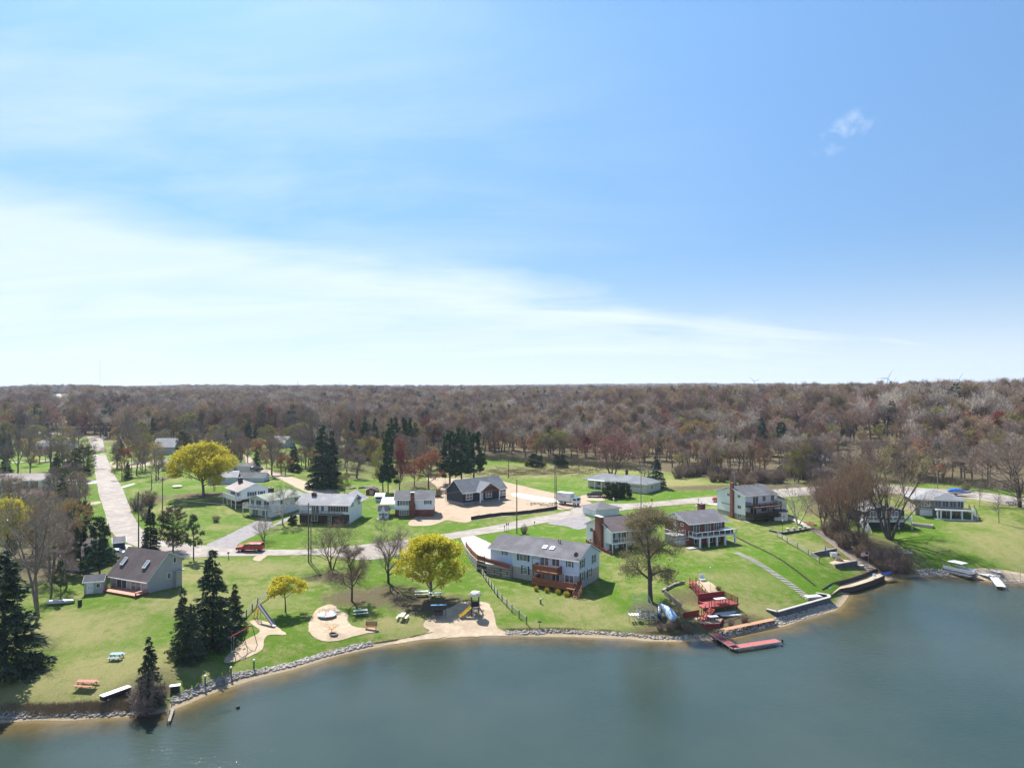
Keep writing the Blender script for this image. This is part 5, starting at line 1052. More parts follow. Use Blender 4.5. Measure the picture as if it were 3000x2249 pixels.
def build_houses():
    global FRB
    # ---- blue lake house
    fr = Fr.pts((1436,1600), (1697,1638), 2.3, 8.2, za=7.6); FRB = fr; L_, D_ = fr.L, fr.D; uj = 5.4; ze = 5.2
    t = house('lake_house', 'long light blue two storey lake house with navy shutters and two cedar decks', fr)
    w = walls(t, uj, L_, -.35, D_, ze, M_sB, 1.95, 'x', .52, z0=2.45, name='upper_wall'); walls(t, 0, uj-.004, .15, D_-.3, ze-.1, M_sB, 1.8, 'x', .5, z0=1.4, name='wing_wall')
    walls(t, uj+.03, L_-.03, -.30, D_-.05, 2.45, M_sT, z0=-.8, name='lower_wall')
    roof(t, uj, L_, -.35, D_, ze, 1.95, M_rG, .5, .35, frac=.52); roof(t, -.1, uj-.37, .15, D_-.3, ze-.1, 1.8, M_rG, .45, .3, name='wing_roof')
    q = MB(); q.box(uj-.02, L_+.02, -.39, -.36, 2.38, 2.5); q.box(uj-.04, uj+.08, -.40, -.355, 2.5, ze-.1); q.box(L_-.06, L_+.03, -.40, -.355, 2.5, ze-.1); q.build('trim_board', M_trim, w)
    sl = math.atan2(1.95, (D_+.35)*.52)
    for px, py in ((1600.5,1606.5), (1622,1609.5)):
        u, _ = fr.F(px, py, 2.0); skylight(t, u, 1.55, ze+1.95*(1.9/((D_+.35)*.52))+.18, sl, .85, .95)
    for px in (1639, 1644): u, _ = fr.F(px, 1590, 3.6); vent(t, u, 3.3, ze+1.7, .55)
    u, _ = fr.F(1695, 1620, .4); q = MB(); q.tube((u-.2, .2, ze+.2), (u-.2, .1, ze+.75), .03); q.lathe([(.42,0),(.36,.07),(.2,.13),(.05,.15)], n=14); 
    dm = MB(); dm.lathe([(.45,.12),(.36,.05),(.2,.0),(.05,-.02)], n=16); dm.tf(Matrix.Translation((u-.2, -.05, ze+.85)) @ Matrix.Rotation(R(65), 4, 'X')); dm.build('satellite_dish', M_iron, t)
    def W(a, b, c, d, v=-.35, **k): u0, z1 = fr.F(a, b, v); u1, z0 = fr.F(c, d, v); window(t, 'F', v, u0, u1, z0, z1, **k)
    W(1474.5,1613,1482.5,1625, v=.15, nx=2, ny=2, shut=M_shut, glass=M_curt)
    W(1522,1620,1544,1643, nx=2, shut=M_shut, glass=M_curt); W(1533,1657,1545,1681, nx=1, ny=2, shut=M_shut, glass=M_curt); W(1664,1639,1674.5,1661, nx=1, ny=2, shut=M_shut, glass=M_curt)
    W(1585,1630,1607,1657, nx=2, name='sliding_door', glass=M_curt, fw=.12); W(1618,1634,1639,1658.5, nx=2, name='sliding_door', fw=.1)
    W(1618,1678,1639,1706.5, v=-.30, nx=2, name='sliding_door', fw=.12); W(1656,1683,1680,1710, v=-.30, nx=2, name='sliding_door', glass=M_curt, fw=.12)
    def WR(a, b, c, d, **k): v0, z1 = fr.S(a, b, L_); v1, z0 = fr.S(c, d, L_); window(t, 'R', L_, v0, v1, z0, z1, **k)
    WR(1702.5,1640,1709.5,1660, nx=1, ny=2, shut=M_shut); WR(1737,1626,1743,1646, nx=1, ny=2, shut=M_shut); WR(1702.5,1677,1709.5,1698, nx=1, ny=2, shut=M_shut); WR(1723.5,1668,1730,1688, nx=1, ny=2, shut=M_shut)
    u0, _ = fr.F(1562, 1680, -2); u1, _ = fr.F(1634, 1680, -2); deck(t, u0, u1, -2.2, -.36, 2.75, -.5, M_deckw, M_cedarwood, [(u0+.1,-2.1),(u0+2.2,-2.1)], 'LFR', bal=.12, solid=True)
    u0, _ = fr.F(1563, 1710, -2.6); u2, _ = fr.F(1688, 1710, -2.6)
    deck(t, u0, u2, -3.0, -.36, .75, -.9, M_deckw, M_cedarwood, [(u0+.1,-2.9),(u0+2.2,-2.9),(u0+4.6,-2.9),(u0+6.8,-2.9),(u2-.1,-2.9)], 'LFR', bal=.12, solid=True, name='lower_deck')
    stairs(t, u2+.15, -4.2, -2.6, -.55, .75, 1.0, M_deckw, 'y', True, M_cedarwood)
    q = MB(); a, _ = fr.F(1566, 1630, -1.2); b, _ = fr.F(1612, 1630, -1.2)      # awning frame over the upper deck
    for x in (a, a+1.7): q.tube((x, -1.9, 2.75), (x, -1.9, 4.9), .045); q.tube((x, -1.9, 4.9), (x, -.4, 5.0), .035)
    q.tube((a-.4, -1.9, 4.9), (b, -1.9, 4.7), .045); q.tube((a-.4, -1.1, 4.95), (b, -1.1, 4.8), .03); q.build('awning_frame', M_iron, t)
    # ---- brown roofed house
    O = (-60.8-9.3*.91, 118.6+9.3*.41); fr = Fr(O, math.atan2(-.41, .91), 9.3, 6.8, 3.7)
    t = house('cottage', 'grey sided cottage with a steep brown roof and two skylights', fr)
    q = MB(); pr = [(0,-.6),(6.8,-.6),(6.8,4.6),(3.74,6.1),(0,2.4)]; q.add([(x,y,z) for x in (0,9.3) for y,z in pr], [(0,1,2,3,4),(9,8,7,6,5)]+[(i,5+i,5+(i+1)%5,(i+1)%5) for i in range(5)]); q.build('wall', M_sG, t)
    roof(t, 0, 9.3, 0, 6.8, 2.4, 3.7, M_rB, .55, .35, frac=.55, ze2=4.6)
    for px, py in ((367,1656),(432,1658)): u, _ = fr.F(px, py, 1.8); skylight(t, u, 1.6, 4.28, math.atan2(3.7, 3.74), .75, 1.5)
    for a, c in ((343,371),(385,413)): u0, z1 = fr.F(a, 1697); u1, z0 = fr.F(c, 1728); window(t, 'F', 0, u0, u1, .05, 2.1, 2, name='sliding_door', fw=.1, glass=M_curt if a > 380 else M_glass)
    for a,b,c,d in ((508,1633,515,1646),(490,1679,500,1692)): v0, z1 = fr.S(a,b,9.3); v1, z0 = fr.S(c,d,9.3); window(t, 'R', 9.3, v0, v1, z0, z1, 1)
    q = MB(); q.box(9.302, 10.0, 5.0, 6.9, 2.5, 2.62); q.box(9.302, 9.9, 5.1, 5.2, -.3, 2.5); q.build('side_porch', M_sT, t)
    u0, _ = fr.F(297, 1740, -2); u1, _ = fr.F(408, 1740, -2); d = deck(t, u0+.5, u1-.2, -2.6, -.02, .35, -.4, mat('salmon_deck', (.52,.25,.17), (.44,.21,.15), 2), M_cedarwood, (), '')
    q = MB()
    for x in (u0+.7, u1-.4): q.box(x-.2, x+.2, -2.5, -.1, .75, .82); q.box(x-.15, x+.15, -2.4, -2.3, .35, .75); q.box(x-.15, x+.15, -.5, -.4, .35, .75)
    q.build('deck_bench', mat('salmon_deck', (.5,.24,.17)), d)
    # ---- navy new house
    fr = Fr.pts((1356,1481), (1492,1462.5), 5.7, 7.6); fr.L = 15.6; t = house('new_house', 'new navy house with a timber truss gable on the bare dirt lot', fr)
    walls(t, 0, fr.L, 0, 7.6, 3.6, M_sN, 3.0, 'x', .5, z0=.75); q = MB(); q.box(.05, fr.L-.05, .05, 7.55, -1.2, .75); q.build('foundation', M_found, t)
    roof(t, 0, fr.L, 0, 7.6, 3.6, 3.0, M_rS, .4, .3)
    u0, _ = fr.F(1407, 1440, -1.8); u1, _ = fr.F(1463, 1440, -1.8); um = (u0+u1)/2; ro = (u1-u0)/2*.62
    roof(t, u0, u1, -1.9, 3.6, 3.6, ro, M_rS, .35, .25, axis='y', name='porch_roof')
    q = MB(); y = -1.95
    q.bar((u0,y,3.6), (u1,y,3.6), .2, .28); q.bar((um,y,3.6), (um,y,3.5+ro), .2); q.bar((u0-.2,y,3.5), (um,y,3.55+ro), .2, .22); q.bar((u1+.2,y,3.5), (um,y,3.55+ro), .2, .22)
    q.bar((um,y,3.7), (um-(u1-u0)*.24,y,3.6+ro*.5), .15); q.bar((um,y,3.7), (um+(u1-u0)*.24,y,3.6+ro*.5), .15); q.build('timber_truss', M_cedarwood, t)
    for x in (u0, u1): q = MB(); q.box(x-.1, x+.1, -1.9, -1.7, .2, 3.5); q.build('post', M_trim, t)
    q = MB(); q.box(u0-.3, u1+.3, -2.1, -.003, -.9, .55); q.build('porch_slab', M_found, t)
    for a,b,c,d in ((1366,1446,1383,1461),(1424,1441,1440,1455.5),(1465,1438,1481,1453)): uu, z1 = fr.F(a,b); vv, z0 = fr.F(c,d); window(t, 'F', 0, uu, vv, 1.5, 3.1, 2, 2, fw=.13)
    uu, _ = fr.F(1407,1443); door(t, 'F', 0, uu, uu+.95, .8, 2.9)
    # ---- long white house
    fr = Fr.pts((877,1475), (1023.6,1478), 4.9, 9.4, za=9.6); t = house('lake_house', 'long white house with a grey roof over a dark brick lower floor', fr); L_ = fr.L
    walls(t, 0, L_, 0, 9.4, 4.7, M_sB2, 1.75, 'x', .5, z0=2.3, name='upper_wall'); walls(t, .03, L_-.03, .03, 9.37, 2.3, M_dbrick, name='lower_wall')
    q = MB(); q.box(L_-.02, L_+.02, .0, 9.4, 0, 2.3); q.build('side_wall', M_sB2, t); roof(t, -.6, L_, 0, 9.4, 4.7, 1.75, M_rL, .7, .4)
    roof(t, L_*.6, L_*.6+6, 5, 10.5, 4.9, 1.75, M_rL, .3, .3, axis='y', name='rear_roof')
    u, _ = fr.F(919.5, 1450, 3.6); chimney(t, u-.5, u+.5, 3.3, 4.2, 4.6, 6.9, M_dbrick); u, _ = fr.F(975, 1450, 5); vent(t, u, 4.6, 6.2, .4)
    for a, c, n in ((913.5,924,2),(926,934,1),(941,949,1),(968,984,2),(998,1013,2)): u0, z1 = fr.F(a,1476.5); u1, z0 = fr.F(c,1486); window(t, 'F', 0, u0, u1, 3.0 if a > 940 else 2.5, 4.3, n, shut=M_black if a > 960 else None)
    for a, b, c, d in ((1028,1474,1036,1482),(1048,1466,1056,1474)): v0, z1 = fr.S(a,b,L_+.02); v1, z0 = fr.S(c,d,L_+.02); window(t, 'R', L_+.02, v0, v1, z0, z1, 2, glass=M_curt)
    q = MB(); q.box(-.3, L_-1.5, -1.6, -.03, 2.25, 2.42); q.build('balcony', M_greyw, t); railing(t, [(-.25,-.1),(-.25,-1.55),(L_-1.5,-1.55)], 2.42, M_greyw, .9, .16)
    for u0, u1 in ((3.2,4.6),(7.4,8.2)): window(t, 'F', .03, u0, u1, .1 if u0 > 5 else .6, 2.0, 2)
    # ---- small brick chimney house
    fr = Fr.pts((1157,1463), (1270,1462), 5.2, 7.2, za=9.7); t = house('lake_house', 'small pale blue house over red brick with a big front chimney and navy shutters', fr); L_ = fr.L
    walls(t, 0, L_, 0, 7.2, 4.5, M_sB2, 1.7, 'x', .5, z0=1.9, name='upper_wall'); walls(t, .03, L_-.03, .03, 7.17, 1.9, M_brick, name='lower_wall'); roof(t, 0, L_, 0, 7.2, 4.5, 1.7, M_rG, .35, .3)
    u0, _ = fr.F(1199.5,1500); u1, _ = fr.F(1217,1500); q = MB(); q.box(u0, u1, -.6, -.003, -.4, 3.2); q.box(u0+.3, u1-.25, -.55, -.003, 3.2, 6.3); q.box(u0+.1, u1-.1, -.57, -.003, 3.2, 3.6); c = q.build('chimney', M_brick, t)
    q = MB(); q.box(u0+.22, u1-.17, -.62, .05, 6.3, 6.42); q.build('chimney_cap', M_trim, c)
    for a,b,c_,d,n in ((1171,1467,1197,1479,3),(1248,1464,1259,1475.5,2),(1170,1494,1197,1508,4)): uu, z1 = fr.F(a,b); vv, z0 = fr.F(c_,d); window(t, 'F', 0 if n < 4 else .03, uu, vv, z0, z1, n, 1, shut=M_shut if n < 4 else None, glass=M_curt)
    u0, _ = fr.F(1116,1475); q = MB(); q.box(u0, -.15, .6, 4.6, 2.0, 2.2); q.build('sunroom_floor', M_trim, t); q = MB()
    for i in range(7): q.box(u0+i*.5, u0+i*.5+.06, .6, .66, 2.2, 4.0)
    q.add([(u0-.2,.3,3.3),(-.05,.3,3.3),(-.05,4.6,4.3),(u0-.2,4.6,4.3),(u0-.2,.3,3.4),(-.05,.3,3.4),(-.05,4.6,4.4),(u0-.2,4.6,4.4)], [(3,2,1,0),(4,5,6,7),(0,1,5,4),(1,2,6,5),(2,3,7,6),(3,0,4,7)]); q.box(u0, -.1, .62, .65, 2.2, 2.9); q.build('sunroom', M_trim, t)
    # ---- two storey white house with balcony
    fr = Fr((-72.8, 190.8), R(40), 7.6, 10.2, 5.9); t = house('lake_house', 'white two storey house with a corner balcony and dark brick chimney', fr)
    walls(t, 0, 7.6, 0, 10.2, 4.6, M_sB2, 1.5, 'y', .5, z0=2.2, name='upper_wall'); walls(t, .9, 7.57, .9, 10.1, 2.2, M_dbrick, name='lower_wall'); roof(t, 0, 7.6, 0, 10.2, 4.6, 1.5, M_rT, .9, .4, axis='y')
    chimney(t, 2.0, 3.0, 7.2, 8.3, 4.9, 7.1, M_dbrick); window(t, 'F', 0, 2.2, 3.6, 2.9, 4.0, 2, shut=M_shut); window(t, 'F', 0, 5.0, 6.0, 2.9, 4.0, 1, shut=M_shut)
    window(t, 'L', 0, 1.0, 3.0, 2.4, 4.2, 2, name='sliding_door'); window(t, 'L', 0, 4.5, 8.0, 2.9, 4.1, 3); deck(t, -1.6, -.02, -.2, 10.2, 2.25, -.6, M_greyw, M_white, [(-1.5,-.1),(-1.5,3.2),(-1.5,6.6),(-1.5,10)], 'LF', .95, solid=True)
    # ---- pale green roofed house
    fr = Fr((-61.7-8*.88, 182+8*.47), R(-28), 8.0, 11.5, 4.9); t = house('lake_house', 'white house with a pale green roof and wrap around white balcony', fr)
    walls(t, 0, 8, 0, 11.5, 4.4, M_sB2, 1.1, 'y', .5, name='wall'); roof(t, 0, 8, -1.2, 11.5, 4.4, 1.1, M_rV, .5, .3, axis='y'); deck(t, -.4, 8.0, -1.9, -.02, 2.35, -.6, M_greyw, M_white, [(-.3,-1.8),(2.5,-1.8),(7.9,-1.8)], 'LFR', .95, bal=.13)
    for u0, u1 in ((.6,1.8),(2.6,4.4),(5.4,7.2)): window(t, 'F', 0, u0, u1, 2.45, 4.1, 2, name='sliding_door')
    for u0, u1 in ((1.2,3.2),(4.8,6.6)): window(t, 'F', 0, u0, u1, .2, 1.9, 2, glass=M_curt)
    window(t, 'R', 8, 3, 4.2, 2.9, 3.9, 2); window(t, 'R', 8, 8, 9.2, 2.9, 3.9, 2); chimney(t, 2.3, 3.4, 4.2, 5.2, 4.6, 6.6, M_dbrick)
    # ---- light blue house with tall brick chimney
    fr = Fr.pts((1791.6,1557.4), (1911,1545), 4.0, 9.8, za=8.5); fr.L = 10.6; t = house('lake_house', 'pale blue two storey house with a tall red brick chimney on its left wall', fr); L_ = fr.L
    walls(t, 0, L_, 2.2, 9.8, 4.6, M_sB2, 1.85, 'x', .35, name='wall'); roof(t, 0, L_, 0, 9.8, 4.5, 1.95, M_rB, .45, .35)
    q = MB(); pr = [(0,2.2),(2.196,2.2),(2.196,5.3),(0,4.4)]; q.add([(x,y,z) for x in (0,.12) for y,z in pr], [(0,1,2,3),(7,6,5,4),(0,4,5,1),(1,5,6,2),(2,6,7,3),(3,7,4,0)]); q.build('end_wall', M_sB2, t)
    deck(t, .0, L_, -.3, 2.19, 2.2, -.3, M_greyw, M_trim, [(.12,-.2),(3.6,-.2),(7.1,-.2),(L_-.1,-.2)], 'F', .95, bal=.5)
    for x in (.12, 2.2, 3.6, 5.4, 7.1, 9): q = MB(); q.box(x-.06, x+.06, -.26, -.14, 2.2, 4.35); q.build('post', M_trim, t)
    for u0, u1 in ((.9,2.3),(3.2,5.6),(6.5,8.6)): window(t, 'F', 2.2, u0, u1, 2.3, 4.2, 2, name='sliding_door'); window(t, 'F', 2.2, u0, u1, .2, 1.95, 2, glass=M_curt)
    v0, _ = fr.S(1767,1560,0); v1, _ = fr.S(1751.5,1560,0); q = MB(); q.box(-.75, -.003, v0-.2, v1, -1.2, 7.0); q.box(-.95, -.003, v1, v1+.5, -1.2, 4.0); c = q.build('chimney', M_brick, t); q = MB(); q.box(-.82, .05, v0-.28, v1+.08, 7.003, 7.14); q.build('chimney_cap', M_trim, c)
    for a,b,c_,d in ((1729,1544.5,1738,1558),(1728,1577,1732.5,1585)): vv, z1 = fr.S(a,b,0); v2, z0 = fr.S(c_,d,0); window(t, 'L', 0, vv, v2, z0, z1, 1)
    p = G(1760, 1518); g2 = Fr((p.x-1, p.y+1.2), R(26), 7, 6.5, 4.9); gg = house('garage', 'low grey hipped garage behind the tall chimney house', g2, 'garage'); walls(gg, 0, 7, 0, 6.5, 2.3, M_sB2); hiproof(gg, 0, 7, 0, 6.5, 2.3, 1.3, M_rG)
    # ---- brick house with white deck
    fr = Fr.pts((2021,1532), (2123,1522), 4.6, 8.6, za=9.4); t = house('brick_house', 'red brick house with a grey roof and a white pillared deck', fr); L_ = fr.L
    w = walls(t, 0, L_, 0, 8.6, 4.8, M_brick, 0, name='wall'); q = MB(); q.add([(x,y,z) for x in (.01,L_-.01) for y,z in ((0.01,4.8),(8.59,4.8),(4.3,6.3))], [(0,1,2),(5,4,3),(0,1,4,3),(1,2,5,4),(2,0,3,5)]); q.build('gable', M_sB2, t)
    roof(t, 0, L_, 0, 8.6, 4.8, 1.55, M_rG, .7, .7); chimney(t, L_-1.2, L_-.1, 6.2, 7.6, 4.5, 7.3)
    for a,b,c_,d in ((1952,1522,1963,1532),(1995,1532,2002,1541),(2009,1571,2016,1582)): vv, z1 = fr.S(a,b,0); v2, z0 = fr.S(c_,d,0); window(t, 'L', 0, vv, v2, z0, z1, 1, glass=M_curt)
    v0, _ = fr.S(1973,1530,0); v1, _ = fr.S(1980,1550,0); door(t, 'L', 0, v1, v0, 2.4, 4.4, M_white)
    for a,c_,n in ((2032,2048,2),(2066,2081,2),(2092,2112,3)): uu, _ = fr.F(a,1530); vv, _ = fr.F(c_,1550); window(t, 'F', 0, uu, vv, 2.4 if n == 2 else 2.9, 4.3, n, name='sliding_door' if n == 2 else 'window')
    for u0, u1 in ((1.2,2.6),(4.6,6.0),(7,8)): window(t, 'F', 0, u0, u1, .3, 1.9, 2)
    deck(t, -.4, L_+1.0, -2.6, -.02, 2.25, -.5, M_greyw, M_white, [(.7,-2.45),(3.0,-2.45),(5.2,-2.45),(7.4,-2.45),(L_+.7,-2.45)], 'LFR', .95, pw=.32, bal=0)
    q = MB(); q.box(-3.2, -.02, 1.2, 4.4, -1.0, 1.95); q.build('side_terrace', M_sG, t); q = MB(); q.box(-3.3, -.02, 1.1, 4.5, 1.953, 2.15); q.build('terrace_floor', M_conc, t); railing(t, [(-.2,1.2),(-3.2,1.2),(-3.2,4.4)], 2.15, M_white, .95, .4)
    garage_door(t, 'F', 1.2, -2.9, -.5, -.6, 1.5)
    q = MB(); q.box(-2.4, .9, -2.8, -1.2, -.3, .12); q.build('patio_slab', M_conc, t)
    # ---- three storey white house
    fr = Fr((56.8,172.8), R(23), 9.4, 10.5, 5.5); t = house('lake_house', 'tall white three level house with dark double decks and a brick chimney strip', fr); L_ = 9.4
    walls(t, 0, L_, 0, 10.5, 6.3, M_sB2, 1.5, 'x', .5, z0=1.6, name='wall'); walls(t, .03, L_-.03, .03, 10.4, 1.6, M_found, name='basement_wall', z0=-.8); roof(t, 0, L_, 0, 10.5, 6.3, 1.6, M_rC, .4, .5)
    for i in range(6): vent(t, 1+i*1.4, 4.6, 7.75, .15)
    v0, _ = fr.S(2151,1480,0); q = MB(); q.box(-.55, -.003, v0, v0+.95, .3, 9.0); q.build('chimney', M_brick, t)
    for a,b,c_,d in ((2131,1444,2138,1453),(2161,1449,2169,1458),(2161,1479,2171,1490),(2162,1505,2173,1517)): vv, z1 = fr.S(a,b,0); v2, z0 = fr.S(c_,d,0); window(t, 'L', 0, vv, v2, z0, z1, 2)
    deck(t, .0, 8.6, -3.0, -.02, 3.9, -.9, mat('red_brown_boards', (.20,.075,.05), (.15,.055,.04), 3), M_darkw, [(.15,-2.9),(4.4,-2.9),(6.2,-2.9),(8.4,-2.9)], 'LFR', .95, bal=.14)
    deck(t, .0, 8.6, -3.0, -.02, 1.5, -.9, M_darkw, M_darkw, (), 'LFR', .95, solid=True, name='lower_deck')
    window(t, 'F', 0, 2.3, 3.9, 4.0, 5.9, 2, name='sliding_door'); window(t, 'F', 0, 5.3, 6.2, 4.7, 5.9, 2); window(t, 'F', 0, 8.0, 8.9, 4.7, 5.9, 2); window(t, 'F', 0, 1.5, 3.4, 1.7, 3.5, 2, name='sliding_door'); window(t, 'F', 0, 5, 6.6, 2.2, 3.4, 2)
    walls(t, L_+.003, L_+4.8, 1.2, 8, 4.2, M_sW, 1.0, 'y', .3, name='wing_wall'); roof(t, L_+.3, L_+4.8, 1.2, 8, 4.2, 1.4, M_rS, .3, .3, axis='y', frac=.3, name='wing_roof')
    garage_door(t, 'L', 0, 5.5, 8.8, 1.7, 3.7, M_white)
    # ---- white ranch house
    fr = Fr((22.9,225), math.atan2(-14,16.9), 22, 9, 6.6); t = house('ranch_house', 'low white ranch house with a slate hipped roof and white porch', fr)
    walls(t, 0, 9.5, 2.2, 9, 2.7, M_sC, name='wing_wall'); walls(t, 9.5, 22, 0, 9, 2.7, M_sC, name='wall'); hiproof(t, 8.4, 22, 0, 9, 2.7, 1.9, M_rS); hiproof(t, 0, 11.5, 1.0, 9, 2.695, 1.7, M_rS, .7, name='wing_roof')
    q = MB(); q.box(1.5, 9.2, -.6, 2.0, 2.5, 2.66); q.build('porch_roof', M_trim, t)
    for x in (1.7, 4.2, 6.6, 9.0): q = MB(); q.box(x-.13, x+.13, -.5, -.24, -.3, 2.5); q.build('post', M_trim, t)
    chimney(t, 12, 12.6, 5, 5.6, 3.6, 6.0, M_black, False); window(t, 'F', 2.2, 3.5, 5.2, .9, 2.1, 3); window(t, 'F', 2.2, 7, 8.6, .4, 2.2, 2); window(t, 'R', 22, 3, 4.2, 1.1, 2.1, 2, glass=M_curt); garage_door(t, 'F', 0, 16.6, 20.8, -.1, 2.2, M_sC); window(t, 'F', 0, 11, 12.5, 1, 2.1, 2)
    # ---- small dark house with white deck
    fr = Fr((83.6,167.6), R(2), 9.2, 8.5, 5.0); t = house('cottage', 'small dark slate cottage with a white railed deck on posts', fr); walls(t, 0, 9.2, 0, 8.5, 4.1, M_sK, 1.3, 'y', .45); roof(t, 0, 9.2, 0, 8.5, 4.1, 1.3, M_rL, .6, .4, axis='y', frac=.45)
    for u0, u1 in ((1.0,2.4),(3.8,5.4),(6.2,7.6)): window(t, 'F', 0, u0, u1, 2.6, 3.9, 2, glass=M_curt, fw=.12)
    deck(t, -1.2, 9.7, -2.6, -.02, 2.2, -1.0, M_greyw, M_white, [(-1,-2.5),(2.8,-2.5),(6.4,-2.5),(9.5,-2.5)], 'LFR', .95, bal=.3); stairs(t, -2.4, -4.8, -1.6, -.8, 2.2, 1.1, M_white)
    # ---- grey green house with porch
    fr = Fr.pts((2688,1462), (2821,1467), 6.0, 10, za=10.2); t = house('lake_house', 'grey green house with a white columned patio porch and white garage door', fr); L_ = fr.L
    walls(t, 0, L_, 0, 10, 4.2, M_sO, name='wall'); hiproof(t, -.6, L_, 0, 10, 4.2, 2.0, M_rL, .7); hiproof(t, 3.6, L_+.2, -.7, 6, 4.28, 1.5, M_rS, .4, name='front_roof')
    q = MB(); q.box(-.5, -.003, 0, 9.8, -.6, 3.9); q.build('stone_wall', M_block, t); garage_door(t, 'F', 0, .5, 3.3, .05, 2.0)
    window(t, 'F', 0, .9, 2.7, 2.7, 3.9, 3, fw=.12)
    for i in range(4): window(t, 'F', 0, 3.9+i*1.65, 5.2+i*1.65, 2.55, 4.0, 2)
    deck(t, 3.4, L_+1.4, -3.0, -.02, 2.35, -.1, M_conc, M_white, [(3.7,-2.8),(4.4,-2.8),(6.6,-2.8),(9.0,-2.8),(L_+1.1,-2.8)], '', pw=.28); window(t, 'F', 0, 4.4, 9.5, .1, 1.9, 5)
    q = MB(); q.box(3.0, L_+1.8, -3.5, -.01, -.4, .06); q.build('patio_slab', M_concw, t); stairs(t, L_+1.5, -3.0, .6, 0, 2.35, 1.1, M_white, 'y', True, M_black)
    # ---- sheds and outbuildings
    def shed(label, px0, px1, base, hpx, dep, mw, mr_, rise=.25, rot=0, cat='shed', axis='x', name='shed', z=None, doors=True, group=None, og=.2):
        a = G(px0, base); b = G(px1, base); s = a.y/F; L_ = (px1-px0)*s/max(.5, math.cos(R(rot))); h = hpx*s; f = Fr((a.x, a.y), R(rot), L_, dep, a.z)
        t = house(name, label, f, cat, group); rs = rise*(dep if axis == 'x' else L_); walls(t, 0, L_, 0, dep, h, mw, rs, axis); roof(t, 0, L_, 0, dep, h, rs, mr_, .2, og, axis)
        return t, f, L_, h
    t, f, L_, h = shed('small grey shed with white double doors beside the brown roofed cottage', 246, 293, 1741, 36, 2.6, M_sG, M_rC, .28, 18); door(t, 'F', 0, L_*.16, L_*.30, .1, h*.86, M_white); door(t, 'F', 0, L_*.32, L_*.46, .1, h*.86, M_white); window(t, 'F', 0, L_*.66, L_*.84, h*.5, h*.8, 1)
    t, f, L_, h = shed('dark roofed house hidden behind bare trees and pines at the left', 186, 245, 1668, 34, 8, M_sG, M_rB, .35, -14, 'house', name='cottage'); window(t, 'F', 0, L_*.2, L_*.5, 1, h-.4, 2); window(t, 'F', 0, L_*.65, L_*.85, 1, h-.4, 2)
    t, f, L_, h = shed('dark navy garage by the parking pad', 332, 358, 1612, 22, 4, mat('navy_wall', (.02,.035,.10)), M_rG, .18, 30, 'garage', name='garage')
    t, f, L_, h = shed('long low white house beside the lane at the left edge', -22, 117, 1440, 32, 8, M_sC, M_rT, .2, 4, 'house', name='bungalow')
    for a, b_ in ((.2,.27),(.33,.38),(.62,.72),(.77,.92)): window(t, 'F', 0, L_*a, L_*b_, .9, h-.35, 2)
    q = MB(); q.box(L_*.42, L_*.6, -1.8, -.003, h-.6, h-.45); q.build('porch_roof', M_trim, t)
    t, f, L_, h = shed('low brown roofed building before the long low white house', 24, 188, 1462, 7, 7, M_sT, M_rR, .2, 3, 'house', name='bungalow')
    t, f, L_, h = shed('small white playhouse with a steep front gable and porthole windows', 1108, 1137, 1519, 22, 2.2, M_white, M_rC, .5, 0, 'playhouse', name='playhouse'); q = MB(); q.side([(L_*.28,h-.2),(L_*.72,h-.2),(L_*.5,h+1.15)], -.25, .8); q.build('front_gable', M_white, t); door(t, 'F', 0, L_*.4, L_*.6, .05, h*.7, M_curt)
    for x in (.2, .8): q = MB(); q.tube((L_*x, -.04, h*.55), (L_*x, .02, h*.55), .28, n=14); w = q.build('window', M_glass, t)
    q = MB(); q.box(-.3, L_+.3, -1.0, -.01, -.1, .12); q.build('porch_floor', M_conc, t)
    t, f, L_, h = shed('blue shed with a white roof behind the sunroom', 1100, 1124, 1470, 16, 3.0, mat('shed_blue', (.33,.48,.66)), M_trim, .22, 0); q = MB(); q.box(.05, L_-.05, -.03, .0, h*.6, h-.05); q.build('opening', M_black, t)
    t, f, L_, h = shed('low brown shed with pale doors on the green behind the long white house', 1072, 1104, 1449, 14, 3.4, M_brick, M_rR, .2, 0, axis='y'); door(t, 'F', 0, L_*.36, L_*.5, .05, h*.9, M_conc); door(t, 'F', 0, L_*.51, L_*.65, .05, h*.9, M_conc)
    t, f, L_, h = shed('small white shed with dark roof and diamond ornaments below the three storey house', 2267, 2306, 1524, 24, 3.0, M_white, M_rC, .14, -8)
    for x in (.3, .72): q = MB(); q.add([(L_*x-.13,-.03,h*.5),(L_*x,-.03,h*.72),(L_*x+.13,-.03,h*.5),(L_*x,-.03,h*.28),(L_*x-.13,.0,h*.5),(L_*x,.0,h*.72),(L_*x+.13,.0,h*.5),(L_*x,.0,h*.28)], [(0,1,2,3),(7,6,5,4),(0,4,5,1),(1,5,6,2),(2,6,7,3),(3,7,4,0)]); q.build('ornament', M_shut, t)
    t, f, L_, h = shed('pale pink mobile home at the head of the gravel lane', 672, 737, 1386, 22, 3.6, mat('pale_siding', (.55,.50,.49)), M_rG, .22, -6, 'mobile home', name='mobile_home'); window(t, 'F', 0, L_*.2, L_*.35, 1, h-.5, 2)
    shed('grey blue garage with charcoal roof behind the balcony house', 699, 772, 1413, 14, 6, M_sB, M_rC, .22, 2, 'garage', name='garage')
    shed('long pale grey outbuilding behind the round yellow maple', 612, 688, 1420, 20, 7, M_sB, M_rL, .2, 12, 'outbuilding', name='outbuilding')
    shed('grey hipped garage left of the round yellow maple', 474, 512, 1378, 22, 6, M_sG, M_rL, .22, -20, 'garage', name='garage')
    shed('large grey roofed house beside the side lane', 446, 506, 1334, 24, 12, M_sG, M_rL, .3, 8, 'house', name='bungalow')
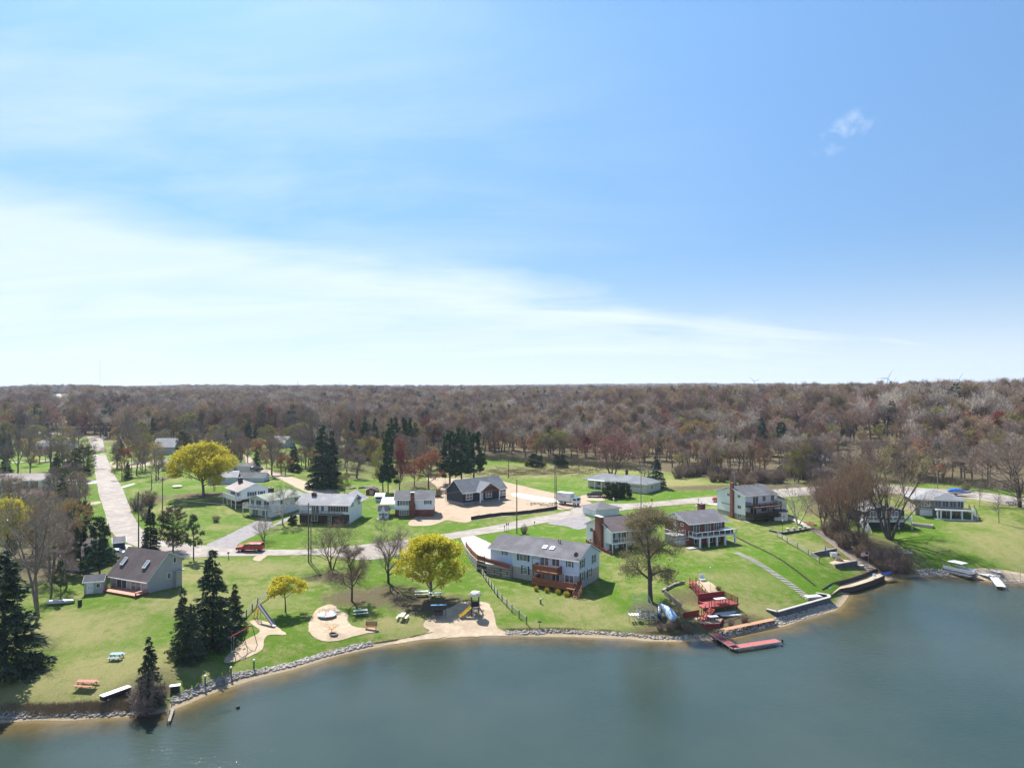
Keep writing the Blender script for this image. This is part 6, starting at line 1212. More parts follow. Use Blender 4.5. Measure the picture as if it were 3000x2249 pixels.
    t, f, L_, h = shed('tan gabled house behind the scarlet maple', 612, 648, 1288, 18, 9, M_sC, M_rT, .35, -12, 'house', name='bungalow', axis='y'); window(t, 'F', 0, L_*.3, L_*.55, 1.2, 2.4, 2)
    t, f, L_, h = shed('long bluish roofed house on the far green', 782, 838, 1312, 16, 10, M_sB, M_rL, .28, -14, 'house', name='bungalow'); window(t, 'F', 0, L_*.3, L_*.45, 1, 2, 2); window(t, 'F', 0, L_*.6, L_*.75, 1, 2, 2)
    t, f, L_, h = shed('far slate house with white porch posts between the pines', 1234, 1272, 1294, 13, 8, M_sB, M_rC, .25, 0, 'house', name='bungalow'); door(t, 'F', 0, L_*.38, L_*.48, .1, 2, M_white); window(t, 'F', 0, L_*.1, L_*.26, .8, 2, 2); window(t, 'F', 0, L_*.66, L_*.85, .8, 2, 2)
    shed('far brown roofed house beyond the slate house', 1250, 1284, 1276, 9, 8, M_dbrick, M_rR, .25, 0, 'house', name='bungalow')
    shed('low bluish roof among bare trees at the far left', 92, 190, 1316, 10, 10, M_sB, M_rL, .22, -4, 'house', name='bungalow')
    t, f, L_, h = shed('far slate blue cottage with a pale metal roof in the right hand wood', 2399, 2444, 1366, 16, 8, mat('slate_blue_wall', (.06,.10,.17)), mat('metal_roof', (.42,.43,.44), (.36,.37,.38), 2, .5), .18, 24, 'house', name='cottage'); window(t, 'F', 0, L_*.2, L_*.35, .8, 2, 1, fw=.12); window(t, 'F', 0, L_*.5, L_*.9, .8, 2, 3)
    shed('far low brown roofed house in front of the slate blue cottage', 2312, 2430, 1384, 8, 9, M_dbrick, M_rR, .2, 4, 'house', name='bungalow')
    shed('long pale barn in a gap of the far left woods', 281, 321, 1180, 5, 20, M_sC, M_trim, .2, 0, 'barn', name='barn')
build_houses()
# ------------------------------------------------------------ vehicles, boats, playground, walls, poles
def paint(n, c, r=.3): return mat('paint_'+n, c, rough=r, spec=.6)
M_tyre = mat('tyre', (.015,.015,.016), rough=.8); M_rim = mat('wheel_rim', (.45,.46,.48), rough=.35, metal=.7); M_red = paint('red', (.42,.012,.015)); M_blk = paint('black', (.012,.012,.018), .2); M_silver = paint('silver', (.45,.46,.48)); M_lampr = paint('tail_red', (.35,.01,.01)); M_lampw = paint('lamp_white', (.75,.75,.72))
def wheels(root, xs, yw, r=.36):
    for x in xs:
        for s in (-1, 1):
            q = MB(); q.tube((x, s*yw, r), (x, s*(yw-.24), r), r, n=18); w = q.build('wheel', M_tyre, root); k = MB(); k.tube((x, s*(yw+.012), r), (x, s*(yw-.1), r), r*.62, n=14); k.build('rim', M_rim, w)
def car(name, label, cat, loc, rz, prof, glass, L_, Wd, paintm, wx, r=.36, cap=None, group=None):
    "prof: side outline (x,z), x forward; glass: list of side window outlines"
    t = thing(name, label, cat, loc, rz, group); q = MB(); q.side(prof, -Wd/2, Wd/2); b = q.build('body', paintm, t, bevel=.05)
    for i, gp in enumerate(glass):
        for s in (-1, 1): g = MB(); g.side(gp, s*(Wd/2-.02), s*(Wd/2+.012)); g.build('window', M_glass, t)
    wheels(t, wx, Wd/2+.02, r)
    xf = max(p[0] for p in prof); xr = min(p[0] for p in prof)
    for s in (-1, 1):
        q = MB(); q.box(xf-.06, xf+.015, s*Wd*.34-.16, s*Wd*.34+.16, .62, .78); q.build('headlight', M_lampw, t); q = MB(); q.box(xr-.015, xr+.06, s*Wd*.41-.09, s*Wd*.41+.09, .75, 1.05); q.build('tail_light', M_lampr, t)
    q = MB(); q.box(xf-.1, xf+.06, -Wd*.46, Wd*.46, .34, .52); q.build('bumper', M_rim if cap else M_black, t); q = MB(); q.box(xr-.06, xr+.1, -Wd*.46, Wd*.46, .38, .56); q.build('bumper', M_rim if cap else M_black, t)
    return t, q
def slant(root, x0, z0, x1, z1, w, off=.012, m=None, name='windscreen'):
    d = Vector((x1-x0, 0, z1-z0)).normalized(); n = Vector((d.z, 0, -d.x)); 
    if n.z < 0: n = -n
    a = Vector((x0,0,z0))+n*off; b = Vector((x1,0,z1))+n*off; q = MB()
    q.add([(a.x,-w,a.z),(a.x,w,a.z),(b.x,w*.9,b.z),(b.x,-w*.9,b.z)]+[(p[0]-n.x*.03,p[1],p[2]-n.z*.03) for p in ((a.x,-w,a.z),(a.x,w,a.z),(b.x,w*.9,b.z),(b.x,-w*.9,b.z))], [(0,1,2,3),(7,6,5,4),(0,4,5,1),(1,5,6,2),(2,6,7,3),(3,7,4,0)]); return q.build(name, M_glass, root)
def build_vehicles():
    g = G(733, 1614); g.z += .06
    pr = [(2.7,.42),(2.72,.85),(2.5,1.02),(1.35,1.12),(.75,1.66),(-.1,1.74),(-2.55,1.76),(-2.78,1.15),(-2.78,.45)]
    t, _ = car('pickup_truck', 'red pickup truck with a cap driving on the village road', 'pickup truck', g, R(181), pr, [[(1.15,1.13),(.72,1.58),(.0,1.62),(.0,1.13)],[(-.12,1.13),(-.12,1.62),(-.65,1.62),(-.65,1.13)],[(-.95,1.2),(-.95,1.6),(-2.35,1.6),(-2.5,1.2)]], 5.5, 1.95, M_red, (1.75,-1.65), .39, True)
    slant(t, 1.3, 1.16, .8, 1.62, .85); slant(t, -2.76, 1.2, -2.6, 1.68, .75, name='rear_window')
    g = G(1675, 1479); g.z += .06
    t = thing('box_truck', 'white box truck with faded blue lettering parked at the dirt lane', 'truck', g, R(-38)); g0 = t
    q = MB(); q.box(-4.4,.3,-1.1,1.1,.95,3.3); b = q.build('cargo_box', M_white, t, bevel=.03); q = MB(); q.box(-4.3,2.0,-.45,.45,.55,.94); q.build('chassis', M_black, t)
    q = MB(); q.side([(.45,.6),(2.3,.6),(2.32,1.3),(2.0,2.25),(.45,2.3)], -1.0, 1.0); q.build('cab', M_white, t, bevel=.06); slant(t, 2.31, 1.38, 2.04, 2.15, .85)
    for s in (-1,1): k = MB(); k.side([(1.0,1.35),(2.1,1.35),(1.9,2.05),(1.0,2.05)], s*1.0, s*1.015); k.build('window', M_glass, t)
    q = MB(); q.box(.9,1.6,-.8,.8,2.3,2.5); q.build('wind_deflector', mat('teal_plastic', (.10,.24,.25)), t); wheels(t, (1.5,-2.9), 1.03, .42)
    q = MB(); q.box(2.33,2.37,-.8,.8,.62,.85); q.build('bumper', M_white, t)
    for s in (-1,1): q = MB(); q.box(2.30,2.345,s*.75-.15,s*.75+.15,.9,1.1); q.build('headlight', M_lampw, t); q = MB(); q.box(2.0,2.1,s*1.25-.12,s*1.25+.12,1.5,1.95); q.build('mirror', M_black, t)
    q = MB(); M_let = mat('faded_blue_print', (.34,.40,.52)); r = random.Random(3); x = -4.0
    for i in range(8):      # faded, unreadable block letters on the side
        w = .24; z = 2.55 if i < 4 else 2.2; h = .42 if i < 4 else .3; q.box(x,x+.06,-1.116,-1.103,z,z+h); q.box(x+.06,x+w-.06,-1.116,-1.103,z+(h-.06 if i % 2 else h*.5),z+(h if i % 2 else h*.5+.06)); q.box(x+w-.06,x+w,-1.116,-1.103,z,z+h*(1 if i % 3 else .55)); x += .34 if i < 4 else .3
    q.build('lettering', M_let, b)
    suv = [(2.2,.4),(2.25,.8),(2.05,.98),(1.15,1.08),(.45,1.6),(-.6,1.68),(-1.8,1.6),(-2.2,1.1),(-2.25,.42)]; gl = [[(1.0,1.1),(.45,1.5),(-.2,1.54),(-.2,1.1)],[(-.3,1.1),(-.3,1.54),(-1.0,1.54),(-1.0,1.1)],[(-1.1,1.1),(-1.1,1.52),(-1.7,1.46),(-1.95,1.12)]]
    def suvv(px, py, rz, m, lb, name='parked_car', cat='car', up=.06):
        g = G(px, py); g.z += up; t, _ = car(name, lb, cat, g, R(rz), suv, gl, 4.5, 1.85, m, (1.42,-1.38), .35); slant(t, 1.12, 1.1, .5, 1.55, .8); slant(t, -2.18, 1.14, -1.86, 1.54, .75, name='rear_window'); return t
    suvv(1742, 1455, 176, M_blk, 'black suv parked before the white ranch house'); suvv(2112, 1469, 165, M_red, 'red hatchback parked behind the three storey house')
    suvv(752, 1388, 10, M_blk, 'black car parked behind the mobile home garage', up=1.2); suvv(340, 1632, 24, M_silver, 'silver car on the pad by the navy garage'); suvv(696, 1394, 5, M_silver, 'silver van beside the pale mobile home', up=.1)
    # trailered boats and hulls
def hullmesh(L_, Wd, Hh, sharp=.9, n=14, m=8, both=False, deckz=None, thick=.04):
    V = []; 
    for i in range(n+1):
        t = i/n; e = (1-abs(2*t-1)**(2.4))**.6 if both else (min(1, (1-t)*2.2))**sharp*(.86+.14*min(1, t*4)); rise = .35*Hh*(abs(2*t-1)**3 if both else t**3)
        for j in range(m+1): a = math.pi*j/m; V.append((L_*(t-.5), -math.cos(a)*Wd/2*max(.02, e), Hh-(Hh*math.sin(a)**.6)*(1 if both else 1-.15*t**2)+rise*(1)))
    Fq = [(i*(m+1)+j, i*(m+1)+j+1, (i+1)*(m+1)+j+1, (i+1)*(m+1)+j) for i in range(n) for j in range(m)]
    if not both: Fq.append(tuple(range(m+1))[::-1])
    return V, Fq
def boat(name, label, loc, rz, L_, Wd, Hh, m, both=False, seats=3, tilt=0, cat='boat', inner=None, roll=0, group=None):
    t = thing(name, label, cat, loc, 0, group); t.rotation_euler = (R(roll), R(tilt), rz); V, Fq = hullmesh(L_, Wd, Hh, both=both); q = MB(); q.add(V, Fq); me = q.build('hull', m, t, smooth=True)
    sm = me.modifiers.new('thickness', 'SOLIDIFY'); sm.thickness = .05; sm.offset = 1
    for i in range(seats): x = L_*(-.32+.64*i/max(1, seats-1)) if seats > 1 else 0; w = Wd*.40*(1 if not both else .7)*(1-.35*(i == seats-1)); k = MB(); k.box(x-.13, x+.13, -w, w, Hh*.6, Hh*.66); k.build('seat', inner or M_alu, t)
    g = MB(); n = 14
    for s in (0, 8):
        idx = [i*9+s for i in range(n+1)]
        for a, b in zip(idx[:-1], idx[1:]): g.bar(V[a], V[b], .05)
    g.build('gunwale', inner or M_alu, t); return t
def table_(label, px, py, rz, top, seatm, legm, L_=1.9, W_=.75, group=None, z=None, benches=True, name='picnic_table', off=0.0):
    g = G(px, py) if z is None else P(px, py, z); g.z += off; t = thing(name, label, 'picnic table' if benches else 'table', g, R(rz), group); q = MB()
    for i in range(5): y = -W_/2+W_*i/5; q.box(-L_/2, L_/2, y+.01, y+W_/5-.01, .72, .77)
    q.build('table_top', top, t)
    if benches:
        for s in (-1, 1): q = MB(); q.box(-L_/2, L_/2, s*.72-.13, s*.72+.13, .42, .46); q.build('seat', seatm, t)
    for x in (-L_*.36, L_*.36):
        q = MB()
        if benches: q.bar((x,-.8,0),(x,-.25,.72),.08,.05); q.bar((x,.8,0),(x,.25,.72),.08,.05); q.bar((x,-.82,.4),(x,.82,.4),.08,.05)
        else:
            for y in (-W_*.4, W_*.4): q.box(x-.03,x+.03,y-.03,y+.03,0,.72)
        q.build('leg', legm, t)
    return t
def build_play():
    table_('left white picnic table under the yellow tree', 1235, 1744, 8, M_white, M_white, M_greyw, 2.3, group=None, off=.02); table_('right white picnic table under the yellow tree, mottled by shade', 1276, 1748, 4, M_white, M_white, M_greyw, 2.3, off=.02)
    table_('white picnic table set end on between the red bench and the blue swing', 1179, 1813, 84, M_white, M_white, M_greyw, 1.8); table_('white picnic table tilted near the merry go round', 1057, 1800, 16, M_white, M_white, M_greyw, 2.2)
    table_('salmon red picnic table on the dry lawn at the lower left', 254, 2012, -4, mat('salmon_paint', (.52,.17,.13)), mat('salmon_paint', (.5,.2,.15)), M_greyw, 2.4); table_('small bright blue picnic table on the lawn', 341, 1930, 3, paint('blue', (.08,.30,.62), .5), paint('blue', (.1,.3,.6)), M_iron, 1.5)
    g = G(339, 2042); t = thing('trailer', 'long white topped cart with dark sides near the small shore spruce', 'trailer', g, R(58)); q = MB(); q.box(-1.7,1.7,-.45,.45,.72,.80); q.build('lid', M_white, t); q = MB(); q.box(-1.65,1.65,-.40,.40,.25,.718); q.build('body', M_black, t); wheels(t, (-1.1,1.1), .42, .22)
    # red bench
    g = G(1087, 1843); t = thing('park_bench', 'red slatted bench facing the lake', 'bench', g, 0); Mr = paint('bench_red', (.42,.07,.045), .6)
    q = MB(); [q.box(-.9,.9,-.3+.14*i,-.19+.14*i,.42,.46) for i in range(4)]; q.build('seat', Mr, t); q = MB(); [q.box(-.9,.9,.27+.03*i,.30+.03*i,.52+.16*i,.64+.16*i) for i in range(4)]; q.build('backrest', paint('bench_dark_red', (.20,.03,.03), .6), t)
    for x in (-.75,.75): q = MB(); q.bar((x,-.28,0),(x,-.28,.42),.06); q.bar((x,.25,0),(x,.42,1.1),.06); q.bar((x,-.28,.40),(x,.3,.40),.05); q.build('leg', M_iron, t)
    # merry go rounds
    g = G(958, 1806); t = thing('merry_go_round', 'round playground platform in blue, pink and white wedges with hand rails', 'merry-go-round', g); n = 24; cols = [paint('wedge_blue', (.10,.30,.58), .5), paint('wedge_pink', (.62,.32,.26), .5), paint('wedge_white', (.70,.70,.68), .5), paint('wedge_yellow', (.66,.50,.16), .5)]
    for w in range(8):
        q = MB(); a0 = w*math.pi/4; pl = [(0,0)]+[(1.45*math.cos(a0+i*math.pi/16), 1.45*math.sin(a0+i*math.pi/16)) for i in range(5)]; q.prism(pl, .38, .44); q.build('platform_wedge', cols[(0,2,1,3,2,0,1,2)[w]], t)
    q = MB(); q.lathe([(1.44,.30),(1.47,.30),(1.47,.376),(1.44,.376)], n=32); q.build('rim', cols[2], t); q = MB(); q.tube((0,0,0),(0,0,.375),.14,n=10); q.build('pivot', M_iron, t)
    for i in range(8):
        a = i*math.pi/4; c, s = math.cos(a), math.sin(a); q = MB(); q.tube((1.3*c,1.3*s,.44),(1.3*c,1.3*s,1.15),.03); q.tube((1.3*c,1.3*s,1.15),(.3*c,.3*s,1.2),.03); q.tube((.3*c,.3*s,1.2),(.3*c,.3*s,.44),.03); q.build('hand_rail', (M_alu, cols[1])[i % 2], t)
    g = G(972, 1852); t = thing('merry_go_round', 'small orange spring merry go round with thin arms and a dark foot disc', 'merry-go-round', g); q = MB(); q.lathe([(.55,.65),(.55,.72)], n=16); q.build('platform', paint('orange', (.62,.33,.10)), t); q = MB(); q.tube((0,0,0),(0,0,.65),.05); q.build('pivot', M_iron, t)
    q = MB(); q.lathe([(.62,.0),(.62,.05)], (0.5,-.8,.03), n=20); q.build('shadow_disc', M_black, t)  # black disc laid on the sand as the platform's cast shadow
    for a in (20,80,150,200,260,320): q = MB(); c, s = math.cos(R(a)), math.sin(R(a)); q.tube((.2*c,.2*s,.72),(1.1*c,1.1*s,1.1),.025); q.build('arm', paint('arm_orange', (.55,.25,.15)), t)
    # two bay blue glider swing
    g = G(1285, 1808); t = thing('swing', 'blue framed glider swing at the edge of the sand', 'swing', g, R(6)); Mb = paint('swing_blue', (.04,.20,.42), .5); s = g.y/F; hw = 1.15
    for x in (-hw, hw): q = MB(); q.tube((x,-.7,0),(x,-.1,1.95),.04); q.tube((x,.7,0),(x,.1,1.95),.04); q.build('leg', M_iron, t)
    q = MB(); q.box(-hw-.1,hw+.1,-.2,.2,1.95,2.05); q.build('canopy', Mb, t)
    q = MB(); q.box(-.7,.7,-.45,-.1,.45,.5); q.box(-.7,.7,.1,.45,.45,.5); q.box(-.7,.7,-.5,-.46,.5,1.0); q.box(-.7,.7,.46,.5,.5,1.0); q.build('seat', M_iron, t)
    for x in (-.65,.65): q = MB(); q.bar((x,-.4,.5),(x,-.05,1.95),.03); q.bar((x,.4,.5),(x,.05,1.95),.03); q.build('hanger', M_iron, t)
    # playground tower
    g = G(1392, 1800); t = thing('play_tower', 'play tower with a cream domed roof and yellow slide on the sand beach', 'play structure', g, R(8)); Mc = paint('cream', (.62,.57,.48), .6)
    for x in (-.6,.6):
        for y in (-.6,.6): q = MB(); q.tube((x,y,0),(x,y,3.2),.06); q.build('post', M_black, t)
    q = MB(); q.lathe([(1.0,3.1),(1.02,3.25),(.9,3.5),(.62,3.75),(.3,3.86),(.05,3.9)], n=8); ro = q.build('roof', Mc, t, smooth=False)
    for a in range(4): c, s = math.cos(a*math.pi/2+.4), math.sin(a*math.pi/2+.4); q = MB(); q.lathe([(.28,3.2),(.30,3.45),(.16,3.7)], (c*.72,s*.72,0), n=8); q.build('dome', Mc, ro)
    q = MB(); q.box(-.66,.66,-.66,.66,1.2,1.28); q.build('platform', M_black, t); q = MB(); q.box(-.64,.64,.6,.64,1.3,2.0); q.box(-.64,-.6,0,.6,1.3,2.0); q.build('panel', M_iron, t)
    sl = MB(); a = Vector((-.68,-.3,1.28)); b = Vector((-2.1,-.9,.28)); e = Vector((-2.6,-1.1,.18)); sl.bar(a,b,.6,.05); sl.bar(b,e,.6,.05)
    dn = (b-a).cross(Vector((0,0,1))).normalized()*.3
    for s_ in (-1,1): sl.bar(a+dn*s_+Vector((0,0,.12)), b+dn*s_+Vector((0,0,.12)), .05,.22); sl.bar(b+dn*s_+Vector((0,0,.12)), e+dn*s_+Vector((0,0,.1)), .05,.2)
    sl.build('slide', paint('slide_yellow', (.72,.48,.01), .4), t)
    q = MB(); [q.bar((.7+.16*i,-.3,1.25-.3*i),(.7+.16*i,.3,1.25-.3*i),.05,.2) for i in range(5)]; q.bar((.65,-.33,1.3),(1.4,-.33,0),.07); q.bar((.65,.33,1.3),(1.4,.33,0),.07); q.build('climber', M_black, t)
    q = MB(); q.tube((-1.0,.9,0),(-1.0,.9,1.9),.05); q.tube((-1.0,.6,0),(-1.0,.6,1.9),.05); q.tube((-1.0,.55,1.9),(-1.0,.95,1.9),.09); q.build('steering_post', paint('ochre', (.45,.28,.05)), t)
    # tall metal slide
    a = G(800, 1836); b = G(752, 1812); t = thing('slide', 'tall metal slide with an orange ladder', 'slide', b, math.atan2(a.y-b.y, a.x-b.x)); Lg = (a-b).length; hz_ = a.z-b.z
    top = Vector((.5,0,2.35)); q = MB(); q.bar(top,(Lg,0,.35+hz_),.5,.04); q.bar((Lg,0,.35+hz_),(Lg+.45,0,.25+hz_),.5,.04)
    for s_ in (-.25,.25): q.bar(top+Vector((0,s_,.1)),(Lg,s_,.45+hz_),.05,.2)
    q.build('chute', mat('slide_steel', (.26,.25,.31), rough=.35, metal=.5), t); q = MB()
    for s_ in (-.28,.28): q.bar((-.45,s_,0),(.45,s_,2.4),.07,.07); q.bar((.45,s_,2.3),(.75,s_,0),.05)
    for i in range(9): k = (i+.5)/9; q.bar((-.45+.9*k,-.28,2.4*k),(-.45+.9*k,.28,2.4*k),.07,.05)
    q.build('ladder', paint('ladder_orange', (.60,.24,.05)), t)
    # red swing set
    a = P(668, 1881, 3.4); b = P(733, 1845, 3.4); ga = G(662,1925); rz = math.atan2(b.y-a.y, b.x-a.x); L_ = math.hypot(b.x-a.x, b.y-a.y); z0 = hz(a.x,a.y); t = thing('swing_set', 'long swing set with a red top rail beside the spruces', 'swing set', (a.x,a.y,z0), rz); h = 2.7
    q = MB(); q.tube((0,0,h),(L_,0,h),.06,n=8); q.build('top_rail', paint('rail_red', (.42,.03,.03)), t)
    for x in (0, L_*.55, L_):
        for s_ in (-1,1): q = MB(); q.tube((x,0,h),(x,s_*1.3,h-.1-.0),.05) if x in (0,) and False else None; q.tube((x,s_*.35,h),(x,s_*1.25,-.2),.045); q.tube((x,0,h),(x,s_*.35,h),.055); q.build('leg', M_iron, t)
    for x in (L_*.2, L_*.38, L_*.7): q = MB(); q.tube((x-.25,0,h),(x-.25,0,.6),.012,n=4); q.tube((x+.25,0,h),(x+.25,0,.6),.012,n=4); q.box(x-.28,x+.28,-.1,.1,.55,.6); q.build('swing_seat', (M_white, M_black)[x > L_*.3], t)
    # shore lamp posts
    proto = None
    for i, (px, b, tp, lb) in enumerate(((601,2008,1981,'green lamp post on the shore lawn nearest the small spruce'),(677,1982,1958,'green lamp post in the middle of the shore lawn row'),(744,1960,1934,'green lamp post at the swing set end of the shore lawn row'))):
        g = G(px, b)
        if proto is None:
            t = thing('lamp_post', lb, 'lamp post', g, 0, 'three green lamp posts'); q = MB(); q.tube((0,0,0),(0,0,1.15),.09,n=10); q.build('post', mat('post_green', (.012,.055,.04)), t); q = MB(); q.lathe([(.14,1.15),(.16,1.25),(.14,1.33),(.05,1.38)], n=12); q.build('lamp_cap', M_white, t); proto = t
        else: t = copy_tree(proto); t.location = g; t['label'] = lb
    g = G(234, 1773); t = thing('barrel', 'black burn barrel on the lawn below the grey shed', 'barrel', g); q = MB(); q.lathe([(.30,0),(.31,.3),(.29,.33),(.31,.36),(.31,.62),(.29,.65),(.31,.68),(.30,.95)], n=18); q.build('drum', M_black, t); q = MB(); q.lathe([(.315,.94),(.315,.97)], n=18); q.build('rim', M_iron, t)
    g = G(180, 1768); g.z += .15; boat('rowboat', 'upturned pale aluminium rowboat below the grey shed', (g.x,g.y,g.z+.55), R(14), 3.8, 1.3, .5, M_alu, seats=0, roll=180)
    g = G(513, 2022); t = thing('fish_cleaning_table', 'small dark table with a white edge at the shore by the small spruce', 'table', g, R(20)); q = MB(); q.box(-.6,.6,-.35,.35,.62,.68); q.build('top', M_white, t); q = MB(); q.box(-.5,.5,-.3,.3,.0,.6); q.build('body', M_black, t)
    g = G(1576, 1750); 
    g = G(1584, 1768); t = thing('yard_post', 'small dark green hydrant shape with a white cap on the lawn below the blue house', 'hydrant', g); q = MB(); q.lathe([(.16,0),(.14,.1),(.12,.7),(.16,.75)], n=10); q.build('body', mat('hydrant_green', (.01,.09,.05)), t); q = MB(); q.lathe([(.17,.75),(.14,.9),(.05,.95)], n=10); q.build('cap', M_white, t)
    g = G(1581, 1837); t = thing('grill', 'black pedestal grill on the lake shore lawn', 'grill', g); q = MB(); q.tube((0,0,0),(0,0,.8),.04); q.build('post', M_black, t); q = MB(); q.box(-.3,.3,-.2,.2,.8,1.0); q.build('firebox', M_black, t)
    g = G(519, 1428); t = thing('trampoline', 'small round white trampoline on the green below the yellow maple', 'trampoline', g); q = MB(); q.lathe([(1.4,.5),(1.4,.58)], n=20); q.build('mat', M_white, t); [MB().tube((1.3*math.cos(a),1.3*math.sin(a),0),(1.3*math.cos(a),1.3*math.sin(a),.5),.03).build('leg', M_iron, t) for a in (0.4,2,3.6,5.2)]
def line_wall(name, label, P2, z0f, z1f, w, m, cap=None, cat='retaining wall', capm=None, parent=None):
    q = MB()
    for (a, b) in zip(P2[:-1], P2[1:]):
        a = Vector((a[0],a[1],0)); b = Vector((b[0],b[1],0)); d = (b-a).normalized(); n = Vector((-d.y,d.x,0))*w/2; za0, za1 = z0f(a.x,a.y), z1f(a.x,a.y); zb0, zb1 = z0f(b.x,b.y), z1f(b.x,b.y)
        vs = [(a-n)[:2]+(za0,), (a+n)[:2]+(za0,), (b+n)[:2]+(zb0,), (b-n)[:2]+(zb0,), (a-n)[:2]+(za1,), (a+n)[:2]+(za1,), (b+n)[:2]+(zb1,), (b-n)[:2]+(zb1,)]
        q.add(vs, [(3,2,1,0),(4,5,6,7),(0,1,5,4),(1,2,6,5),(2,3,7,6),(3,0,4,7)])
    if parent: return q.build(name, m, parent)
    g = P2[0]; t = thing(name, label, cat, (0,0,0)); q.build('wall', m, t)
    if capm:
        k = MB()
        for (a, b) in zip(P2[:-1], P2[1:]): k.bar((a[0],a[1],z1f(*a[:2])+.06),(b[0],b[1],z1f(*b[:2])+.06), w+.12, .12)
        k.build('coping', capm, t)
    return t
def rail_fence(name, label, pxs, step, m, h=1.1, rails=(.4,.75,1.05), postm=None, world=None, cat='fence', pw=.14, rw=.05, rh=.1):
    pts_ = world or [G(*p) for p in pxs]; t = thing(name, label, cat, pts_[0]); o = pts_[0]; q = MB(); allp = []
    for a, b in zip(pts_[:-1], pts_[1:]):
        L_ = (b-a).length; n = max(1, round(L_/step)); allp += [a.lerp(b, i/n) for i in range(n)]
    allp.append(pts_[-1]); allp = [Vector((p.x, p.y, max(hz(p.x,p.y), 0)))-o for p in allp]
    for p in allp: k = MB(); k.bar(p-Vector((0,0,.2)), p+Vector((0,0,h+.12)), pw); k.build('post', postm or m, t)
    for a, b in zip(allp[:-1], allp[1:]):
        for r in rails: q.bar(a+Vector((0,0,r)), b+Vector((0,0,r)), rw, rh)
    q.build('rails', m, t); return t
def build_walls():
    # block wall and red fence beside the blue house
    zt = lambda x, y: 4.75
    W2 = [P(1366,1603,4.75), P(1380,1622,4.75), P(1400,1641,4.75), P(1420,1650,4.5), P(1450,1655,4.4), P(1478,1657,4.3)]
    Wp = [(p.x,p.y) for p in W2]; zl = [4.75,4.75,4.75,4.75,4.3,4.2]
    t = line_wall('block_wall', 'curving concrete block retaining wall beside the blue house', Wp[:4], lambda x,y: hz(x,y)-1.2, zt, .35, M_block); 
    u, v = FRB.F(1507, 1668, -.1)[0], 0; c, s = FRB.c, FRB.s; e = (FRB.O.x+c*5.3+s*1.1, FRB.O.y+s*5.3-c*1.1)
    line_wall('wall', None, [Wp[3], (Wp[4][0]*.5+Wp[3][0]*.5, Wp[4][1]), e], lambda x,y: hz(x,y)-1.2, lambda x,y: 4.1, .35, M_block, parent=t)
    # fill behind the wall: the driveway slab at the upper level
    a = [Wp[0], Wp[1], Wp[2], Wp[3], e, (FRB.O.x+c*5.3, FRB.O.y+s*5.3), (FRB.O.x, FRB.O.y), (FRB.O.x+c*.5-s*6, FRB.O.y+s*.5+c*6)]
    g = [G(1385,1578), G(1350,1580)]; a += [(g[0].x,g[0].y),(g[1].x,g[1].y)]
    q = MB(); q.prism(a, 1.2, 4.55); tag(q.build('driveway', M_conc), 'raised concrete parking court held by the block wall', kind='structure')
    Mf = mat('rust_fence', (.27,.075,.035), (.2,.06,.03), 2); t = thing('fence', 'rust red board fence on top of the block retaining wall', 'fence', (0,0,0)); q = MB()
    fp = [Vector((*Wp[0],4.75)), Vector((*Wp[1],4.75)), Vector((*Wp[2],4.75)), Vector((*Wp[3],4.75))]
    for p0, p1 in zip(fp[:-1], fp[1:]): q.bar(p0+Vector((0,0,.55)), p1+Vector((0,0,.55)), .05, .9)
    q.build('boards', Mf, t); q = MB(); q.bar(fp[3]+Vector((0,0,.9)), Vector((*e,4.15))+Vector((0,0,.9)), .06,.1); q.bar(fp[3]+Vector((0,0,.45)), Vector((*e,4.15))+Vector((0,0,.4)), .05,.7); q.build('lower_boards', Mf, t)
    for p in fp: k = MB(); k.bar(p, p+Vector((0,0,1.2)), .12); k.build('post', M_darkw, t)
    rail_fence('split_rail_fence', 'pale split rail fence running down the lawn left of the blue house', [(1365,1606),(1398,1660),(1424,1702),(1457,1748),(1500,1793),(1543,1828)], 2.3, M_palew, 1.15, postm=M_darkw)
    rail_fence('split_rail_fence', 'pale split rail fence behind the slide and the spruces', [(784,1750),(755,1770),(722,1805),(690,1835),(640,1870),(590,1905),(540,1942)], 2.6, M_palew, 1.0, postm=M_darkw)
    rail_fence('split_rail_fence', 'weathered split rail fence on the slope beside the stone terraces', [(2277,1571),(2306,1590),(2336,1607),(2368,1626),(2400,1648)], 2.8, M_palew, 1.1, postm=M_greyw)
    # silt fence
    pts_ = [G(*p) for p in ((1380,1523),(1405,1519),(1440,1514),(1470,1510),(1510,1508),(1548,1504),(1590,1498),(1633,1491))]; t = thing('silt_fence', 'black silt fence along the edge of the dirt lot', 'fence', pts_[0]); q = MB(); rr = random.Random(2)
    for a, b in zip(pts_[:-1], pts_[1:]):
        a = a-pts_[0]; b = b-pts_[0]; q.add([a,b,b+Vector((.0,.1,.85+rr.uniform(-.1,.1))),a+Vector((.0,.1,.85))]+[v+Vector((0,.03,0)) for v in (a,b,b+Vector((0,.1,.85)),a+Vector((0,.1,.85)))], [(0,1,2,3),(7,6,5,4),(3,2,6,7)]); k = MB(); k.bar(a+Vector((0,-.05,0)), a+Vector((0,-.02,1.0)), .05); k.build('stake', M_greyw, t)
    q.build('fabric', M_black, t)
    # red brick steps fence right of blue house
    rail_fence('garden_fence', 'low rusty garden fence between the blue house and the tall chimney house', [(1718,1588),(1740,1602),(1762,1612),(1788,1624)], .9, mat('rusty_red', (.24,.05,.035)), .55, rails=(.3,.5), pw=.22, rw=.1)
    # stone seawall
    f = lambda *p: [(q_.x, q_.y) for q_ in (P(*k, 1.5) for k in p)]
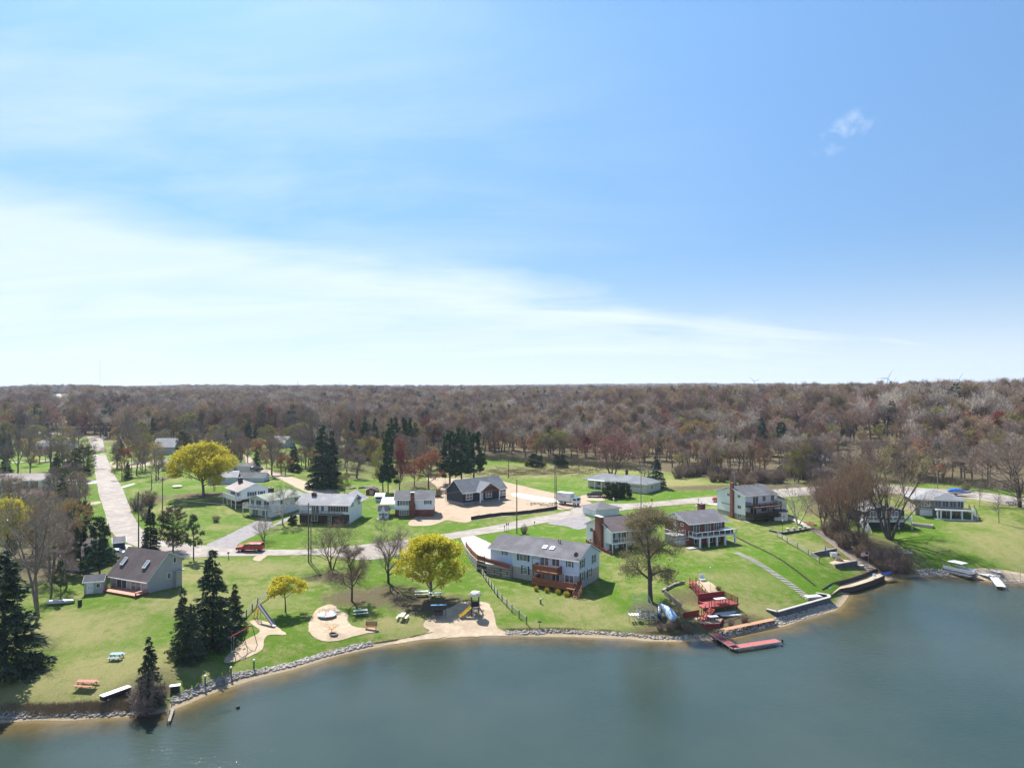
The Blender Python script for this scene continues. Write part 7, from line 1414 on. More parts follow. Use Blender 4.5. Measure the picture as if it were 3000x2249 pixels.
    line_wall('stone_seawall', 'grey stone seawall with pale coping by the lake', f((2246,1784),(2277,1792),(2330,1777),(2380,1763),(2430,1749),(2426,1742),(2385,1736)), lambda x,y: -.3, lambda x,y: 1.5, .4, M_dblock, capm=M_conc)
    q = MB(); g = G(2382,1752); t = thing('stone_table', 'white block platform behind the stone seawall', 'platform', (g.x,g.y,max(g.z,1.2)), R(14)); q.box(-1.5,1.5,-.7,.7,.0,.35); q.build('base', M_conc, t); q = MB(); q.box(-1.35,1.35,-.6,.6,.353,.45); q.build('top', M_concw, t)
    # paver steps
    def steps(name, label, A, B, n, w, m, th=.14, rz=None, group=None, extra=None, lift=.0):
        a = G(*A); b = G(*B); t = thing(name, label, 'steps', a); d = (b-a); yaw = math.atan2(d.y, d.x)+math.pi/2 if rz is None else rz; c, s = math.cos(yaw), math.sin(yaw); dep = d.length/n*.5
        for i in range(n):
            p = a.lerp(b, (i+.5)/n); z = hz(p.x,p.y)-a.z+lift; q = MB(); q.box(-w/2,w/2,-dep/2,dep/2,-th,.09); q.tf(Matrix.Translation((p.x-a.x,p.y-a.y,z)) @ Matrix.Rotation(yaw,4,'Z')); q.build('step', m, t)
        return t
    steps('paver_steps', 'long flight of white paver steps down the lawn by the brick house', (2157,1619),(2372,1757), 36, 1.4, M_conc, rz=R(8))
    steps('timber_edging', 'dark stepped timber edging down the lawn, uphill of the paver steps', (2155,1572),(2388,1716), 44, .55, M_darkw, .1, rz=R(-20))
    steps('timber_steps', 'long flight of timber and gravel steps beside the thicket', (2375,1549),(2560,1688), 40, 1.9, M_greyw, rz=R(6))
    sheet('gravel_walk', [(2368,1548),(2392,1546),(2475,1600),(2530,1640),(2580,1676),(2560,1692),(2510,1655),(2440,1600)], M_mulch, .06, .8, .05, 'brown gravel under the timber steps', seed=91)
    # dark stone terraces
    def terr(label, A, B, ztop, zbot, w=.4):
        a, b = P(*A, ztop), P(*B, ztop); return line_wall('terrace_wall', label, [(a.x,a.y),(b.x,b.y)], lambda x,y: zbot, lambda x,y: ztop, w, M_dblock, capm=M_greyw)
    terr('dark stone terrace wall with four pale blocks on top', (2293,1559), (2384,1546), 5.5, 3.2); a, b = P(2291,1559,5.5), P(2255,1549,5.7)
    line_wall('terrace_wall', 'short return of the upper stone terrace wall', [(a.x,a.y),(b.x,b.y)], lambda x,y: 3.4, lambda x,y: 5.5, .4, M_dblock, capm=M_greyw)
    for i, px in enumerate((2308,2326,2343,2358)):
        p = P(px, 1554-2*i, 5.62); t = thing('stone_block', ('first','second','third','fourth')[i]+' pale block from the lamp end, standing on the upper terrace wall', 'block', p, 0, 'pale blocks on the terrace wall'); q = MB(); q.box(-.28,.28,-.2,.2,0,.5); q.build('block', M_conc, t); q = MB(); q.box(-.32,.32,-.24,.24,.503,.56); q.build('cap', M_concw, t)
    terr('dark stone wall behind the fire pit patio', (2378,1620), (2449,1606), 4.3, 2.6); terr('dark stone wall below the fire pit patio', (2447,1653), (2510,1642), 3.0, 1.2)
    pp = [P(x,y,2.95) for x,y in ((2395,1634),(2440,1628),(2470,1638),(2508,1643),(2447,1654),(2420,1645))]; q = MB(); q.prism([(p.x,p.y) for p in pp], 1.2, 2.93); tag(q.build('patio', M_sand), 'tan gravel patio with a fire pit', kind='structure')
    p = P(2458,1641,2.95); t = thing('fire_pit', 'round brick fire pit on the gravel patio', 'fire pit', p); q = MB(); n = 16
    q.add([(r*math.cos(i*2*math.pi/n), r*math.sin(i*2*math.pi/n), z) for r, z in ((.75,0),(.75,.35),(.55,.35),(.55,.05)) for i in range(n)], [(k*n+i, k*n+(i+1)%n, (k+1)*n+(i+1)%n, (k+1)*n+i) for k in range(3) for i in range(n)]); q.build('ring', mat('fire_brick', (.30,.17,.13), (.2,.12,.1), 3), t); q = MB(); q.lathe([(.55,.04),(.5,.06)], n=16); q.build('ash', M_black, t)
    p = P(2442,1634,2.95); t = thing('storage_box', 'white storage box against the patio wall', 'box', p, R(8)); q = MB(); q.box(-.65,.65,-.35,.35,0,1.05); q.build('body', M_white, t); q = MB(); q.box(-.69,.69,-.39,.39,1.053,1.13); q.build('lid', M_conc, t)
    p = P(2397,1630,2.95); t = thing('patio_chair', 'white patio chair at the left of the fire pit patio', 'chair', p, R(30)); q = MB(); q.box(-.3,.3,-.3,.3,.4,.46); q.build('seat', M_white, t); q = MB(); q.box(-.3,.3,.27,.31,.46,1.0); q.build('backrest', M_white, t); [MB().box(x-.03,x+.03,y-.03,y+.03,0,.4).build('leg', M_white, t) for x in (-.27,.27) for y in (-.27,.27)]
    p = P(2418,1632,2.95); t = thing('parasol', 'closed bright blue parasol on the fire pit patio', 'parasol', p); q = MB(); q.tube((0,0,0),(0,0,2.4),.03); q.build('pole', M_greyw, t); q = MB(); q.lathe([(.14,.9),(.17,1.1),(.10,1.9),(.03,2.35)], n=10); q.build('canopy', paint('parasol_blue', (.03,.12,.50), .8), t)
    p = P(2476,1666,1.5); t = thing('leaning_panel', 'blue grey panel leaning on the lower stone wall', 'panel', p, R(10)); q = MB(); q.add([(-.9,-.5,0),(.9,-.5,0),(.9,.5,1.2),(-.9,.5,1.2),(-.9,-.42,0),(.9,-.42,0),(.9,.58,1.2),(-.9,.58,1.2)], [(0,1,2,3),(7,6,5,4),(0,4,5,1),(1,5,6,2),(2,6,7,3),(3,7,4,0)]); q.build('panel', mat('panel_blue', (.16,.20,.32)), t); q = MB(); q.bar((-.95,-.5,0),(-.95,.5,1.2),.07); q.bar((.95,-.5,0),(.95,.5,1.2),.07); q.build('frame', M_greyw, t)
    p = P(2521,1667,1.4); t = thing('storage_box', 'grey storage bin beside the timber steps', 'box', p, R(12)); q = MB(); q.box(-.6,.6,-.35,.35,0,.75); q.build('body', M_greyw, t); q = MB(); q.box(-.65,.65,-.4,.4,.753,.83); q.build('lid', M_conc, t)
    # shore walk
    lo = [P(x,y,.95) for x,y in ((2428,1748),(2461,1725),(2497,1719),(2540,1706),(2565,1697),(2590,1686))]; up = [P(x,y,.95) for x,y in ((2572,1676),(2556,1680),(2530,1692),(2495,1704),(2437,1719),(2409,1738))]
    q = MB(); q.prism([(p.x,p.y) for p in lo+up], -.3, .95); tag(q.build('shore_walk', M_sand), 'tan walk held by black timber at the water edge', kind='structure')
    line_wall('timber_seawall', 'black timber seawall along the tan shore walk', [(p.x,p.y-.08) for p in lo], lambda x,y: -.4, lambda x,y: 1.05, .16, M_darkw, cat='seawall'); line_wall('timber_wall', 'black timber wall above the tan shore walk', [(p.x,p.y+.06) for p in up], lambda x,y: .3, lambda x,y: 1.75, .16, M_darkw)
    p = P(2427,1727,1.0); t = thing('cooler', 'bright turquoise box lying on the shore walk', 'box', p, R(30)); q = MB(); q.box(-.45,.45,-.28,.28,0,.35); q.build('body', paint('turquoise', (.02,.38,.52)), t); q = MB(); q.box(-.47,.47,-.3,.3,.353,.42); q.build('lid', paint('turquoise_lid', (.05,.5,.62)), t)
    p = P(2596,1684,1.0); boat('kayak', 'bright blue kayak resting at the end of the shore walk', (p.x,p.y,1.15), R(28), 3.0, .75, .35, paint('kayak_blue', (.015,.13,.55)), True, 1, cat='kayak', inner=M_black)
    p = P(2543,1700,.95); t = thing('patio_chair', 'white low chair at the edge of the shore walk', 'chair', P(2562,1694,.97), R(-20)); q = MB(); q.box(-.3,.3,-.3,.3,.3,.36); q.build('seat', M_white, t); q = MB(); q.box(-.3,.3,.27,.31,.36,.9); q.build('backrest', M_white, t); [MB().box(x-.03,x+.03,y-.03,y+.03,0,.3).build('leg', M_white, t) for x in (-.27,.27) for y in (-.27,.27)]
    # flag
    g = G(2544,1652); t = thing('flagpole', 'flag with red and white stripes on a pole at the edge of the thicket', 'flag', g); q = MB(); q.tube((0,0,0),(0,0,2.6),.03,n=8); q.build('pole', M_alu, t); q = MB(); n = 10; Ms = [paint('flag_red', (.40,.05,.06), .8), paint('flag_white', (.7,.68,.68), .8), paint('flag_blue', (.03,.04,.14), .8)]
    for r in range(7):
        for i in range(n):
            x0, x1 = -1.5*i/n, -1.5*(i+1)/n; w = lambda x: .07*math.sin(x*7); dz = lambda x: .12*x; z0 = 1.75+r*.115; z1 = z0+.115; b = len(q.v)
            q.add([(x0,w(x0),z0+dz(x0)),(x1,w(x1),z0+dz(x1)),(x1,w(x1),z1+dz(x1)),(x0,w(x0),z1+dz(x0))], [(0,1,2,3)], 2 if (r >= 3 and i < 4) else r % 2)
    fl = q.build('flag', Ms, t); sm = fl.modifiers.new('t', 'SOLIDIFY'); sm.thickness = .01
def build_dock():
    rz = R(20); O = P(2084, 1776, 2.6); Z = O.z; t = thing('lake_deck', 'dark red timber deck with two flights of stairs down to the dock', 'deck', (O.x,O.y,0), rz)
    def loc(px, py, z): p = P(px, py, z)-Vector((O.x,O.y,0)); c, s = math.cos(-rz), math.sin(-rz); return (p.x*c-p.y*s, p.x*s+p.y*c, z)
    deck(t, -.1, 5.2, -.1, 3.4, 2.6, .2, M_redd, M_redw, [(.1,0),(2.6,0),(5.0,0),(5.0,3.2)], 'FR', 1.0, bal=.16); q = MB(); q.box(-.1,5.1,3.45,3.6,.6,3.7); q.build('retaining_wall', M_redw, t)
    q = MB(); q.box(-1.6,-.11,-.1,1.7,2.52,2.57); q.box(-1.6,-1.5,-.1,0,.3,2.5); q.build('landing', M_redd, t)
    a = loc(2030,1708,3.9); b = loc(2066,1754,2.65); A = Vector(a); B = Vector(b); w = 1.15; n = 12; q = MB(); r = MB(); d = (B-A); sd_ = Vector((-d.y,d.x,0)).normalized()*w/2; yaw = math.atan2(d.y,d.x)
    for i in range(n): p = A.lerp(B,(i+.5)/n); k = MB(); k.box(-.16,.16,-w/2,w/2,-.05,.0); k.tf(Matrix.Translation(p) @ Matrix.Rotation(yaw,4,'Z')); q.add(k.v,k.f)
    for s_ in (-1,1): q.bar(A+sd_*s_-Vector((0,0,.15)),B+sd_*s_-Vector((0,0,.15)),.07,.28); r.bar(A+sd_*s_+Vector((0,0,1)),B+sd_*s_+Vector((0,0,1)),.09,.06); r.bar(A+sd_*s_+Vector((0,0,.5)),B+sd_*s_+Vector((0,0,.5)),.05,.05); [r.bar(A.lerp(B,k/4)+sd_*s_-Vector((0,0,.3)),A.lerp(B,k/4)+sd_*s_+Vector((0,0,1.1)),.09) for k in range(5)]
    st = q.build('upper_stairs', M_redw, t); r.build('handrail', M_redw, st); q = MB(); k = MB(); k.box(-1.2,.2,-.8,.8,-.06,0); k.tf(Matrix.Translation(A) @ Matrix.Rotation(yaw,4,'Z')); k.build('top_landing', M_redd, t)
    A = Vector((-.3,-.6,2.55)); B = Vector((-3.0,-1.3,1.0)); n = 10; q = MB(); r = MB(); d = B-A; w = 1.1; sd_ = Vector((-d.y,d.x,0)).normalized()*w/2; yaw = math.atan2(d.y,d.x)
    for i in range(n): p = A.lerp(B,(i+.5)/n); k = MB(); k.box(-.15,.15,-w/2,w/2,-.05,.0); k.tf(Matrix.Translation(p) @ Matrix.Rotation(yaw,4,'Z')); q.add(k.v,k.f)
    for s_ in (-1,1): q.bar(A+sd_*s_-Vector((0,0,.15)),B+sd_*s_-Vector((0,0,.15)),.07,.28); r.bar(A+sd_*s_+Vector((0,0,.95)),B+sd_*s_+Vector((0,0,.95)),.09,.06); [r.bar(A.lerp(B,k/3)+sd_*s_,A.lerp(B,k/3)+sd_*s_+Vector((0,0,1.0)),.09) for k in range(4)]
    st = q.build('middle_stairs', mat('bright_red_boards', (.42,.075,.06)), t); r.build('handrail', M_redw, st)
    a = [loc(x,y,1.0)[:2] for x,y in ((2030,1808),(2092,1800),(2118,1812),(2108,1826),(2066,1828))]; q = MB(); q.prism(a, -.1, 1.0); q.build('lower_terrace', M_sand, t)
    q = MB(); q.bar((*a[4],.55),(*a[3],.55),.14,1.0); q.bar((*a[3],.55),(*a[2],.55),.14,1.0); q.build('lower_wall', M_redw, t)
    A = Vector(loc(2064,1824,1.05)); B = Vector(loc(2080,1845,.4)); n = 6; q = MB(); d = B-A; w = 1.2; yaw = math.atan2(d.y,d.x); sd_ = Vector((-d.y,d.x,0)).normalized()*w/2
    for i in range(n): p = A.lerp(B,(i+.5)/n); k = MB(); k.box(-.2,.2,-w/2,w/2,-.3,.0); k.tf(Matrix.Translation(p) @ Matrix.Rotation(yaw,4,'Z')); q.add(k.v,k.f)
    q.build('lower_stairs', M_redw, t)
    a, b = P(2002,1794,1.9), P(2048,1785,1.9); line_wall('retaining_wall', 'dark red plank wall left of the lower deck stairs', [(a.x,a.y),(b.x,b.y)], lambda x,y: .2, lambda x,y: 1.9, .12, M_redw)
    # walkway and dock
    a, b = P(2105,1846,.95), P(2268,1812,.95); d = (b-a).normalized(); t = thing('boardwalk', 'orange brown boardwalk above the riprap by the red dock', 'boardwalk', a, math.atan2(d.y,d.x)); L_ = (b-a).length; q = MB()
    for i in range(int(L_/.3)): q.box(i*.3,i*.3+.28,-.5,.5,-.06,0)
    q.build('boards', M_deckw, t); [MB().box(x-.06,x+.06,y-.06,y+.06,-1.2,-.06).build('post', M_darkw, t) for x in (.4,3,5.5,8,10.5) for y in (-.42,.42)]
    a, b, c = P(2087,1852,.55), P(2152,1894,.55), P(2289,1873,.55); t = thing('dock', 'L shaped red dock standing in the lake', 'dock', (a.x,a.y,0)); z = .55
    for nm, p0, p1, ex in (('walkway', a, b, .55), ('outer_section', b, c, .0)):
        d = (p1-p0).normalized(); L_ = (p1-p0).length+ex; yaw = math.atan2(d.y,d.x); q = MB(); n = int(L_/.2)
        for i in range(n): q.box(-.5*(nm != 'walkway')+i*.2, -.5*(nm != 'walkway')+i*.2+.19, -.62, .62, .50, .55)
        q.tf(Matrix.Translation((p0.x-a.x,p0.y-a.y,0)) @ Matrix.Rotation(yaw,4,'Z')); q.build(nm, mat('dock_pink', (.43,.12,.105), (.35,.09,.08), 2) if nm != 'walkway' else mat('dock_dark', (.26,.05,.055), (.2,.04,.045), 2), t)
        q = MB(); [q.box(-.5*(nm != 'walkway'), L_-.5*(nm != 'walkway'), s_*.64-.02, s_*.64+.02, .40, .56) for s_ in (-1,1)]; q.tf(Matrix.Translation((p0.x-a.x,p0.y-a.y,0)) @ Matrix.Rotation(yaw,4,'Z')); q.build('edge_frame', M_alu, t)
        for i in range(4):
            for s_ in (-1,1): q = MB(); x = L_*(i+.15)/3.6; q.tube((x,s_*.68,-1.2),(x,s_*.68,.75),.03,n=6); q.tf(Matrix.Translation((p0.x-a.x,p0.y-a.y,0)) @ Matrix.Rotation(yaw,4,'Z')); q.build('dock_leg', M_alu, t)
    q = MB(); q.lathe([(.16,0),(.16,.5)], (c.x-a.x+.15,c.y-a.y,.1), n=10); q.build('bumper', M_black, t)
    table_('white topped table on the upper red deck', 2110, 1766, 18, M_white, M_white, M_iron, 2.0, 1.1, z=2.6, benches=False, name='deck_table', off=.0); table_('white topped table on the lower gravel terrace', 2088, 1818, 12, M_white, M_white, M_iron, 1.6, 1.0, z=1.0, benches=False, name='deck_table')
    g = G(2125, 1798); boat('canoe', 'pale canoe lying under the red deck', (g.x,g.y,g.z+.45), R(16), 4.2, .8, .35, M_alu, True, 0, cat='canoe', roll=180); g = G(2142, 1803); boat('paddle_board', 'long pale board beside the canoe under the red deck', (g.x,g.y,g.z+.2), R(4), 3.6, .7, .14, M_white, True, 0, cat='paddle board', roll=180)
    # gravel terrace, grey walls left of the stairs
    sheet('gravel_terrace', [(2036,1706),(2050,1700),(2078,1702),(2098,1720),(2118,1732),(2122,1738),(2082,1742),(2062,1728)], M_sand, .06, .6, .04, 'pale gravel terrace above the red deck', seed=55)
    a, b, c = G(1941,1734), G(1975,1716), G(2004,1708); line_wall('boulder_wall', 'curved boulder wall left of the red deck stairs', [(a.x,a.y),(b.x,b.y),(c.x,c.y)], lambda x,y: hz(x,y)-.3, lambda x,y: hz(x,y)+.45, .4, M_block); a, b = G(1947,1742), G(1996,1784); line_wall('timber_wall', 'grey weathered plank wall sloping down towards the boat lift', [(a.x,a.y),(b.x,b.y)], lambda x,y: hz(x,y)-.3, lambda x,y: hz(x,y)+.9, .15, M_greyw)
    g = G(2058, 1702); t = thing('lounge_chair', 'white chair on the gravel terrace above the red deck', 'chair', (g.x,g.y,g.z+.07), R(10)); q = MB(); q.box(-.5,.5,-.4,.4,.35,.42); q.build('seat', M_white, t); q = MB(); q.box(-.5,.5,.35,.4,.42,1.1); q.build('backrest', M_white, t); [MB().box(x-.04,x+.04,y-.04,y+.04,0,.35).build('leg', M_white, t) for x in (-.45,.45) for y in (-.35,.35)]
    g = G(2081, 1730); t = thing('flagpole', 'slim bare white pole on the gravel terrace', 'pole', g); q = MB(); q.tube((0,0,0),(0,0,4.0),.035,n=8); q.build('pole', M_white, t); q = MB(); q.lathe([(.02,4.0),(.12,4.03),(.12,4.1),(.02,4.15)], n=10); q.build('finial', M_white, t)
    # boat lift
    g = G(1893, 1816); t = thing('boat_lift', 'aluminium boat lift frame with curved canopy ribs stored on the lawn', 'boat lift', g, R(4)); w = 1.35; A0, A1 = Vector((0,-.2,1.4)), Vector((-.4,2.2,3.3))
    for s_ in (-1,1): q = MB(); q.bar(A0+Vector((s_*w,0,0)),A1+Vector((s_*w,0,0)),.10); q.build('canopy_rail', M_alu, t)
    for i in range(9):
        q = MB(); p = A0.lerp(A1, i/8); pr = None; n_ = Vector((0,-.62,.78))
        for k in range(9): a = -1+2*k/8; c = p+Vector((a*w,0,0))+n_*(.38*(1-a*a)); (q.tube(pr, c, .028, n=5) if pr is not None else None); pr = c
        q.build('canopy_rib', M_alu, t)
    for x in (-1.4,-.5,.5,1.4):
        for y in (-.9,.9): q = MB(); q.bar((x,y,0),(x*.96,y*.9,1.5),.09); q.build('lift_post', M_alu, t)
    q = MB()
    for y in (-.9,.9): q.bar((-1.5,y,.45),(1.5,y,.45),.1); q.bar((-1.5,y,1.3),(1.5,y,1.3),.07); q.bar((-1.4,y,.4),(1.4,y,1.3),.05)
    for x in (-1.4,0,1.4): q.bar((x,-1,.6),(x,1,.6),.1); q.bar((x,-.9,.4),(x*.5,.9,1.3),.05)
    q.build('lift_frame', M_alu, t)
    g = G(1856, 1818); t = thing('dock_section', 'stored white dock section with long legs left of the boat lift', 'dock section', g, R(3)); q = MB(); [q.box(-.75+.45*i,-.45+.45*i,-.6,.6,1.0,1.06) for i in range(4)]; q.build('boards', M_white, t); [MB().tube((x,y,0),(x,y,1.0+(.0 if x > -.7 else 1.3)),.035,n=6).build('dock_leg', M_alu, t) for x in (-.75,0,.9) for y in (-.55,.55)]
    g = G(1926, 1806); boat('rowboat', 'dark blue hull standing on edge beside the boat lift', (g.x,g.y,g.z+1.1), R(82), 3.2, 1.2, .5, paint('hull_navy', (.02,.06,.15)), False, 2, roll=80, tilt=-24); g = G(1952, 1806); boat('rowboat', 'pale blue hull leaning on the willow beside the boat lift', (g.x,g.y,g.z+1.0), R(110), 4.2, 1.5, .55, paint('hull_pale_blue', (.36,.50,.68), .5), False, 2, roll=125, tilt=-20)
    g = G(1968, 1812); 
    # right hand beach
    p = P(2812, 1682, .35); t = thing('pontoon_boat', 'white pontoon boat with a flat white canopy pulled up on the beach', 'boat', p, R(-64))
    for s_ in (-1,1): q = MB(); q.tube((-2.9,s_*.95,.35),(2.6,s_*.95,.35),.32,n=14); q.tube((2.6,s_*.95,.35),(3.1,s_*.95,.5),.32,.05,n=14); q.build('pontoon', M_alu, t)
    q = MB(); q.box(-2.9,2.8,-1.25,1.25,.70,.78); q.build('deck', M_greyw, t)
    for s_ in (-1,1): q = MB(); q.box(-2.7,2.6,s_*1.2-.03,s_*1.2+.03,.85,1.45); q.build('side_panel', M_white, t)
    q = MB(); q.box(2.56,2.62,-1.15,-.4,.85,1.45); q.box(2.56,2.62,.4,1.15,.85,1.45); q.build('front_panel', M_white, t); q = MB(); q.box(-1.9,1.0,-1.15,1.15,2.35,2.42); q.build('canopy', M_white, t)
    for x in (-1.8,.9): 
        for s_ in (-1,1): q = MB(); q.bar((x*.6,s_*1.15,1.4),(x,s_*1.12,2.36),.05); q.build('canopy_strut', M_alu, t)
    for a, b in ((-2.5,-1.7),(1.2,2.2)):
        for s_ in (-1,1): q = MB(); q.box(a,b,s_*.8-.3,s_*.8+.3,.80,1.15); q.build('seat', M_lampw, t)
    q = MB(); q.box(-3.25,-2.95,-.2,.2,.3,1.2); q.build('outboard_motor', M_black, t)
    for i, (px, py, lb) in enumerate(((2879,1684,'leftmost white dock panel stacked on the sand'),(2893,1684,'second white dock panel stacked on the sand'),(2911,1674,'uppermost white dock panel lying on the sand'))):
        p = G(px, py); t = thing('stacked_dock', lb, 'dock section', (p.x,p.y,p.z+.06), R(-68), 'dock panels on the beach'); q = MB(); [q.box(-1.4+.35*k,-1.07+.35*k,-.5,.5,.1,.14) for k in range(8)]; q.build('boards', M_white, t); q = MB(); q.box(-1.4,1.4,-.54,-.5,.02,.15); q.box(-1.4,1.4,.5,.54,.02,.15); q.build('frame', M_alu, t)
    a, b = P(2912,1689,.7), P(2934,1718,.7); d = b-a; t = thing('dock', 'white dock leading from the beach into the water', 'dock', (a.x,a.y,0), math.atan2(d.y,d.x)); L_ = d.length; q = MB(); n = int(L_/.3); [q.box(i*.3,i*.3+.28,-.75,.75,.62,.68) for i in range(n)]; q.build('boards', M_white, t); q = MB(); q.box(0,L_,-.8,-.76,.45,.69); q.box(0,L_,.76,.8,.45,.69); q.build('edge_frame', paint('frame_blue', (.05,.12,.3)), t)
    for x in (.3,L_*.5,L_-.1):
        for s_ in (-1,1): q = MB(); q.tube((x,s_*.84,-1),(x,s_*.84,1.1 if x < L_-.2 else .9),.035,n=6); q.build('dock_leg', M_alu, t)
    q = MB(); q.box(-.4,-.1,-.9,1.1,.9,1.0); q.box(-.35,-.25,-.8,-.7,.2,.9); q.box(-.35,-.25,.9,1.0,.2,.9); q.build('bench', M_white, t)
    p = P(2968,1706,.2); t = thing('boat_lift', 'bare aluminium boat hoist frame half in the water at the right edge', 'boat lift', p, R(-4))
    for x in (-2.2,-.7,.7,2.2):
        q = MB(); q.bar((x,-1.4,-.5),(x-.4,1.6,1.6),.06); q.build('lift_arm', M_alu, t)
    q = MB(); q.bar((-2.4,-1.3,.1),(2.4,-1.3,.1),.09); q.bar((-2.6,1.4,.4),(2.2,1.4,.4),.09); q.bar((-2.2,-1.3,.1),(-2.4,1.4,.4),.09); q.bar((2.2,-1.3,.1),(2.0,1.4,.4),.09); q.build('lift_frame', M_alu, t)
    for x in (-2.2,2.2): q = MB(); q.bar((x,1.4,0),(x,1.4,2.4),.08); q.build('lift_post', M_alu, t)
    # low stone planter wall on the right lawn and wall along the sand
    pp = [P(x,y,1.3) for x,y in ((2812,1638),(2824,1634),(2870,1637),(2888,1644),(2894,1660),(2826,1654),(2812,1640))]; q = MB(); q.prism([(p.x,p.y) for p in pp[:-1]], -.2, 1.0); tag(q.build('gravel_bed', M_conc), 'pale gravel bed edged with stone above the beach', kind='structure')
    line_wall('planter_wall', 'low stone planter wall above the right beach', [(p.x,p.y) for p in pp], lambda x,y: -.2, lambda x,y: 1.3, .25, M_dblock, capm=M_conc); pp = [P(x,y,1.2) for x,y in ((2894,1652),(2925,1657),(2960,1662),(3000,1672),(3050,1684))]; line_wall('stone_wall', 'low stone wall between the right lawn and the beach', [(p.x,p.y) for p in pp], lambda x,y: -.2, lambda x,y: 1.2, .3, M_dblock, capm=M_conc)
    g = G(2810, 1452); t = thing('covered_boat', 'boat shrink wrapped in bright blue tarpaulin by the road', 'boat', (g.x,g.y,g.z), R(-28)); V, Fq = hullmesh(5.6, 2.2, .9); q = MB(); q.add([(x,y,z+.5) for x,y,z in V], Fq); q.build('hull', M_white, t, smooth=True)
    q = MB(); n = 12; prf = []
    rr = random.Random(8)
    for i in range(n+1):
        tt = i/n; wd = 1.15*min(1,(1-tt)*2.2+.05)**.8; hh = 1.35+.75*math.sin(math.pi*min(1,tt*1.1+.1))+rr.uniform(-.06,.06)
        for k in range(7): a = k/6*math.pi; q.v.append((5.7*(tt-.5), -math.cos(a)*wd, 1.15+(hh-1.15)*math.sin(a)**.8+rr.uniform(-.05,.05)))
    for i in range(n):
        for k in range(6): q.f.append([i*7+k,i*7+k+1,(i+1)*7+k+1,(i+1)*7+k]); q.m.append(0)
    q.f.append(list(range(7))); q.m.append(0); q.build('tarpaulin', paint('tarp_blue', (.01,.10,.55), .35), t); q = MB(); q.bar((-2.6,0,.45),(4.0,0,.45),.1); q.build('trailer_frame', M_iron, t); wheels(t, (-.8,), 1.0, .33)
    g = G(2962, 1477); t = table_('dark picnic table at the right edge by the road', 2962, 1478, -10, M_darkw, M_darkw, M_darkw, 2.2)
    # small shore post and plank at lower left
    g = G(497, 2094); a, b = P(495,2112,.3), P(508,2066,.5); d = b-a; t = thing('plank_jetty', 'narrow weathered plank jetty at the lower left shore', 'jetty', (a.x,a.y,0), math.atan2(d.y,d.x)); q = MB(); q.box(0,d.length,-.16,.16,.28,.34); q.build('plank', M_greyw, t); [MB().tube((x,.2,-.8),(x,.2,.7),.05,n=6).build('post', M_greyw, t) for x in (.2,2.2,4)]
    g = P(697, 2073, 0.02); t = thing('buoy', 'small dark buoy floating off the left shore', 'buoy', g); q = MB(); q.lathe([(.05,-.1),(.22,0),(.24,.12),(.12,.26)], n=12); q.build('float', M_black, t); q = MB(); q.tube((0,0,.2),(0,0,.42),.03); q.build('handle', M_iron, t)
    g = G(2647, 1624); boat('rowboat', 'small pale boat tucked beside the thicket on the right lawn', (g.x,g.y,g.z+.1), R(-30), 3.2, 1.2, .45, M_alu, False, 2)
    g = P(2720,1548,5.2); t = thing('stone_planter', 'pale stone planter wall between the two right hand houses', 'planter', G(2702,1541), R(-40)); q = MB(); q.box(-2.2,2.2,-.9,.9,-.5,.6); q.build('wall', M_conc, t); q = MB(); q.box(-1.9,1.9,-.6,.6,.603,.66); q.build('soil', M_mulch, t)
    # on decks
    fr = Fr.pts((2021,1532), (2123,1522), 4.6, 8.6, za=9.4); c, s = fr.c, fr.s
    w = lambda u, v, z: (fr.O.x+c*u-s*v, fr.O.y+s*u+c*v, fr.z+z)
    t = thing('hot_tub', 'dark hot tub with a white cover on the brick house deck', 'hot tub', w(fr.L-.7,-1.3,2.26), fr.rz); q = MB(); q.box(-1.3,1.1,-.9,.9,0,.8); q.build('shell', mat('tub_dark', (.06,.06,.075)), t, bevel=.05); q = MB(); q.box(-1.35,1.15,-.95,.95,.803,.95); q.build('cover', M_white, t, bevel=.05)
    t = thing('patio_table', 'round glass patio table on the brick house deck', 'table', w(3.2,-1.2,2.26), 0); q = MB(); q.lathe([(.65,.70),(.65,.74)], n=18); q.build('table_top', M_curt, t); q = MB(); q.tube((0,0,0),(0,0,.7),.05); q.build('leg', M_black, t)
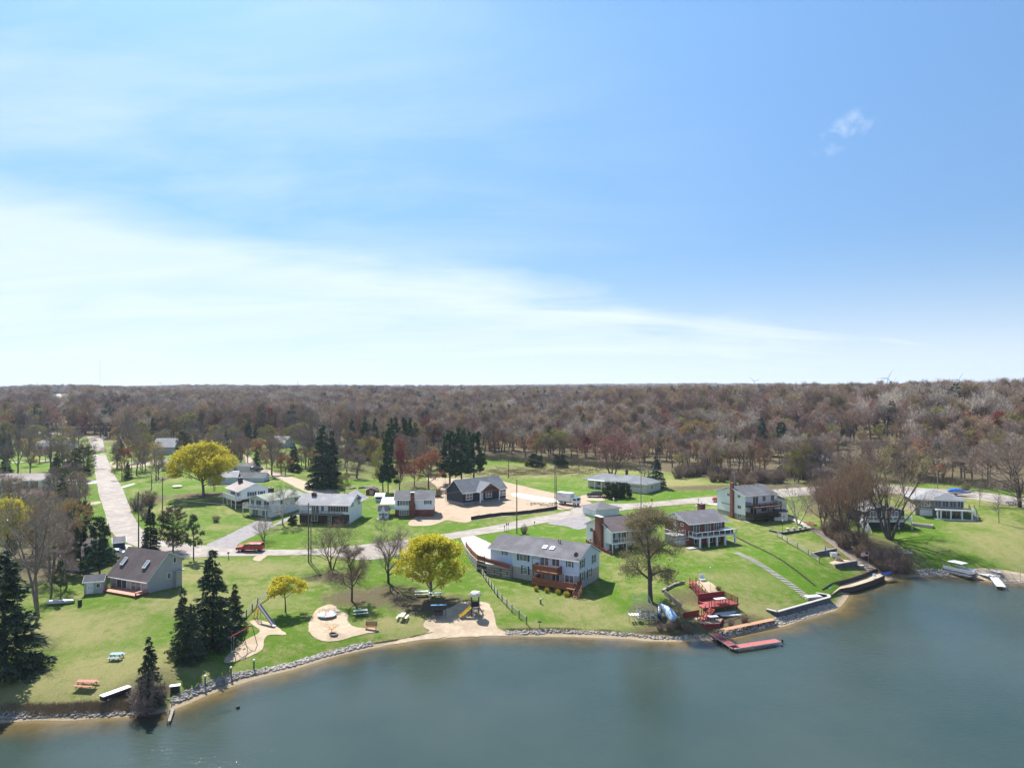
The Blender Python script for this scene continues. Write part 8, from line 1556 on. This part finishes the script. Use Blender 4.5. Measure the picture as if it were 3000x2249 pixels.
def build_poles():
    Mw = mat('wire', (.30,.29,.27), rough=.6); tops = {}
    def pole(key, px, base, top, label, arm=0, r=.15, lean=0, light=False, double=False, group=None, wood=None, tr=False):
        g = G(px, base); h = (base-top)*g.y/F; t = thing('utility_pole', label, 'utility pole', g, 0, group); q = MB(); q.tube((0,0,-.2),(lean,0,h),r,r*.68,n=9); q.build('pole', wood or M_pole, t)
        if double: q = MB(); q.tube((.45,.1,-.2),(.45,.1,h*.72),r*.8,r*.6,n=8); q.build('stub_pole', M_pole, t)
        if arm:
            q = MB(); q.bar((-arm/2+lean,0,h-.25),(arm/2+lean,0,h-.25),.12,.12); a = q.build('crossarm', M_conc if wood else M_greyw, t)
            for x in (-arm*.45,0,arm*.45): k = MB(); k.lathe([(.05,h-.18),(.07,h-.1),(.04,h)], (x+lean,0,0), n=6); k.build('insulator', M_white, a)
        if tr: q = MB(); q.lathe([(.22,h-2.2),(.25,h-2.1),(.25,h-1.4),(.2,h-1.3)], (.32,0,0), n=10); q.build('transformer', M_alu, t)
        tops[key] = Vector((g.x+lean, g.y, g.z+h-.2)); return t
    pole('A', 406, 1610, 1440, 'tall bare pole behind the brown roofed cottage'); pole('B', 476, 1510, 1396, 'pole below the round yellow maple, left side'); pole('C', 444, 1432, 1388, 'short pole beside the bank of brown scrub')
    pole('D', 386, 1382, 1328, 'pole at the corner of the side lane'); pole('E', 411, 1372, 1316, 'second pole east of the side lane corner'); pole('F', 250, 1482, 1396, 'pole at the left edge of the village road', tr=False); pole('G', 344, 1312, 1262, 'thin pole near the cross road')
    pole('H', 904, 1647, 1472, 'tall pole left of the three stemmed bare tree', double=True, tr=True); pole('I', 1514, 1562, 1404, 'tall pole on the verge behind the blue house'); pole('J', 1626, 1482, 1360, 'doubled tall pole at the end of the silt fence', double=True)
    pole('K', 1490, 1400, 1316, 'slim pole on the green behind the navy house'); pole('L', 1878, 1494, 1368, 'pale pole with a crossarm in front of the ranch house', 1.8, .13, wood=M_greyw); pole('M', 2152, 1440, 1354, 'pale pole with a crossarm behind the three storey house', 1.9, .13, wood=M_greyw)
    pole('N', 2747, 1432, 1344, 'pole with a pale crossarm at the right hand road', 2.0, .13, wood=M_greyw); pole('O', 2369, 1384, 1342, 'pole with a crossarm near the far brown roof', 2.0, .13, wood=M_greyw); pole('P', 1286, 1262, 1194, 'pole with a lattice of crossarms rising from the wood', 1.6, .2); pole('Q', 804, 1260, 1206, 'lone grey pole in the far left wood', 2.2, .2); pole('R', 1838, 1400, 1337, 'pole with a pale crossarm in the pink maple', 2.4, .12, wood=M_greyw)
    tops['W0'] = P(-60, 1212, 22); tops['W0'] = Vector((-260, 330, 23)); tops['X1'] = Vector((130, 175, 15))
    cnt = [0]
    def wire(label, a, b, sag=.8, r=.022):
        A = tops[a] if isinstance(a, str) else a; B = tops[b] if isinstance(b, str) else b; q = MB(); pr = A
        for i in range(1, 15): t = i/14; p = A.lerp(B, t)-Vector((0,0,4*sag*t*(1-t))); q.tube(pr, p, r, n=4, cap=False); pr = p
        o = q.build('power_line', Mw); tag(o, label, 'power line'); return o
    wire('power line from the cottage pole to the pole left of the three stemmed tree', 'A', 'H', 1.2, .03); wire('power line from the yellow maple pole up to the side lane corner', 'B', 'D', 1.0, .03); wire('power line from the yellow maple pole to the cottage pole', 'B', 'A', .5); wire('power line from the three stemmed tree pole to the pole behind the blue house', 'H', 'I', 1.2)
    wire('power line from the blue house pole to the doubled pole', 'I', 'J', .6); wire('power line from the doubled pole to the ranch house pole', 'J', 'L', .7); wire('power line from the ranch house pole to the pole behind the three storey house', 'L', 'M', .8); wire('power line between the side lane corner and the cross road', 'D', 'G', .8, .03)
    wire('power line from the three storey house pole towards the far brown roof', 'M', 'O', 1.2); wire('power line leaving the right edge of the photo', 'N', Vector((175, 188, 17)), .8); wire('long power line across the far left woods', 'W0', 'Q', 6, .05); wire('power line from the doubled pole to the slim pole on the green', 'J', 'K', .6)
    wire('power line from the far brown roof to the right hand road pole', 'O', 'N', .8); wire('service line from the three stemmed tree pole to the long white house', 'H', P(880,1480,9.2), .5); wire('service line over the lawn to the balcony house', P(905,1553,8), P(600,1515,9.5), .4)
    # mailboxes, signs
    def mailbox(px, b, label, h=1.15, m=None, n=1):
        g = G(px, b); t = thing('mailbox', label, 'mailbox', g, R(90)); q = MB(); q.box(-.05,.05,-.05,.05,0,h-.1); q.build('post', M_greyw, t); q = MB(); q.side([(-.28,h-.1),(.28,h-.1),(.28,h+.12),(.18,h+.22),(-.18,h+.22),(-.28,h+.12)], -.12, .12); q.build('box', m or M_black, t)
    mailbox(669, 1636, 'mailbox on the verge across from the red truck'); mailbox(1787, 1503, 'dark mailbox opposite the ranch house'); mailbox(1566, 1543, 'mailbox right of the pole behind the blue house'); mailbox(1478, 1556, 'mailbox on the verge left of the pole behind the blue house'); mailbox(2046, 1473, 'mailbox on the verge near the red hatchback', m=M_conc); mailbox(1962, 1468, 'mailbox across the road from the brick house', m=M_conc)
    for px, lb in ((1484,'left thin marker post beside the mailbox'),(1489,'right thin marker post beside the mailbox')): g = G(px, 1558); t = thing('marker_post', lb, 'post', g); q = MB(); q.box(-.04,.04,-.04,.04,0,2.0); q.build('post', M_greyw, t); q = MB(); q.box(-.12,.12,-.05,-.04,1.6,2.1); q.build('plate', M_iron, t)
    M_sy = paint('sign_yellow', (.72,.42,.01), .5); M_so = paint('sign_orange', (.68,.20,.02), .5)
    def sign(px, b, top, label, m, size, shape='d', mark='bar', rz=0):
        g = G(px, b); h = (b-top)*g.y/F; t = thing('road_sign', label, 'sign', g, R(rz)); q = MB(); q.box(-.03,.03,0,.05,0,h); q.build('post', M_alu, t); z = h-size*.5
        pl = [(-size*.5,z),(0,z-size*.5),(size*.5,z),(0,z+size*.5)] if shape == 'd' else [(-size*.5,z-size*.3),(size*.5,z-size*.3),(size*.5,z+size*.3),(-size*.5,z+size*.3)]
        q = MB(); q.side(pl, -.04, -.01); p = q.build('panel', m, t); q = MB()
        if mark == 'arrows':
            q.side([(-size*.25,z-.05),(size*.25,z-.05),(size*.25,z+.05),(-size*.25,z+.05)], -.05, -.042)
            for s_ in (-1,1): q.side([(s_*size*.42,z),(s_*size*.25,z+.18),(s_*size*.25,z-.18)], -.05, -.042)
        else: q.side([(-.05,z-size*.25),(.04,z-size*.25),(.04,z),(.2,z+.14),(.12,z+.22),(-.05,z+.04)], -.05, -.042)
        q.build('symbol', M_black, p)
    sign(284, 1273, 1257, 'yellow sign with a double arrow at the far end of the village road', M_sy, 1.6, 'r', 'arrows'); sign(344, 1370, 1352, 'orange diamond sign at the side lane', M_so, 1.1); sign(1909, 1485, 1459, 'yellow diamond sign with a bend arrow on the far verge near the ranch house', M_sy, .95, 'd', 'bend')
    g = G(2293,1560); t = thing('lamp_post', 'slim black lamp post at the corner of the upper stone terrace', 'lamp post', (g.x,g.y,5.4)); q = MB(); q.tube((0,0,0),(0,0,2.3),.04,n=8); q.build('post', M_black, t); q = MB(); q.lathe([(.08,2.3),(.14,2.35),(.16,2.6),(.05,2.75)], n=8); q.build('lantern', M_white, t)
    g = G(1798,1476); 
    for px, b, lb in ((1830,1513,'white birdhouse on a post on the far verge near the tall chimney house'),(1798,1478,'white birdhouse on a post beside the ranch house lawn'),(2041,1500,'white disc on a post on the lawn behind the brick house')):
        g = G(px, b); t = thing('bird_house', lb, 'birdhouse', g); q = MB(); q.box(-.03,.03,-.03,.03,0,1.5); q.build('post', M_white, t); q = MB(); q.side([(-.22,1.5),(.22,1.5),(.22,1.7),(0,1.9),(-.22,1.7)], -.15, .15); q.build('house', M_white, t)
    # turbines and masts on the skyline
    Mt = mat('turbine_white', (.62,.64,.68), rough=.5)
    def turbine(px, hub, bl, angs, Y, label):
        s = Y/F; x = (px-1500)*s; zh = CAMH-(hub-HY)*s; zb = zh-85; t = thing('wind_turbine', label, 'wind turbine', (x,Y,zb), 0, 'wind turbines on the horizon'); q = MB(); q.tube((0,0,0),(0,0,85),2.6,1.5,n=10); q.build('tower', Mt, t); q = MB(); q.box(-2,2,-4,6,83.5,87.5); q.build('nacelle', Mt, t); L_ = bl*s
        for a in angs: d = Vector((math.cos(R(a)),0,math.sin(R(a)))); n = Vector((-d.z,0,d.x)); b = Vector((0,-5,85.5)); q = MB(); q.add([b-n*1.2,b+n*1.2,b+d*L_*.25+n*2.6,b+d*L_*.25-n*1.6,b+d*L_+n*.3,b+d*L_-n*.3]+[p+Vector((0,1,0)) for p in (b-n*1.2,b+n*1.2,b+d*L_*.25+n*2.6,b+d*L_*.25-n*1.6,b+d*L_+n*.3,b+d*L_-n*.3)], [(0,1,2,3),(3,2,4,5),(9,8,7,6),(11,10,8,9),(0,6,7,1),(1,7,8,2),(2,8,10,4),(4,10,11,5),(5,11,9,3),(3,9,6,0)]); q.build('blade', Mt, t)
    turbine(2209, 1117, 20, (140,20,268), 4600, 'wind turbine nearest the centre with a Y shaped rotor'); turbine(2600, 1108, 31, (62,180,302), 3300, 'largest wind turbine on the right hand ridge'); turbine(2617, 1119, 19, (58,178,300), 5200, 'small wind turbine just right of the largest one'); turbine(2808, 1112, 27, (62,180,302), 3700, 'wind turbine second from the right edge'); turbine(2764, 1124, 14, (25,140,262), 6200, 'faint wind turbine left of the one nearest the right edge')
    turbine(470, 1122, 9, (20,150,265), 7000, 'faint wind turbine above the left woods'); turbine(110, 1122, 8, (90,210,330), 7000, 'faint wind turbine near the left edge'); turbine(872, 1123, 11, (90,215,330), 6500, 'faint wind turbine above the middle left woods'); turbine(2331, 1122, 8, (90,200,330), 6000, 'tiny wind turbine peeping over the hill crest'); turbine(995, 1124, 9, (100,220,340), 7000, 'faint wind turbine left of the picture centre')
    s = 4200/F; x = (293-1500)*s; z1 = CAMH+(HY-1054)*s; t = thing('radio_mast', 'very tall thin radio mast on the left horizon', 'mast', (x,4200,20)); q = MB()
    for a in range(3): c, k = 1.0*math.cos(a*2.094), 1.0*math.sin(a*2.094); q.tube((c,k,0),(c,k,z1-20),.22,n=4)
    for i in range(0, int(z1-20), 6): q.bar((1,0,i),(-.5,.87,i+3),.2); q.bar((-.5,.87,i+3),(-.5,-.87,i+6),.2)
    q.build('lattice', mat('mast_grey', (.35,.36,.40)), t); q = MB(); q.box(-1.6,1.6,-1.6,1.6,z1-22,z1-19); q.build('beacon', Mt, t)
    s = 3800/F; x = (2086-1500)*s; t = thing('lattice_tower', 'grey lattice tower on the hill left of the Y shaped turbine', 'tower', (x,3800,28)); z1 = CAMH+(HY-1119)*s-28; q = MB()
    for a in ((-3,-3),(3,-3),(3,3),(-3,3)): q.tube((a[0],a[1],0),(a[0]*.4,a[1]*.4,z1),.4,n=4)
    for i in range(0,int(z1)-4,8): q.bar((-2.6,-2.6,i),(2,-2.2,i+8),.4); q.bar((2.6,-2.6,i),(-2,-2.2,i+8),.4)
    q.build('lattice', mat('mast_grey', (.35,.36,.40)), t); q = MB(); q.box(-1.4,1.4,-1.4,1.4,z1,z1+3); q.build('head', Mt, t)
# ------------------------------------------------------------ stones, reeds, litter
def build_stuff():
    rng = np.random.default_rng(9)
    ph = (1+5**.5)/2; ico = np.array([(-1,ph,0),(1,ph,0),(-1,-ph,0),(1,-ph,0),(0,-1,ph),(0,1,ph),(0,-1,-ph),(0,1,-ph),(ph,0,-1),(ph,0,1),(-ph,0,-1),(-ph,0,1)])/1.9
    icf = np.array([(0,11,5),(0,5,1),(0,1,7),(0,7,10),(0,10,11),(1,5,9),(5,11,4),(11,10,2),(10,7,6),(7,1,8),(3,9,4),(3,4,2),(3,2,6),(3,6,8),(3,8,9),(4,9,5),(2,4,11),(6,2,10),(8,6,7),(9,8,1)])
    def rocks(name, label, px, n, w, s0, s1, mats, up=0.0):
        wp = np.array([tuple(G(*p)[:2]) for p in px]); seg = np.linalg.norm(np.diff(wp, axis=0), axis=1); cum = np.append(0, np.cumsum(seg)); t = rng.uniform(0, cum[-1], n); k = np.searchsorted(cum, t)-1; k = np.clip(k, 0, len(seg)-1); f = (t-cum[k])/seg[k]
        p = wp[k]+(wp[k+1]-wp[k])*f[:, None]; d = (wp[k+1]-wp[k])/seg[k][:, None]; nn = np.column_stack([-d[:, 1], d[:, 0]]); p = p+nn*(rng.uniform(-w/2, w/2, n))[:, None]; z = np.maximum(H(p[:, 0], p[:, 1]), -.15)+up
        sz = rng.uniform(s0, s1, (n, 1))*rng.uniform(.6, 1.3, (n, 3)); sz[:, 2] *= .7; a = rng.uniform(0, 6.28, n)
        V = ico[None]*rng.uniform(.75, 1.2, (n, 12, 1))*sz[:, None]; c, s = np.cos(a)[:, None], np.sin(a)[:, None]; V = np.stack([V[..., 0]*c-V[..., 1]*s, V[..., 0]*s+V[..., 1]*c, V[..., 2]], -1)+np.column_stack([p, z+sz[:, 2]*.2])[:, None]
        Fc = (icf[None]+np.arange(n)[:, None, None]*12).reshape(-1, 3); mi = np.repeat(rng.integers(0, len(mats), n), 20); tag(link(name, npmesh(name, V.reshape(-1, 3), Fc, mats, mi)), label, 'rocks', kind='stuff')
    Ma = mat('field_stone', (.30,.27,.235), (.22,.20,.18), 1.5, .9); Mb_ = mat('dark_stone', (.14,.13,.125), (.2,.185,.17), 1.5, .9); Mc = mat('pale_stone', (.44,.40,.36), (.36,.33,.30), 1.5, .9)
    rocks('riprap', 'band of grey riprap stones along the left playground shore', [(500,2056),(560,2030),(620,2004),(700,1978),(780,1962)], 800, 1.2, .09, .28, [Ma, Mb_, Ma]); rocks('riprap', 'pale riprap stones along the shore below the merry go rounds', [(770,1966),(860,1946),(940,1920),(1010,1902),(1090,1884)], 760, 1.0, .10, .28, [Mc, Ma])
    rocks('riprap', 'stones at the grassy edge under the split rail fence end', [(1482,1853),(1560,1853),(1600,1850)], 230, .8, .10, .26, [Mc, Ma]); rocks('riprap', 'scattered stones below the willow bank', [(1556,1848),(1650,1849),(1760,1853),(1850,1860),(1920,1868),(2000,1868),(2070,1860)], 520, .7, .08, .26, [Mb_, Ma, Mc])
    rocks('riprap', 'dark and white riprap below the orange boardwalk', [(2100,1860),(2150,1852),(2200,1840),(2270,1822)], 380, 1.2, .14, .36, [Mb_, Ma, Mc]); rocks('riprap', 'pale gravel stones below the stone seawall', [(2275,1822),(2330,1808),(2390,1790),(2450,1772)], 900, 1.6, .07, .2, [Mc])
    rocks('riprap', 'heap of riprap stones left of the pontoon boat', [(2690,1678),(2730,1674),(2780,1680)], 300, 1.6, .12, .34, [Ma, Mc]); rocks('riprap', 'pale stones and broken shore at the lower left corner', [(0,2098),(100,2094),(220,2094),(330,2092),(440,2084)], 420, .9, .08, .26, [Mb_, Ma, Ma]); rocks('rubble', 'dirt clods and rubble on the building lot', [(1550,1478),(1580,1474),(1600,1482),(1630,1472)], 160, 2.4, .06, .3, [M_dirt, Mb_]); rocks('leaf_pile', 'heap of rusty leaves at the top of the timber steps', [(2362,1528),(2385,1540)], 240, 1.6, .1, .3, [mat('rusty_leaves', (.26,.12,.06), (.2,.1,.05), 3)]); rocks('leaf_pile', 'rusty leaves beside the lower timber steps', [(2492,1614),(2515,1632)], 160, .9, .1, .25, [mat('rusty_leaves', (.26,.12,.06))])
    rocks('tyres_and_boulders', 'row of dark boulders on the green behind the brown shed', [(1024,1432),(1050,1430),(1095,1428)], 26, .8, .4, .7, [Mb_])
    def reeds(name, label, px, n, w, h0, h1, mats, wd=.03):
        wp = np.array([tuple(G(*p)[:2]) for p in px]); seg = np.linalg.norm(np.diff(wp, axis=0), axis=1); cum = np.append(0, np.cumsum(seg)); t = rng.uniform(0, cum[-1], n); k = np.clip(np.searchsorted(cum, t)-1, 0, len(seg)-1); f = (t-cum[k])/seg[k]
        p = wp[k]+(wp[k+1]-wp[k])*f[:, None]+rng.uniform(-w/2, w/2, (n, 2)); z = np.maximum(H(p[:, 0], p[:, 1]), -.05); cl = (np.sin(p[:, 0]*.83+2*np.sin(p[:, 1]*.41))+np.sin(p[:, 1]*1.37+1.7*np.sin(p[:, 0]*.33))+rng.normal(0, .8, n)) > -.4; p = p[cl]; z = z[cl]; n = len(p)
        d = rng.normal(size=(n, 3))*[.3, .3, 0]+[0, 0, 1]; v, fc = tris(np.column_stack([p, z-.03]), d/np.linalg.norm(d, axis=1, keepdims=True), rng.uniform(h0, h1, n), np.full(n, wd), rng, .1); tag(link(name, npmesh(name, v, fc, mats, rng.integers(0, len(mats), n))), label, 'dry grass', kind='stuff')
    Md = mat('dry_reed', (.36,.29,.18), (.28,.21,.13), 2); Mg = mat('green_blade', (.10,.17,.03)); Mbr = mat('dead_stalk', (.17,.125,.09))
    reeds('dry_reeds', 'dry tan reeds along the lower left shore', [(0,2084),(110,2082),(200,2080),(300,2074),(420,2070)], 16000, 1.6, .3, .8, [Md, Md, Mbr], .035); reeds('meadow_stalks', 'dead brown stalks standing in the dry meadow', [(1440,1386),(1540,1384),(1640,1382),(1730,1378)], 9000, 16, .5, 1.3, [Mbr, Md, Md], .05); reeds('meadow_grass', 'pale tall grass of the dry meadow', [(1400,1392),(1500,1378),(1600,1376),(1720,1386)], 30000, 26, .25, .6, [Md, Mg, Md], .06)
    reeds('shore_tufts', 'ragged dry grass tufts along the bank below the blue house', [(1480,1846),(1600,1844),(1700,1844),(1800,1850),(1900,1856),(2000,1850)], 9000, .8, .15, .4, [Md, Mg], .03); reeds('shore_tufts', 'dry grass on the point beside the thicket', [(2620,1690),(2660,1680),(2700,1672)], 4000, 1.4, .2, .6, [Md], .03); reeds('bank_edge', 'dark ragged turf edge above the playground beach strip', [(1094,1884),(1160,1874),(1240,1858),(1268,1852)], 3500, .25, .1, .25, [Mbr, Mg], .04)
    reeds('leafless_undergrowth', 'tangled leafless undergrowth at the foot of the woods behind the meadow', [(900,1296),(1010,1338),(1110,1342),(1290,1342),(1480,1346),(1700,1360),(1880,1376)], 52000, 11, 1.0, 3.6, [mat('undergrowth', (.19,.15,.11), (.14,.10,.08), .4), mat('undergrowth_green', (.17,.17,.07), (.12,.12,.05), .4)], .07)
    reeds('leafless_undergrowth', 'tangled leafless undergrowth along the far village edge', [(-60,1262),(120,1262),(250,1262),(450,1258),(640,1250),(800,1256),(900,1290)], 52000, 16, 1.0, 3.6, [mat('undergrowth', (.19,.15,.11)), mat('undergrowth_green', (.17,.17,.07))], .09); reeds('leafless_undergrowth', 'tangled leafless undergrowth behind the right hand road', [(2280,1400),(2480,1350),(2700,1406),(2830,1420),(3000,1440),(3080,1450)], 44000, 10, .8, 3.0, [mat('undergrowth', (.19,.15,.11)), mat('undergrowth_green', (.17,.17,.07))], .06)
build_vehicles(); build_play(); build_walls(); build_dock(); build_poles(); build_stuff()
# ------------------------------------------------------------ air
def build_haze():
    m = bpy.data.materials.new('haze'); m.use_nodes = True; nt = m.node_tree; nt.nodes.clear(); o = nt.nodes.new('ShaderNodeOutputMaterial'); v = nt.nodes.new('ShaderNodeVolumePrincipled'); v.inputs['Color'].default_value = (.66,.80,1,1); v.inputs['Density'].default_value = HAZE; v.inputs['Anisotropy'].default_value = .2
    nt.links.new(v.outputs[0], o.inputs['Volume']); q = MB(); q.box(-7600,7600,-900,7600,-40,240); h = q.build('haze', m); tag(h, 'thin blue air over the distant woods', 'haze', kind='stuff')
HAZE = 9e-5
build_haze()
